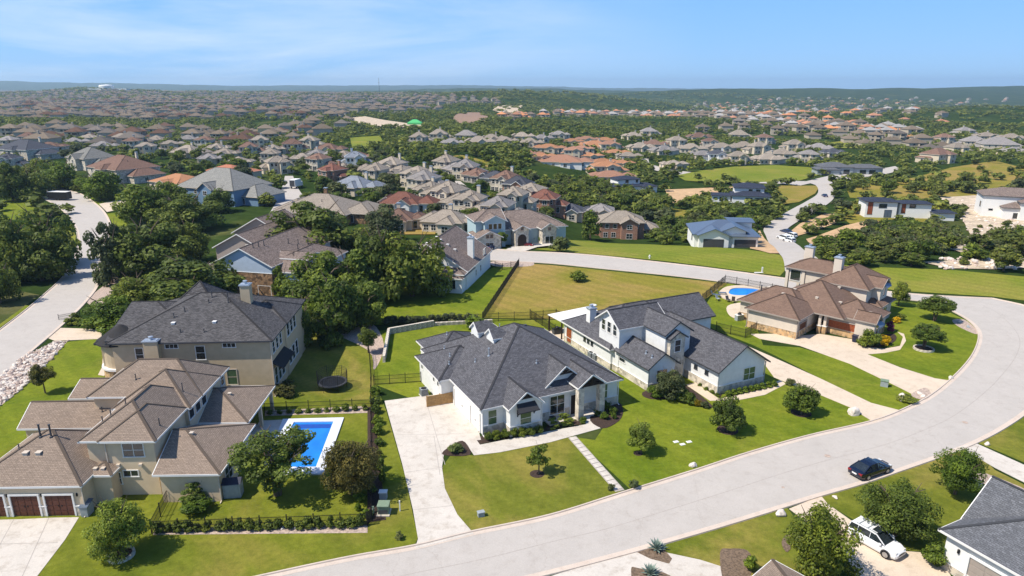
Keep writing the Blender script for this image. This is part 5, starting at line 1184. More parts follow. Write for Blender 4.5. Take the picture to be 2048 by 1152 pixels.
# ------------------------------------------------------------------ small yard things
def boxy(name, label, cat, bx, by, parts, yaw=0, group=None):
    x, y = GT(bx, by); t = thing(name, label, cat, x, y, Tz(x, y), yaw, group)
    for nm, mat, fn in parts: mb = MB(); fn(mb); obj(nm, mb.mesh(nm, M[mat]), t)
    return t
boxy('transformer', 'green pad-mounted transformer on a concrete base by the drive', 'utility box', 768, 1026, [('pad', 'beigetrim', lambda m: m.box(-.6,.6,-.6,.6,0,.12)), ('cabinet', 'green', lambda m: m.box(-.5,.5,-.4,.5,.12,.95)), ('lid', 'green', lambda m: m.box(-.54,.54,-.5,.54,.95,1.02)), ('front_panel', 'darktrim', lambda m: m.box(-.42,.42,-.43,-.4,.2,.6))])
boxy('meter_pedestal', 'white and black pedestal behind the transformer', 'utility box', 767, 997, [('body', 'greybox', lambda m: m.box(-.35,.35,-.25,.25,0,.75)), ('lid', 'trim', lambda m: m.box(-.4,.4,-.3,.3,.75,.82))])
boxy('marker_post', 'thin white utility marker post on the lawn', 'post', 800, 1022, [('shaft', 'trim', lambda m: m.box(-.05,.05,-.05,.05,0,1.0)), ('tip', 'trim', lambda m: m.box(-.06,.06,-.06,.06,1.0,1.1))])
boxy('pedestal', 'short green cable pedestal beside the transformer', 'utility box', 746, 1026, [('body', 'green', lambda m: m.lathe([(.16,0),(.16,.6),(.12,.68)], 10)), ('band', 'trim', lambda m: m.lathe([(.165,.5),(.165,.55)], 10))])
boxy('utility_box', 'small grey utility box on the front lawn by the kerb', 'utility box', 962, 1032, [('body', 'greybox', lambda m: m.box(-.3,.3,-.2,.2,0,.42)), ('lid', 'greybox', lambda m: m.box(-.34,.34,-.24,.24,.42,.48))], 20)
boxy('utility_box', 'grey-green utility box on the lawn strip between the tan drives', 'utility box', 1768, 772, [('body', 'greybox', lambda m: m.box(-.45,.45,-.35,.35,0,.75)), ('lid', 'green', lambda m: m.box(-.5,.5,-.4,.4,.75,.85))], -30)
boxy('hydrant', 'white hydrant in the meadow across the back street', 'hydrant', 1299, 517, [('barrel', 'trim', lambda m: m.lathe([(.22,0),(.16,.1),(.16,.7),(.2,.72),(.05,.9)], 10)), ('outlet', 'trim', lambda m: m.tube((-.3,0,.5),(.3,0,.5),.09,.09,8))])
boxy('marker_post', 'white marker post on a slab in the meadow', 'post', 1524, 546, [('shaft', 'trim', lambda m: m.box(-.12,.12,-.12,.12,0,1.3)), ('slab', 'trim', lambda m: m.box(-1.6,.2,-.25,.25,.02,.14))])
boxy('access_cover', 'pale utility lid lying in the dry vacant lot', 'lid', 1186, 611, [('frame', 'greybox', lambda m: m.lathe([(.7,0),(.7,.1)], 16)), ('cover', 'trim', lambda m: m.lathe([(.6,.1),(.6,.14)], 16))])
for bx, by in ((1352,884),(1365,889),(1378,884)): boxy('access_cover', 'flat white utility lid set in the lawn', 'lid', bx, by, [('frame', 'trim', lambda m: m.box(-.3,.3,-.2,.2,0,.05)), ('cover', 'trim', lambda m: m.box(-.25,.25,-.16,.16,.05,.06))], 20, 'white utility lids in the lawn')
def ac(bx, by, label, yaw=26):
    boxy('air_conditioner', label, 'condenser', bx, by, [('cabinet', 'greybox', lambda m: m.box(-.45,.45,-.45,.45,.05,.95)), ('grille', 'darktrim', lambda m: [m.box(-.46+.001,.46,-.46,.46,.15+k*.09,.19+k*.09) for k in range(9)]), ('fan', 'darkmetal', lambda m: m.lathe([(.38,.95),(.38,.98),(.1,1.0)], 14)), ('pad', 'concrete', lambda m: m.box(-.55,.55,-.55,.55,0,.05))], yaw)
ac(848, 790, 'grey air conditioner beside the white garage wing'); ac(1183, 716, 'air conditioner between the two white houses'); ac(1192, 720, 'second air conditioner tucked behind the first') ; ac(432, 985, 'air conditioner at the outer corner of the tan house', 2)
boxy('storage_shed', 'small grey resin shed against the tan house wall', 'shed', 468, 990, [('body', 'greybox', lambda m: m.box(-.8,.8,-.55,.55,0,1.5)), ('roof', 'plastic', lambda m: m.add([(-.9,-.65,1.5),(.9,-.65,1.5),(.9,.65,1.5),(-.9,.65,1.5),(-.9,0,1.95),(.9,0,1.95)], [(0,1,5,4),(2,3,4,5),(3,0,4),(1,2,5),(3,2,1,0)])), ('door', 'greybox', lambda m: m.box(-.6,.6,-.58,-.55,.05,1.4))], 8)
boxy('trash_bin', 'dark wheeled bin in front of the red garage door', 'bin', 1709, 684, [('body', 'plastic', lambda m: m.add([(-.28,-.3,.08),(.28,-.3,.08),(.28,.3,.08),(-.28,.3,.08),(-.36,-.4,1.05),(.36,-.4,1.05),(.36,.4,1.05),(-.36,.4,1.05)], [(3,2,1,0),(4,5,6,7),(0,1,5,4),(1,2,6,5),(2,3,7,6),(3,0,4,7)])), ('lid', 'plastic', lambda m: m.box(-.4,.4,-.45,.42,1.05,1.13)), ('wheel', 'tyre', lambda m: m.tube((-.34,.3,.14),(.34,.3,.14),.14,.14,10))], -45)
boxy('utility_bin', 'slate-blue covered bin at the garage corner of the tan house', 'bin', 176, 1028, [('body', 'greybox', lambda m: m.add([(-.3,-.5,0),(.3,-.5,0),(.3,.5,0),(-.3,.5,0),(-.35,-.55,1.0),(.35,-.55,1.0),(.35,.55,1.2),(-.35,.55,1.2)], [(3,2,1,0),(4,5,6,7),(0,1,5,4),(1,2,6,5),(2,3,7,6),(3,0,4,7)])), ('lid', 'metal', lambda m: m.add([(-.4,-.6,1.02),(.4,-.6,1.02),(.4,.6,1.24),(-.4,.6,1.24),(-.4,-.6,1.08),(.4,-.6,1.08),(.4,.6,1.3),(-.4,.6,1.3)], [(3,2,1,0),(4,5,6,7),(0,1,5,4),(1,2,6,5),(2,3,7,6),(3,0,4,7)]))], 2)
# trampoline
x, y = G(666, 776); t = thing('trampoline', 'round black trampoline with leaning safety net on the shaded lawn', 'trampoline', x, y, 0, 5)
mb = MB(); mb.lathe([(1.9, .85), (1.9, .93), (1.6, .94), (1.6, .86)], 24); obj('pad', mb.mesh('pad', M['darktrim']), t); mb = MB(); mb.lathe([(1.6, .88), (1.6, .90)], 24); obj('mat', mb.mesh('mat', M['darkmetal']), t)
for k in range(6):
    a = k*math.pi/3; mb = MB(); mb.tube((1.8*math.cos(a), 1.8*math.sin(a), 0), (1.8*math.cos(a), 1.8*math.sin(a), .9), .04, .04, 6); obj('leg', mb.mesh('leg', M['darkmetal']), t); mb = MB(); mb.tube((1.9*math.cos(a), 1.9*math.sin(a), .9), (1.95*math.cos(a), 1.95*math.sin(a), 2.5), .04, .04, 6); obj('pole', mb.mesh('pole', M['darkmetal']), t)
mb = MB()
for k in range(48):
    a = 2*math.pi*k/48; mb.tube((1.9*math.cos(a), 1.9*math.sin(a), .95), (1.93*math.cos(a), 1.93*math.sin(a), 2.45), .016, .016, 3, cap=False)
for j in range(7):
    for k in range(24): a, b_ = 2*math.pi*k/24, 2*math.pi*(k+1)/24; z_ = 1.0+j*.24; mb.tube((1.92*math.cos(a), 1.92*math.sin(a), z_), (1.92*math.cos(b_), 1.92*math.sin(b_), z_), .016, .016, 3, cap=False)
obj('net', mb.mesh('net', M['darkmetal'], fix=False), t)
def chair(x, y, yaw, label, mat, group=None, lounge=False):
    t = thing('garden_chair', label, 'chair', x, y, .1, yaw, group); L_ = 1.5 if lounge else .55
    mb = MB(); mb.box(-.3, .3, -L_/2, L_/2, .36, .44); obj('seat', mb.mesh('seat', M[mat]), t); mb = MB(); mb.add([(-.3, L_/2, .42), (.3, L_/2, .42), (.3, L_/2+.3, .98), (-.3, L_/2+.3, .98), (-.3, L_/2-.07, .44), (.3, L_/2-.07, .44), (.3, L_/2+.23, 1.0), (-.3, L_/2+.23, 1.0)], [(0,1,2,3),(7,6,5,4),(0,4,5,1),(3,2,6,7),(0,3,7,4),(1,5,6,2)]); obj('backrest', mb.mesh('backrest', M[mat]), t)
    lm = cached('chairleg', lambda: MB().box(-.03, .03, -.03, .03, 0, .37).mesh('leg', M['darkmetal']))
    for a in (-.26, .26):
        for b_ in (-L_/2+.05, L_/2-.05): obj('leg', lm, t, (a, b_, 0))
chair(*L2W(HD, 9.6, .2), 40, 'dark armchair on the porch under the front window', 'darktrim'); chair(*L2W(HD, 11.0, .4), 10, 'dark armchair on the porch beside the front door', 'darktrim')
for bx, by, yw, lb, mt in ((1432,594,60,'blue cushioned lounger on the pool deck','metal'),(1444,590,80,'teal lounger at the pool edge','metal'),(1436,602,40,'grey garden chair on the pool deck rim','greybox'),(1456,604,20,'dark garden chair below the kidney pool','darktrim'),(1466,606,-20,'brown garden chair below the kidney pool','darkwood')): chair(*G(bx, by), yw, lb, mt, lounge='lounger' in lb)
for bx, by, lb in ((1478,640,'white grill cabinet against the brown-roofed house'),(1114,668,'dark outdoor grill on the farmhouse patio')):
    boxy('grill', lb, 'grill', bx, by, [('cabinet', 'greybox' if 'white' in lb else 'darktrim', lambda m: m.box(-.7,.7,-.35,.35,0,.9)), ('lid', 'trim' if 'white' in lb else 'darkmetal', lambda m: m.box(-.75,.75,-.4,.4,.9,1.0)), ('hood', 'darkmetal', lambda m: m.lathe([(.35,1.0),(.33,1.15),(.2,1.3)], 12))], 26)
boxy('stone_marker', 'tall standing limestone slab under the round street tree', 'stone', 287, 456, [('slab', 'limestone', lambda m: m.box(-.9,.9,-.3,.3,0,2.6)), ('plinth', 'rock', lambda m: m.box(-1.3,1.3,-.6,.6,0,.25))], 10)
# ------------------------------------------------------------------ vehicles
def loft(stations, mat, name):
    """stations: list of rings (same count) of points"""
    mb = MB(); n = len(stations[0])
    for s in stations: mb.v += [tuple(p) for p in s]
    for k in range(len(stations)-1):
        for i in range(n): mb.f.append((k*n+i, k*n+(i+1) % n, (k+1)*n+(i+1) % n, (k+1)*n+i)); mb.m.append(0)
    mb.f.append(tuple(range(n))[::-1]); mb.m.append(0); mb.f.append(tuple(range((len(stations)-1)*n, len(stations)*n))); mb.m.append(0)
    return mb.mesh(name, mat, smooth=False)
def car_meshes(kind, paint):
    def mk():
        suv = kind == 'suv'
        L_, Wd, Hh = (4.45, .90, 1.66) if suv else (4.75, .92, 1.42)
        belt = 1.02 if suv else .92
        # lower body: x, sill z, belt z, half width
        st = [(-L_/2, .42, .72, .66), (-L_/2+.08, .30, belt-.06, .80), (-L_/2+.5, .22, belt, Wd), (-.9, .2, belt+.01, Wd), (.6, .2, belt-.01, Wd), (1.0, .22, belt-.04, Wd), (L_/2-.55, .24, belt-.16 if not suv else belt-.10, Wd-.02), (L_/2-.12, .30, belt-.30, .80), (L_/2, .38, .62, .64)]
        rings = []
        for x, s, b, w in st:
            rings.append([(x, -w*.93, s), (x, -w, s+.18), (x, -w, b-.14), (x, -w*.93, b), (x, -w*.5, b+.03), (x, w*.5, b+.03), (x, w*.93, b), (x, w, b-.14), (x, w, s+.18), (x, w*.93, s)])
        body = loft(rings, paint, 'body')
        # greenhouse
        if suv: gs = [(-L_/2+.12, belt-.02, belt, .80, .80), (-L_/2+.30, belt-.02, Hh-.06, .82, .66), (-1.2, belt, Hh, .84, .68), (-.2, belt, Hh-.01, .84, .67), (.22, belt, Hh-.08, .84, .62), (1.12, belt-.03, belt+.02, .82, .78)]
        else: gs = [(-L_/2+.45, belt-.02, belt+.0, .78, .76), (-1.05, belt, Hh-.08, .82, .60), (-.5, belt, Hh, .84, .60), (.1, belt, Hh-.01, .84, .60), (.35, belt, Hh-.06, .84, .59), (1.15, belt-.04, belt-.0, .80, .76)]
        gl = loft([[(x, -w0, b), (x, -w1, t), (x, w1, t), (x, w0, b)] for x, b, t, w0, w1 in gs], M['glass'], 'windows')
        # painted roof skin and pillars
        mb = MB(); R_ = gs[1:5]
        for (x0, b0, t0, w0, v0), (x1, b1, t1, w1, v1) in zip(R_[:-1], R_[1:]):
            mb.add([(x0, -v0, t0+.012), (x1, -v1, t1+.012), (x1, v1, t1+.012), (x0, v0, t0+.012), (x0, -v0-.03, t0-.09), (x1, -v1-.03, t1-.09), (x1, v1+.03, t1-.09), (x0, v0+.03, t0-.09)], [(0,1,2,3),(0,4,5,1),(3,2,6,7)])
        for i in ((0, 1), (4, 5)):
            (x0, b0, t0, w0, v0), (x1, b1, t1, w1, v1) = gs[i[0]], gs[i[1]]
            for s in (-1, 1): mb.bar((x0, s*v0*1.01, t0+.0), (x1, s*v1*1.01, t1), .10, .03)
        for xm in (-.15, -1.25 if suv else -1.0):
            for s in (-1, 1): mb.bar((xm, s*.855, belt), (xm, s*.68 if suv else s*.615, Hh-.05), .03, .08)
        skin = mb.mesh('roof_panel', paint)
        tyre = MB(); rr = .36 if suv else .33
        tyre.tube((0, -.11, 0), (0, .11, 0), rr, rr, 20); rim = MB(); rim.tube((0, -.118, 0), (0, .118, 0), rr*.66, rr*.66, 14)
        for k in range(5): a = k*1.2566; rim.bar((0, -.125, 0), (rr*.6*math.cos(a), -.125, rr*.6*math.sin(a)), .02, .05)
        ar_ = MB(); ar_.tube((0, -.055, 0), (0, .055, 0), rr+.07, rr+.07, 20); ml = MB(); ml.box(-.12, .1, -.06, .06, -.07, .08)
        hl = MB(); hl.box(-.16, .06, -.18, .16, -.07, .07); tl = MB(); tl.box(-.05, .10, -.2, .16, -.09, .09); pl = MB(); pl.box(-.02, .02, -.26, .26, -.07, .07)
        gr = MB(); gr.box(-.03, .03, -.4, .4, -.07, .07)
        rl = MB(); rl.bar((-1.5, 0, 0), (.3, 0, 0), .05, .05); rc = MB(); rc.box(-.03, .03, -.66, .66, 0, .05); sr = MB(); sr.box(-.32, .32, -.42, .42, 0, .012)
        return dict(L=L_, H=Hh, belt=belt, body=body, windows=gl, skin=skin, tyre=tyre.mesh('tyre', M['tyre']), rim=rim.mesh('rim', M['rim']), mirror=ml.mesh('mirror', paint), head=hl.mesh('headlight', M['lampclear']), tail=tl.mesh('taillight', M['lampred']), plate=pl.mesh('number_plate', M['plate']), grille=gr.mesh('grille', M['darktrim']), rail=rl.mesh('roof_rail', M['greybox']), cross=rc.mesh('roof_bar', M['greybox']), sun=sr.mesh('sunroof', M['glass']), rr=rr, arch=ar_.mesh('wheel_arch', M['darktrim']))
    return cached(('car', kind, paint.name), mk)
def car(kind, paint, x, y, yaw, label, group=None, z=None, cat='car', name='car', detail=True):
    P = car_meshes(kind, M[paint]); t = thing(name, label, cat, x, y, (Tz(x, y) if z is None else z)+.02, yaw, group); L_ = P['L']; bl = P['belt']
    obj('body', P['body'], t); obj('windows', P['windows'], t); obj('roof_panel', P['skin'], t)
    for a in (-L_*.29, L_*.305):
        for s in (-1, 1): w_ = obj('wheel', P['tyre'], t, (a, s*.83, P['rr'])); obj('rim', P['rim'], w_); obj('wheel_arch', P['arch'], t, (a, s*.86, P['rr']+.02))
    for s in (-1, 1):
        obj('mirror', P['mirror'], t, (.85, s*1.0, bl+.06)); obj('headlight', P['head'], t, (L_/2-.16, s*.58, bl-.28)); obj('taillight', P['tail'], t, (-L_/2+.05, s*.62, bl-.16))
    obj('number_plate', P['plate'], t, (-L_/2-.005, 0, bl-.3)); obj('grille', P['grille'], t, (L_/2-.02, 0, bl-.42))
    if kind == 'suv' and detail:
        for s in (-1, 1): obj('roof_rail', P['rail'], t, (0, s*.64, P['H']+.01))
        for a in (-1.3, -.55): obj('roof_bar', P['cross'], t, (a, 0, P['H']+.03))
        obj('sunroof', P['sun'], t, (.05, 0, P['H']+.0))
    return t
p = G(1739, 946); q = G(1800, 925); road_yaw = math.degrees(math.atan2(q[1]-p[1], q[0]-p[0]))
car('sedan', 'carblack', p[0], p[1], road_yaw, 'black fastback car parked at the kerb of the street')
p = G(1750, 1092); car('suv', 'carwhite', p[0], p[1], -58, 'white car with roof bars and sunroof parked on the tan drive')
for bx, by, yw, kd, pt, lb in ((1566,478,112,'suv','carwhite','white car parked on the kerb of the hillside road'),(1572,466,110,'sedan','carblue','dark car parked ahead of the white car on the hillside road'),(1578,482,108,'suv','carwhite','white car parked beside the orange dirt verge'),(1582,474,108,'suv','carwhite','white van parked behind on the dirt verge'),(1649,394,80,'sedan','carblue','dark blue car driving down the hillside road'),(984,497,60,'sedan','carblue','dark car on the drive in the shade of the white house'),(124,368,10,'sedan','carwhite','white sedan parked in front of the limestone house'),(1048,493,-10,'sedan','lampred','low red car beside the arched entry')):
    x, y = GT(bx, by); car(kd, pt, x, y, yw, lb, detail=False)
# trailer and truck on the oak-lined street
x, y = GT(121, 400); t = thing('box_trailer', 'black enclosed trailer with white roof parked on the oak-lined street', 'trailer', x, y, 0, 172)
mb = MB(); mb.box(-3.6, 3.6, -1.25, 1.25, .5, 2.9); obj('body', mb.mesh('body', M['darkmetal']), t); mb = MB(); mb.box(-3.65, 3.65, -1.28, 1.28, 2.9, 3.0); obj('roof', mb.mesh('roof', M['trim']), t)
wm = MB().tube((0, -.12, 0), (0, .12, 0), .38, .38, 14).mesh('wheel', M['tyre'])
for a in (-.6, .5):
    for s in (-1.2, 1.2): obj('wheel', wm, t, (a, s, .38))
for s in (-.62, .62): mb = MB(); mb.box(-3.66, -3.6, s-.58, s+.58, .6, 2.8); obj('rear_door', mb.mesh('rear_door', M['darktrim']), t)
car('suv', 'carblue', *GT(92, 392), 172, 'dark blue pickup hitched ahead of the black trailer', name='car', detail=False)
x, y = GT(593, 376); t = thing('box_truck', 'white box truck parked in the side street among the trees', 'truck', x, y, Tz(x, y), 80)
mb = MB(); mb.box(-3.2, 1.8, -1.2, 1.2, .9, 3.5); obj('cargo_box', mb.mesh('cargo_box', M['trim']), t); mb = MB(); mb.box(1.9, 3.4, -1.05, 1.05, .6, 2.3); obj('cab', mb.mesh('cab', M['trim']), t); mb = MB(); mb.box(-3.25, -3.2, -1.0, 1.0, 1.0, 3.3); obj('rear_door', mb.mesh('rear_door', M['darktrim']), t)
for a in (-2, 2.6):
    for s in (-1, 1): obj('wheel', wm, t, (a, s, .42))

# ------------------------------------------------------------------ street covers
for bx, by, lb in ((1655,912,'round iron manhole cover in the street before the black car'),(1930,845,'round iron manhole cover at the start of the street bend'),(1566,975,'small iron valve cover near the kerb')):
    x, y = G(bx, by); t = thing('manhole', lb, 'manhole', x, y, .013); r_ = .36 if 'valve' not in lb else .18
    mb = MB(); mb.lathe([(r_, 0), (r_, .006), (r_*.9, .007)], 20); obj('frame', mb.mesh('frame', M['joint']), t); mb = MB(); mb.lathe([(r_*.86, .006), (r_*.86, .010)], 20); obj('lid', mb.mesh('lid', M['rockbed']), t)
# ------------------------------------------------------------------ neighbourhood houses
RC = {'greige': (.295, .25, .20), 'grey': (.25, .23, .215), 'brown': (.19, .115, .085), 'redbrown': (.20, .09, .065), 'slate': (.070, .074, .088), 'green': (.215, .21, .19), 'orange': (.37, .175, .085), 'red': (.38, .15, .085), 'terra': (.31, .16, .10), 'bluegrey': (.20, .22, .25), 'white': (.62, .64, .66)}
WN = {'greige': 'cream', 'grey': 'cream', 'brown': 'limestone', 'redbrown': 'brick', 'slate': 'limestone', 'green': 'limestone', 'orange': 'cream', 'red': 'cream', 'terra': 'cream', 'bluegrey': 'whitestucco', 'white': 'whitestucco'}
def tint_roofs(h, c):
    for o in h.children:
        if o.name.startswith('roof') and not o.name.startswith('roof_vent'):
            o.color = (*c, 1)
            for q in o.children:
                if q.name.startswith('ridge'): q.color = (*c, 1)
SEEN = {}
def mid_house(px, py, wpx, rc, label, yaw=0, two=None, wall=None, seed=0, group=None, dep=.7, tile=None):
    rg = random.Random(seed*17+int(px)); two = rg.random() < .35 if two is None else two
    x, y = GT(px, py, 4.5); z = Tz(x, y); w_ = max(10.5, min(34, wpx*depth_of(x, y, z)/FPX*.92)); d_ = max(9, min(19, w_*dep)); c = RC[rc]; kf = rg.uniform(.85, 1.15); c = tuple(v*kf for v in c)
    S = M['tileX'] if (tile or rc in ('orange', 'red', 'terra')) else M['shX']; W = M[wall or WN[rc]]; fas = M['beigetrim'] if rc != 'slate' else M['trim']
    h = thing('house', label, 'house', x, y, z-.1, yaw, group); ze = 5.6 if two else 3.2; sl = rg.uniform(.45, .62) if S is M['shX'] else .36
    def ms_(rect, ze_, ax, e, s_): return mass(h, rect, ze_, ax, e, s_, S, W, .5, fas, z0=-1.5, cap=y < 420)
    a = w_/2; b = d_/2
    m0 = ms_((-a, a*.75, -b, b), ze, 'u' if w_ > d_ else 'v', 'hh', sl)
    k = rg.random(); gw = min(6.5, w_*.36)
    m1 = ms_((-a*.1-gw*.2, -a*.1+gw*.8, -b-2.2, 0), ze-.02, 'v', 'gh' if rg.random() < .65 else 'hh', sl*1.15)
    m2 = ms_((a*.45, a+rg.uniform(1, 3), -b*.6, b*.9), 3.15, 'v', 'hh', sl)
    m3 = ms_((-a-rg.uniform(1, 2.5), -a*.4, -b*.4, b+1.5), 3.18, 'v', 'hh' if rg.random() < .6 else 'gh', sl)
    if rg.random() < .4: chimney(h, a*rg.uniform(-.4, .4), b*.4, ze, ze+sl*b+1.0, 1.0, .8, M['cream'] if wall == 'bluewall' else W, pot=False)
    for u in (-a*.75, -a*.45): window(h, m0, 'S', u, 1.5, 1.3, 1.5, 2, 2)
    window(h, m1, 'S', -a*.1+gw*.3, 1.5, 1.8, 1.6, 2, 2)
    if two:
        for u in (-a*.7, -a*.4, a*.4): window(h, m0, 'S', u, 4.3, 1.1, 1.3, 1, 2)
        window(h, m1, 'S', -a*.1+gw*.3, 4.4, 1.5, 1.3, 2, 2)
    window(h, m2, 'E', 0, 1.6, 1.4, 1.4, 2, 2); window(h, m3, 'W', b*.5, 1.6, 1.4, 1.4, 2, 2); window(h, m2, 'S', a*.7, 1.5, 2.0, 1.9, 2, 1)
    if y < 350:
        for q in range(4): pipe_vent(h, m0, rg.uniform(-a*.4, a*.4), rg.uniform(.1, .7)*b*rg.choice((-1, 1)), .5, .08, M['darktrim'])
    if group: h['label'] = ('two-storey ' if two else 'single-storey ')+label
    tint_roofs(h, c); FOOT.append((x, y, max(w_*.55, d_*.6))); return h
def px_house(*a, **k): return mid_house(*a, **k)
CN = {'greige': 'greige-roofed', 'grey': 'grey-roofed', 'brown': 'brown-roofed', 'redbrown': 'reddish-brown-roofed', 'slate': 'dark slate-roofed', 'green': 'green-grey-roofed', 'orange': 'orange tile-roofed', 'red': 'red tile-roofed', 'terra': 'terracotta-roofed', 'bluegrey': 'blue-grey-roofed', 'white': 'pale metal-roofed'}
own = [(58,300,118,'slate','large dark slate-roofed stone house at the oak-lined street',-20,True,'limestone'),(186,318,100,'green','limestone house with green-grey roof facing the white sedan',-35,True,'limestone'),(252,338,150,'brown','big brown-roofed limestone house with twin front gables',-35,True,'limestone'),
 (362,354,118,'orange','orange tile-roofed house among the oaks',-30,False,'cream'),(462,334,96,'red','red tile-roofed house beside the orange one',-25,False,'cream'),(458,376,185,'green','house with grey-green roof and blue rear wall',-22,True,'bluewall'),(655,408,195,'greige','long stone-gabled house with solar panels on its roof',-12,False,'redstone'),
 (102,287,54,'brown','small brown hip-roofed house behind the slate roof',10,False,None),(668,343,58,'redbrown','red-brown gabled brick house near the box truck',-30,True,'brick'),(714,362,98,'bluegrey','blue-grey roofed house with roof panels behind the box truck',-20,False,'cream'),(714,317,54,'bluegrey','white-walled house with blue-grey roof by the woods',15,True,'whitestucco'),
 (811,394,102,'redbrown','low house with wide red-brown hip roof',-8,False,'whitestucco'),(1093,399,72,'redbrown','red-brown roofed brick house in the tree-lined row',-15,True,'brick'),(1144,411,76,'slate','slate-roofed house at the end of the tree-lined row',-12,False,'cream'),(994,347,66,'slate','broad slate-roofed house above the street bend',-18,False,'limestone'),(1040,371,70,'slate','slate-roofed brick house in the middle of the row',-20,True,'brick'),
 (1248,444,112,'greige','red brick house with greige roofs below the meadow',-3,True,'brick'),(900,428,112,'greige','low greige hip roof behind the weathered roof',-15,False,'cream'),(802,424,36,'brown','small brown hip roof among the trees',0,False,'cream'),
 (1131,316,104,'terra','long white-walled house with terracotta roof beside the fairway',-8,False,'whitestucco'),(1208,318,56,'orange','orange tile villa above the white modern house',10,False,'cream'),(1215,334,70,'orange','orange tile villa with stepped roofs',5,True,'cream'),(1225,345,84,'terra','terracotta villa beside the hillside road',0,False,'cream'),(1193,286,76,'orange','large orange tile villa in the wooded slope',12,False,'cream'),(1100,290,60,'orange','orange tile villa at the edge of the woods',-8,False,'cream'),
 (1060,301,46,'terra','terracotta house nearest the fairway',-8,False,'cream'),(1084,306,46,'orange','orange tile house in the fairway row',8,False,'cream'),(1150,302,50,'terra','terracotta house behind the long white-walled house',-5,True,'cream'),(1180,306,48,'orange','orange tile house between two terracotta roofs',10,False,'cream'),(1222,290,52,'terra','terracotta house above the orange villa',4,True,'cream'),(1176,274,48,'terra','terracotta house at the canyon rim',-6,False,'cream'),(1212,276,46,'orange','orange tile house at the canyon rim',6,False,'cream'),(1146,278,44,'orange','orange tile house over the wooded canyon',-4,False,'cream'),(1246,320,44,'orange','small orange tile house by the hillside road bend',5,False,'cream'),
 (1878,310,68,'brown','brown-roofed white house on the dry slope',25,True,'cream'),(2000,290,80,'grey','large grey-roofed house on top of the dry slope',-15,True,'cream'),(1349,322,44,'greige','greige-roofed house beside the golf green',10,False,None),(1437,310,48,'slate','white house with dark slate roof behind the golf green',-5,True,'whitestucco'),(1478,314,46,'greige','greige-roofed two-storey house behind the golf green',0,True,None),(1538,312,60,'greige','long greige-roofed house behind the golf green',5,False,None),(1620,310,46,'grey','grey-roofed house with tall chimney at the green end',-8,True,None),(1668,300,40,'slate','small slate-roofed house beyond the golf green',10,False,None)]
for i, a in enumerate(own): mid_house(a[0], a[1], a[2], a[3], a[4], a[5], a[6], a[7], seed=i)
h_s = [o for o in bpy.data.objects if o.get('label', '').startswith('long stone-gabled')][0]
for i in range(5):
    mb = MB(); mb.box(-.5, .5, -.85, .85, 0, .05); o = obj('solar_panel', mb.mesh('solar_panel', M['solar']), h_s, (-9.2+i*1.08, -3.6, 5.15)); o.rotation_euler = (R(26), 0, 0)
row = [(787,330,58,'greige',-25),(806,336,58,'greige',-27),(822,343,60,'greige',-25),(840,350,64,'greige',-23),(852,360,64,'greige',-25),(866,369,66,'greige',-28),(884,377,66,'greige',-25),(902,385,68,'greige',-22),(922,393,68,'greige',-24),(945,401,68,'greige',-20),(972,409,70,'greige',-20),(1000,414,60,'greige',-20),
 (896,325,50,'greige',-20),(915,330,52,'greige',-20),(935,336,54,'greige',-20),(957,341,52,'greige',-18),(1016,360,58,'greige',-20),(1066,383,60,'greige',-18),(1205,424,60,'greige',-8),(1030,392,50,'greige',-20),
 (544,309,46,'greige',15),(558,326,56,'greige',30),(607,310,50,'greige',10),(640,320,52,'brown',-20),(690,330,40,'greige',-20),(208,286,46,'grey',20),(295,295,48,'greige',20),(380,298,70,'greige',-10),(315,274,36,'greige',10),(378,273,40,'greige',10),(452,300,50,'greige',-12),(500,296,46,'brown',10),(480,316,44,'greige',10),(420,310,36,'grey',15),(150,278,40,'grey',20),(20,320,40,'slate',0),(660,292,56,'brown',-10),(588,290,50,'brown',10),
 (735,332,48,'greige',-22),(755,342,52,'greige',-24),(770,322,46,'greige',-20),(180,270,38,'greige',10),(246,276,40,'greige',15),(268,284,40,'brown',10),(342,282,42,'greige',10),(412,282,44,'greige',-8),(436,290,40,'greige',5),(522,282,44,'greige',12),(548,292,40,'greige',10),(622,283,44,'greige',-5),(636,302,44,'greige',-15),(690,304,46,'greige',-18),(60,275,40,'greige',10),(20,282,40,'grey',5),(720,306,40,'greige',-15),
 (840,276,44,'greige',5),(880,270,46,'greige',-5),(905,280,46,'greige',10),(935,272,52,'greige',-5),(960,278,54,'greige',8),(985,272,44,'greige',0),(1012,276,44,'greige',-10),(1046,268,40,'greige',5),(1062,280,44,'greige',-10),(1085,272,38,'grey',10),(1120,265,40,'greige',0),
 (1165,292,44,'terra',-8),(1232,300,50,'orange',8),(1258,306,44,'greige',0),(1282,290,48,'greige',5),(1310,284,46,'greige',-8),(1330,296,50,'greige',10),(1300,264,40,'grey',0),(1268,268,40,'greige',10),(1355,282,44,'greige',5),(1385,292,54,'greige',-10),(1408,304,50,'grey',8),(1422,284,40,'greige',0),(1446,290,56,'greige',10),(1490,288,50,'greige',-6),(1520,294,48,'greige',8),(1566,302,50,'greige',-4),(1590,290,46,'greige',10),(1640,292,50,'grey',-6),(1400,270,46,'greige',0),(1480,270,46,'greige',0),(1530,276,40,'greige',4),
 (1950,284,54,'grey',-8),(2030,298,50,'grey',10),(1915,296,46,'greige',5),(1975,268,46,'greige',0),(2025,272,46,'greige',-5),(1890,276,40,'greige',10),(1930,262,40,'grey',0)]
rj = random.Random(4)
row = [(a, b_, c*(1.12 if i < 20 else 1), (rj.choice(['greige', 'greige', 'grey', 'brown']) if d == 'greige' and rj.random() < .6 else d), e+rj.uniform(-9, 9)) for i, (a, b_, c, d, e) in enumerate(row)]
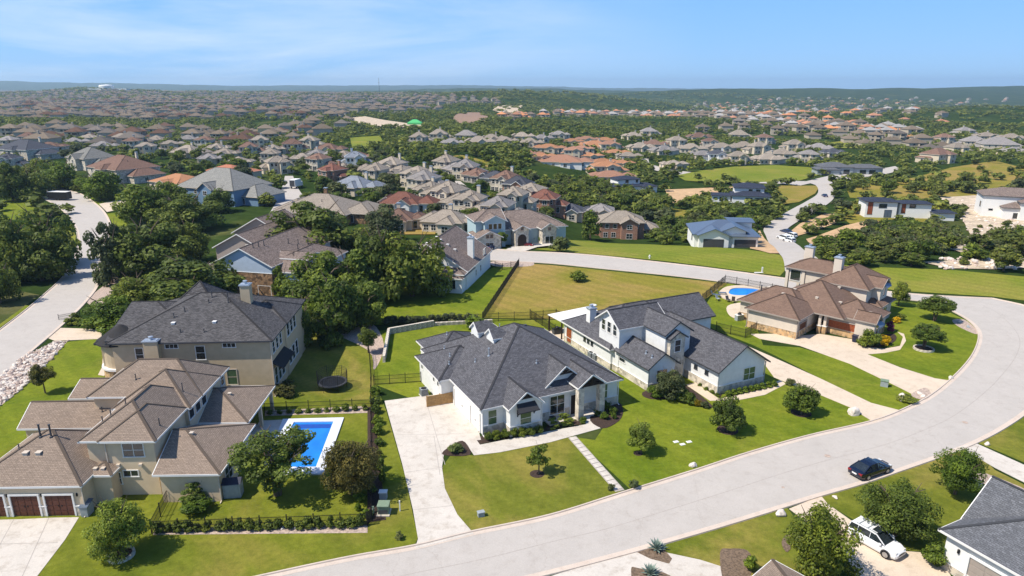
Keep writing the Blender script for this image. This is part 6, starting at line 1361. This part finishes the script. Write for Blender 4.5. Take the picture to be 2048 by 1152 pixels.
for i, (a, b_, c, d, e) in enumerate(row):
    s = 'close-set row beside the side street' if i < 12 else ('row across the tree-lined street' if i < 20 else ('wooded neighbourhood before the canyon' if i < 55 else ('canyon edge' if i < 66 else ('slope beyond the golf green' if i < 88 else 'ridge above the dry slope'))))
    two_ = (rj.random() < .7) if i < 20 else None
    mid_house(a, b_, c, d, ('%s suburban house in the %s' % (CN[d], s)), e, two_, seed=50+i, dep=.85 if i < 20 else .7, group='houses: '+s)
# --- modern houses by the hillside road
def modern(label, px, py, yaw, masses_, wins, flat_c=None):
    x, y = GT(px, py); h = thing('house', label, 'house', x, y, Tz(x, y)-.1, yaw)
    rf = []
    for rect, ze, ax, e, sl, rm, wm, z0 in masses_: rf.append(mass(h, rect, ze, ax, e, sl, M[rm], M[wm], .6, M['darktrim'] if rm != 'metal' else M['metal'], z0=z0, cap=False))
    for i, sd, a, z, w_, hh, gm in wins: window(h, rf[i], sd, a, z, w_, hh, 2 if w_ > 1.5 else 1, 1, fmat=M['darktrim'], gmat=M[gm])
    FOOT.append((x, y+4, 11)); return h, rf
M['shS'] = shingle('navy_shingle', (.035, .042, .065), .2)
modern('white modern two-storey house with dark hip roofs and open garage below the road', 1490, 406, -14, [((-5, 8, 2, 14), 6.2, 'u', 'hh', .25, 'shS', 'whitestucco', -2), ((-6, 10, -2.5, 9), 3.4, 'u', 'hh', .28, 'shS', 'whitestucco', -2), ((-14, -4, -1, 8), 3.0, 'u', 'hh', .06, 'shS', 'whitestucco', -2)],
  [(1, 'S', 1.2, 1.4, 2.6, 2.3, 'darktrim'), (1, 'S', 6.0, 1.4, 4.6, 2.3, 'darktrim'), (0, 'S', 2, 5.0, 1.4, .9, 'glass'), (0, 'S', 5, 5.0, 1.6, .9, 'glass'), (2, 'S', -10, 1.5, .7, 1.5, 'glass'), (2, 'S', -8, 1.5, .7, 1.5, 'glass'), (2, 'S', -5.4, 1.5, 1.0, 1.8, 'glass'), (2, 'S', -12, 1.8, 1.4, .6, 'glass')])
modern('white modern house with navy roofs on the wooded slope', 1270, 384, 16, [((-9, 3, 0, 10), 6.0, 'u', 'hh', .25, 'shS', 'whitestucco', -2), ((-12, 8, -2, 9), 3.1, 'u', 'hh', .26, 'shS', 'whitestucco', -2), ((2, 10, -4, 6), 3.0, 'u', 'hh', .26, 'shS', 'whitestucco', -2)], [(0, 'S', -4, 5.0, 1.4, 1.2, 'glass'), (2, 'S', 4, 1.3, 2.4, 2.0, 'trim'), (0, 'S', 1, 5, 1, 1.2, 'glass')])
modern('white modern house with rust-red panels half hidden by cedars', 1778, 437, -10, [((-9, 3, 0, 10), 6.2, 'u', 'hh', .2, 'shS', 'whitestucco', -2), ((3, 15, 1, 9), 5.6, 'u', 'hh', .2, 'shS', 'whitestucco', -2), ((14, 22, -2, 6), 3.0, 'u', 'hh', .05, 'white_trim_roof' if False else 'shS', 'whitestucco', -2)],
  [(0, 'S', -6.8, 3.6, 1.6, 4.4, 'gdoorR'), (1, 'S', 5.0, 3.8, 1.3, 3.6, 'gdoorR'), (0, 'S', -2.5, 4.6, 2.6, 1.4, 'glass'), (0, 'S', -.5, 1.8, 2.4, 2.6, 'metal'), (1, 'S', 8, 4.6, 2, 1.2, 'glass')])
modern('white stucco house with brown hip roofs above the limestone cut', 2014, 437, -24, [((-9, 12, 0, 14), 8.2, 'u', 'hh', .36, 'shH', 'whitestucco', -3), ((-3, 6, -4, 8), 4.6, 'v', 'hh', .4, 'shH', 'whitestucco', -3), ((2, 14, -5, 6), 6.8, 'u', 'hh', .36, 'shH', 'whitestucco', -3)], [(0, 'S', -5.5, 3, 1.2, .5, 'glass'), (0, 'W', 4, 4.5, 2.0, 1.8, 'glass'), (1, 'S', 1.5, 1.8, 1.2, 1.8, 'glass'), (2, 'S', 9, 2, 2.4, 3, 'glass')])
modern('long grey house with charcoal hip roofs along the upper drive', 1708, 350, -6, [((-18, 0, 0, 14), 4.2, 'u', 'hh', .32, 'shG', 'greybox', -2), ((-3, 16, 1, 12), 3.8, 'u', 'hh', .32, 'shG', 'greybox', -2), ((-21, -8, -3, 8), 3.2, 'u', 'hh', .28, 'shG', 'greybox', -2)], [(1, 'S', 5, 1.6, 3.2, 2.0, 'glass'), (1, 'S', 10, 1.6, 3.2, 2.0, 'glass'), (0, 'S', -4, 1.7, 3.0, 2.2, 'glass'), (2, 'S', -15, 1.4, 3.2, 1.8, 'glass')])
kh, kr = modern('white house with blue-grey metal roofs and double garage beside the dirt verge', 1450, 494, -7, [((-8.5, 8.5, 0, 15), 3.4, 'u', 'hh', .36, 'metal', 'whitestucco', -1), ((-7.5, 1.2, -1.6, 8), 3.42, 'v', 'gh', .42, 'metal', 'whitestucco', -1), ((-1.5, 5.5, -.6, 8), 4.4, 'v', 'gh', .42, 'metal', 'whitestucco', -1), ((1.0, 8.6, -1.4, 8), 3.38, 'v', 'hh', .3, 'metal', 'whitestucco', -1), ((2, 9, 9, 16), 5.2, 'u', 'gg', .1, 'metal', 'whitestucco', -1)],
  [(1, 'S', -3.2, 1.2, 5.0, 2.3, 'darktrim'), (3, 'S', 4.8, 1.2, 5.2, 2.3, 'darktrim'), (0, 'W', 5, 1.6, 1.2, 1.4, 'glass')])
# --- green-wrapped house frame and water tank far off
def far_box(label, name, cat, px, py, parts, yaw=0, dist=None):
    x, y = GT(px, py) if dist is None else ((px-1024)/FPX*dist, dist); t = thing(name, label, cat, x, y, Tz(x, y), yaw)
    for nm, mat, fn in parts: mb = MB(); fn(mb); obj(nm, mb.mesh(nm, M[mat]), t)
far_box('house frame wrapped in bright green sheathing on the pale graded pad', 'house', 'house', 830, 251, [('wall', 'greenwrap', lambda m: m.box(-7, 7, -5, 5, -1, 3)), ('gable', 'greenwrap', lambda m: m.add([(-7,-5,3),(7,-5,3),(7,5,3),(-7,5,3),(-2,0,6),(2,0,6)], [(0,1,5,4),(2,3,4,5),(3,0,4),(1,2,5)])), ('wing', 'greenwrap', lambda m: m.box(7, 12, -4, 3, -1, 2.5))])
far_box('big white round water tank on the horizon', 'water_tank', 'tank', 246, 177, [('shell', 'whitestucco', lambda m: m.lathe([(24, -5), (24, 14), (22, 17), (2, 19)], 28)), ('base', 'whitestucco', lambda m: m.box(-60, -20, -15, 15, -5, 6)), ('annex', 'whitestucco', lambda m: m.box(30, 75, -12, 12, -5, 5))], dist=2500)
far_box('thin radio mast above the far ridge', 'radio_mast', 'mast', 769, 196, [('shaft', 'darktrim', lambda m: m.tube((0,0,-5),(0,0,58),.9,.5,6)), ('stay', 'darktrim', lambda m: m.box(-2.5,2.5,-.3,.3,40,41))], dist=2600)
# --- far subdivisions: one mesh per house, shared between copies
def far_mesh(seed, tile):
    rg = random.Random(seed); mb = MB(); mats = [M['farwall'], M['tileX'] if tile else M['shX'], M['glass']]; uv = None
    w_, d_ = rg.uniform(6.5, 9), rg.uniform(5, 6.5); ze = rg.choice((3.2, 5.6, 5.6))
    for (u0, u1, v0, v1, z) in ((-w_, w_*.7, -d_, d_, ze), (-w_*.2, w_*.3, -d_-2, 0, ze), (w_*.4, w_+1.5, -d_*.5, d_*.9, 3.2)):
        P, F, lp, ed = Roof((u0, u1, v0, v1), z, 'u' if (u1-u0) > (v1-v0) else 'v', 'h', 'h', .5).top(); mb.add(P, F, 1)
        mb.add([(u0, v0, z), (u1, v0, z), (u1, v1, z), (u0, v1, z)], [(3, 2, 1, 0)], 0); mb.box(u0+.5, u1-.5, v0+.5, v1-.5, -3, z+.02, 0)
        for k in range(2): c = u0+(u1-u0)*(.3+.4*k); mb.box(c-.8, c+.8, v0+.44, v0+.5, .8, 2.3, 2); (mb.box(c-.7, c+.7, v0+.44, v0+.5, 3.8, 5.0, 2) if z > 4 else None)
    if rg.random() < .6: mb.box(-1, 0, 1, 2, ze, ze+4, 0)
    return mb.mesh('far_house', mats)
M['farwall'] = plain('sand_wall', (.42, .36, .28), .9, var=.08)
FM = [far_mesh(s, False) for s in range(6)]; FT = [far_mesh(20+s, True) for s in range(3)]
ZONES = [  # pixel polygon, street heading, palette, name, wanted spacing
 ([(0,200),(0,292),(120,284),(300,282),(470,278),(640,266),(660,236),(560,214),(300,196)], 12, ('greige','greige','grey','greige','brown'), 'near hillside subdivision', (19, 34), False),
 ([(560,212),(660,238),(640,262),(700,262),(700,222),(1000,214),(1012,194),(760,186),(250,180),(0,180),(0,200),(300,196)], 4, ('greige','greige','grey'), 'distant ridge subdivision', (22, 40), False),
 ([(1000,238),(1110,228),(1380,232),(1500,240),(1640,256),(1850,276),(1840,258),(1700,240),(1500,226),(1340,222),(1100,222),(1000,228)], -6, ('terra','white','greige','greige','white','greige','orange'), 'orange and white roofed rim row', (18, 34), True),
 ([(1380,262),(1500,262),(1900,300),(1900,272),(1700,258),(1480,244),(1380,250)], -8, ('greige','greige','grey'), 'slope below the orange roofs', (24, 40), False),
 ([(1340,226),(1700,232),(1950,250),(1900,222),(1700,206),(1400,206)], 8, ('terra','greige','white','orange'), 'scattered far hillside', (60, 70), True),
 ([(1380,208),(2048,212),(2048,196),(1700,194),(1400,198)], 0, ('white','greige','terra'), 'farthest white-walled hillside', (85, 120), True)]
FAR = []
for zi, (poly, yw, pal, nm, (sx, sy), tl) in enumerate(ZONES):
    ca, sa = math.cos(R(yw)), math.sin(R(yw)); rg = random.Random(zi+3)
    ys = [p[1] for p in poly]; xs = [p[0] for p in poly]
    pts = [GT(x_, y_, 4) for x_, y_ in poly]; ymin, ymax = min(p[1] for p in pts), max(p[1] for p in pts); xa, xb = min(p[0] for p in pts), max(p[0] for p in pts)
    v = -3500
    k = 0
    span = max(ymax, abs(xa), abs(xb))*1.3
    vv = np.arange(-span, span, sy); uu = np.arange(-span, span, sx)
    for v in vv:
        for u in uu:
            x = u*ca - v*sa; y = u*sa + v*ca
            if not (ymin-5 < y < ymax+5 and xa-5 < x < xb+5): continue
            if rg.random() < (.28 if zi < 2 else .15): continue
            if zi < 2 and math.sin(x*.0105+1.6*math.sin(y*.0052+zi))+.8*math.sin(y*.021+.9*math.sin(x*.006)) > .62: continue
            x += rg.uniform(-3, 3); y += rg.uniform(-4, 4) + 9*math.sin(x*.013+zi); z = Tz(x, y); p = PX(x, y, z+4)
            if not in_poly(p[0], p[1], poly) or not (-20 < p[0] < 2068): continue
            if any((x-a)**2+(y-b)**2 < (c+8)**2 for a, b, c in FOOT if abs(b-y) < 40): continue
            if any(in_poly(x, y, q) for q in NOTREE[-14:]): continue
            c = rg.choice(pal); FAR.append((y, x, z, yw+rg.choice((0, 0, 180, 90))+rg.uniform(-12, 12), c, nm, rg.random(), tl))
FAR.sort()
n_ind = 300 - sum(1 for o in bpy.data.objects if o.get('category') == 'house')
stuffV = {}; gm = 0
for i, (y, x, z, yw, c, nm, rn, tl) in enumerate(FAR):
    t_ = c in ('orange', 'terra', 'red'); me = (FT if t_ else FM)[int(rn*(3 if t_ else 6))]; FOOT.append((x, y, 8.5)); s_ = .92+.25*((rn*7) % 1)
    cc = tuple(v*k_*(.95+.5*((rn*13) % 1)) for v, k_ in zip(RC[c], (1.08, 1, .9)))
    if i < n_ind:
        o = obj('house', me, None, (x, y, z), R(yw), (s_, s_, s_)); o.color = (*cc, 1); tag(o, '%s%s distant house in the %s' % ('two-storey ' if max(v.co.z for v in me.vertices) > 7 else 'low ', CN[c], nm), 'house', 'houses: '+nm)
    else: stuffV.setdefault(c, []).append((x, y, z, R(yw), me, s_))
for c, lst in stuffV.items():
    mb = MB(); mats = None
    for x, y, z, a, me, s_ in lst:
        ca, sa = math.cos(a)*s_, math.sin(a)*s_; base = len(mb.v)
        mb.v += [(x+v.co.x*ca-v.co.y*sa, y+v.co.x*sa+v.co.y*ca, z+v.co.z*s_) for v in me.vertices]
        for p in me.polygons: mb.f.append(tuple(q+base for q in p.vertices)); mb.m.append(p.material_index)
        mats = list(me.materials)
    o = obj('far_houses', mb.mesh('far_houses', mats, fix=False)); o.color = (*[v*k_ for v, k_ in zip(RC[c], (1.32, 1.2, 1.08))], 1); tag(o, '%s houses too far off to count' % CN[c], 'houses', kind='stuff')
# ------------------------------------------------------------------ woods
print('far houses', len(FAR), 'individual', n_ind)
def blocked(x, y, r):
    for a, b, c in FOOT:
        if (x-a)**2+(y-b)**2 < (c+r*.35)**2: return True
    for q in NOTREE:
        if in_poly(x, y, q): return True
    return False
WOODS = [  # pixel polygon of crowns, spacing m, label, kinds
 ([(690,300),(830,266),(1000,286),(1060,300),(1060,345),(1090,362),(1180,346),(1190,384),(1120,396),(1060,372),(960,330),(880,312),(760,322)], 8.0, 'dark cedar in the wooded canyon between the street rows', 'oakleaf'),
 ([(1080,352),(1200,360),(1330,395),(1440,408),(1450,432),(1400,440),(1394,488),(1316,486),(1300,440),(1200,412),(1120,400)], 7.0, 'tree in the thicket between the brick house and the modern houses', 'oakleaf'),
 ([(1590,500),(1680,476),(1740,448),(1800,440),(1880,432),(1910,462),(1900,500),(1840,520),(1700,532),(1620,522)], 6.0, 'scrubby cedar on the slope below the modern houses', 'juniper'),
 ([(1940,480),(2060,450),(2060,530),(1990,524),(1950,510)], 6.5, 'scrubby oak below the limestone cut', 'juniper'),
 ([(1600,420),(1700,390),(1790,360),(1900,330),(2060,330),(2060,390),(1900,400),(1760,400),(1660,420)], 15.0, 'lone cedar on the dry slope', 'juniper'),
 ([(0,296),(330,290),(700,300),(800,400),(770,436),(560,410),(430,350),(250,316),(0,316)], 13.0, 'garden tree among the houses round the orange roof', 'leaf'),
 ([(760,330),(900,340),(1060,400),(1160,430),(1080,440),(960,430),(860,420),(780,410)], 12.0, 'street tree between the close-set greige roofs', 'oakleaf'),
 ([(1440,420),(1570,418),(1530,450),(1500,466),(1440,440)], 6.0, 'bushy tree behind the metal-roofed house', 'leaf'),
 ([(1310,322),(1640,318),(1640,334),(1500,336),(1340,344)], 11.0, 'oak at the edge of the golf green', 'oakleaf')]
CAND = []; rg = random.Random(21)
for poly, sp, lb, mt in WOODS:
    pts = [GT(x_, y_, 3.5) for x_, y_ in poly]; x0, x1 = min(p[0] for p in pts), max(p[0] for p in pts); y0, y1 = min(p[1] for p in pts), max(p[1] for p in pts); got = []
    for _ in range(int((x1-x0)*(y1-y0)/sp/sp*6)):
        x, y = rg.uniform(x0, x1), rg.uniform(y0, y1); z = Tz(x, y); p = PX(x, y, z+3.5)
        if not in_poly(p[0], p[1], poly): continue
        if any((x-a)**2+(y-b)**2 < (sp*rg.uniform(.75, 1.05))**2 for a, b in got): continue
        r = min(sp*.62, 4.4)*rg.uniform(.65, 1.15)
        if blocked(x, y, r*1.2): continue
        got.append((x, y)); CAND.append((y, x, z, r, r*rg.uniform(1.2, 1.6), lb, mt))
n_tree = sum(1 for o in bpy.data.objects if o.get('category') == 'tree'); CAND.sort(key=lambda c: c[0]/c[3]); IND = CAND[:300-n_tree]; REST = CAND[300-n_tree:]
random.seed(5)
for y, x, z, r, h_, lb, mt in IND:
    m2 = rg.choice([mt, mt, 'oakleaf', 'leaf', 'leafG'])
    lb2 = ('small ' if r < 2.6 else ('large ' if r > 3.9 else 'mid-sized '))+lb
    plant('tree', lb2, 'tree', x, y, z, r, h_, rg.choice(['oak', 'round', 'shrub']), m2, 1, rg.choice([.05, .12]), 'trees: '+lb[:40], True)
# the rest of the woodland: one mesh
protos = []
for s_ in range(8):
    V, C = crown_geo(300+s_, 9, 84, .30, .42, 'dome', .5); protos.append((V, C))
def wood_stuff(name, label, items, mat, keep=None):
    VV = []; CC = []
    for x, y, z, r, h_ in items:
        V, C = protos[rg.randrange(8)]
        if keep: k_ = keep(y); V = V[:k_]; C = C[:k_]
        a = rg.uniform(0, 6.28); ca, sa = math.cos(a), math.sin(a); q = V.copy(); q[..., 0] = (V[..., 0]*ca-V[..., 1]*sa)*r+x; q[..., 1] = (V[..., 0]*sa+V[..., 1]*ca)*r+y; q[..., 2] = V[..., 2]*h_*.5+z+h_*.5
        VV.append(q); CC.append(np.clip(C+rg.uniform(-.3, .3), 0, 1))
    o = obj(name, quads_mesh(name, np.concatenate(VV), np.concatenate(CC), M[mat])); return tag(o, label, 'woodland', kind='stuff')
items = [(x, y, z, r, h_) for y, x, z, r, h_, lb, mt in REST]
# scatter by distance rings with noise-driven density
CLEAR = [q for q in NOTREE]
nr_ = np.random.default_rng(11)
fx = np.array([f[0] for f in FOOT]); fy = np.array([f[1] for f in FOOT]); fr = np.array([f[2] for f in FOOT])
def dens(x, y):
    return .5+.5*np.sin(x*.013+1.1*np.sin(y*.011))*np.cos(y*.017+.7*np.sin(x*.009)) + .25*np.sin(x*.041+y*.037)
for (ra, rb_, sp, rmin, rmax) in ((235, 520, 8.0, 2.4, 4.0), (520, 1000, 9, 2.8, 4.6), (1000, 1900, 15, 4.2, 7), (1900, 3400, 30, 8, 13)):
    n_ = int(math.radians(84)/2*(rb_**2-ra**2)/sp**2); a = nr_.uniform(-R(42), R(42), n_); r_ = np.sqrt(nr_.uniform(ra**2, rb_**2, n_)); X_ = r_*np.sin(a); Y_ = r_*np.cos(a)
    D = dens(X_, Y_); Zs = T(X_, Y_)
    for x, y, d, z in zip(X_, Y_, D, Zs):
        p = PX(x, y, z)
        if p[0] < -40 or p[0] > 2090: continue
        inz = any(in_poly(p[0], p[1]-4, zz[0]) for zz in ZONES[:4])
        lim = .18 if not inz else .12
        if p[1] > 300 and p[0] < 1180: lim = .86
        if in_poly(p[0], p[1], WOODS[4][0]): lim = 1.05
        if d < lim: continue
        rr_ = nr_.uniform(rmin, rmax)
        if np.any((fx-x)**2+(fy-y)**2 < (fr*.72+rr_*.2)**2): continue
        if ra < 1000 and any(in_poly(x, y, q) for q in CLEAR): continue
        items.append((x, y, float(z), rr_, rr_*nr_.uniform(1.1, 1.6) if ra < 1000 else rr_*.9))
print('wood items', len(items))
wood_stuff('woodland', 'dark green woodland filling the ground between the far houses', items, 'woodleaf', lambda y: 84 if y < 420 else (50 if y < 900 else 30))
# rubble and scrub on the limestone cut
rp_ = [(1880,398),(1950,394),(2060,440),(2070,500),(1960,498),(1910,505),(1940,470),(1915,430)]; cnt = 0; mb = MB()
while cnt < 420:
    x_, y_ = rg.uniform(1880, 2070), rg.uniform(394, 540)
    if in_poly(x_, y_, rp_) or (y_ > 518 and x_ > 1850):
        x, y = GT(x_, y_); s_ = rg.uniform(.2, .9); a_ = rg.uniform(0, 6); cnt += 1; z = Tz(x, y)+.3
        mb.add([(x+s_*(v.x*math.cos(a_)-v.y*math.sin(a_)), y+s_*(v.x*math.sin(a_)+v.y*math.cos(a_)), z+s_*v.z*.6) for v in iv], fi, rg.choice((0, 0, 1)))
o = obj('rubble', mb.mesh('rubble', [M['rock'], M['rockp']], fix=False)); tag(o, 'loose pale rubble strewn over the limestone cut', 'rubble', kind='stuff')
for k in range(26):
    x_, y_ = rg.uniform(1885, 2048), rg.uniform(425, 535)
    if in_poly(x_, y_, rp_) or y_ > 505:
        x, y = GT(x_, y_); r = rg.uniform(.7, 1.7); plant('bush', 'scrub bush growing on the limestone cut', 'bush', x, y, Tz(x, y)+.1, r, r*1.2, 'shrub', 'juniper', 1, .1, 'bushes on the limestone cut', False)
# ------------------------------------------------------------------ haze
m = bpy.data.materials.new('haze'); m.use_nodes = True; n = m.node_tree.nodes; n.clear(); ou = n.new('ShaderNodeOutputMaterial'); pv = n.new('ShaderNodeVolumePrincipled')
pv.inputs['Color'].default_value = (.60, .82, 1.0, 1); pv.inputs['Density'].default_value = 0.000095; pv.inputs['Anisotropy'].default_value = .2
m.node_tree.links.new(pv.outputs[0], ou.inputs['Volume'])
mb = MB(); mb.box(-13000, 13000, -30, 13000, -120, 150); o = obj('haze', mb.mesh('haze', m)); tag(o, 'thin blue air over the far hills', 'haze', kind='stuff')
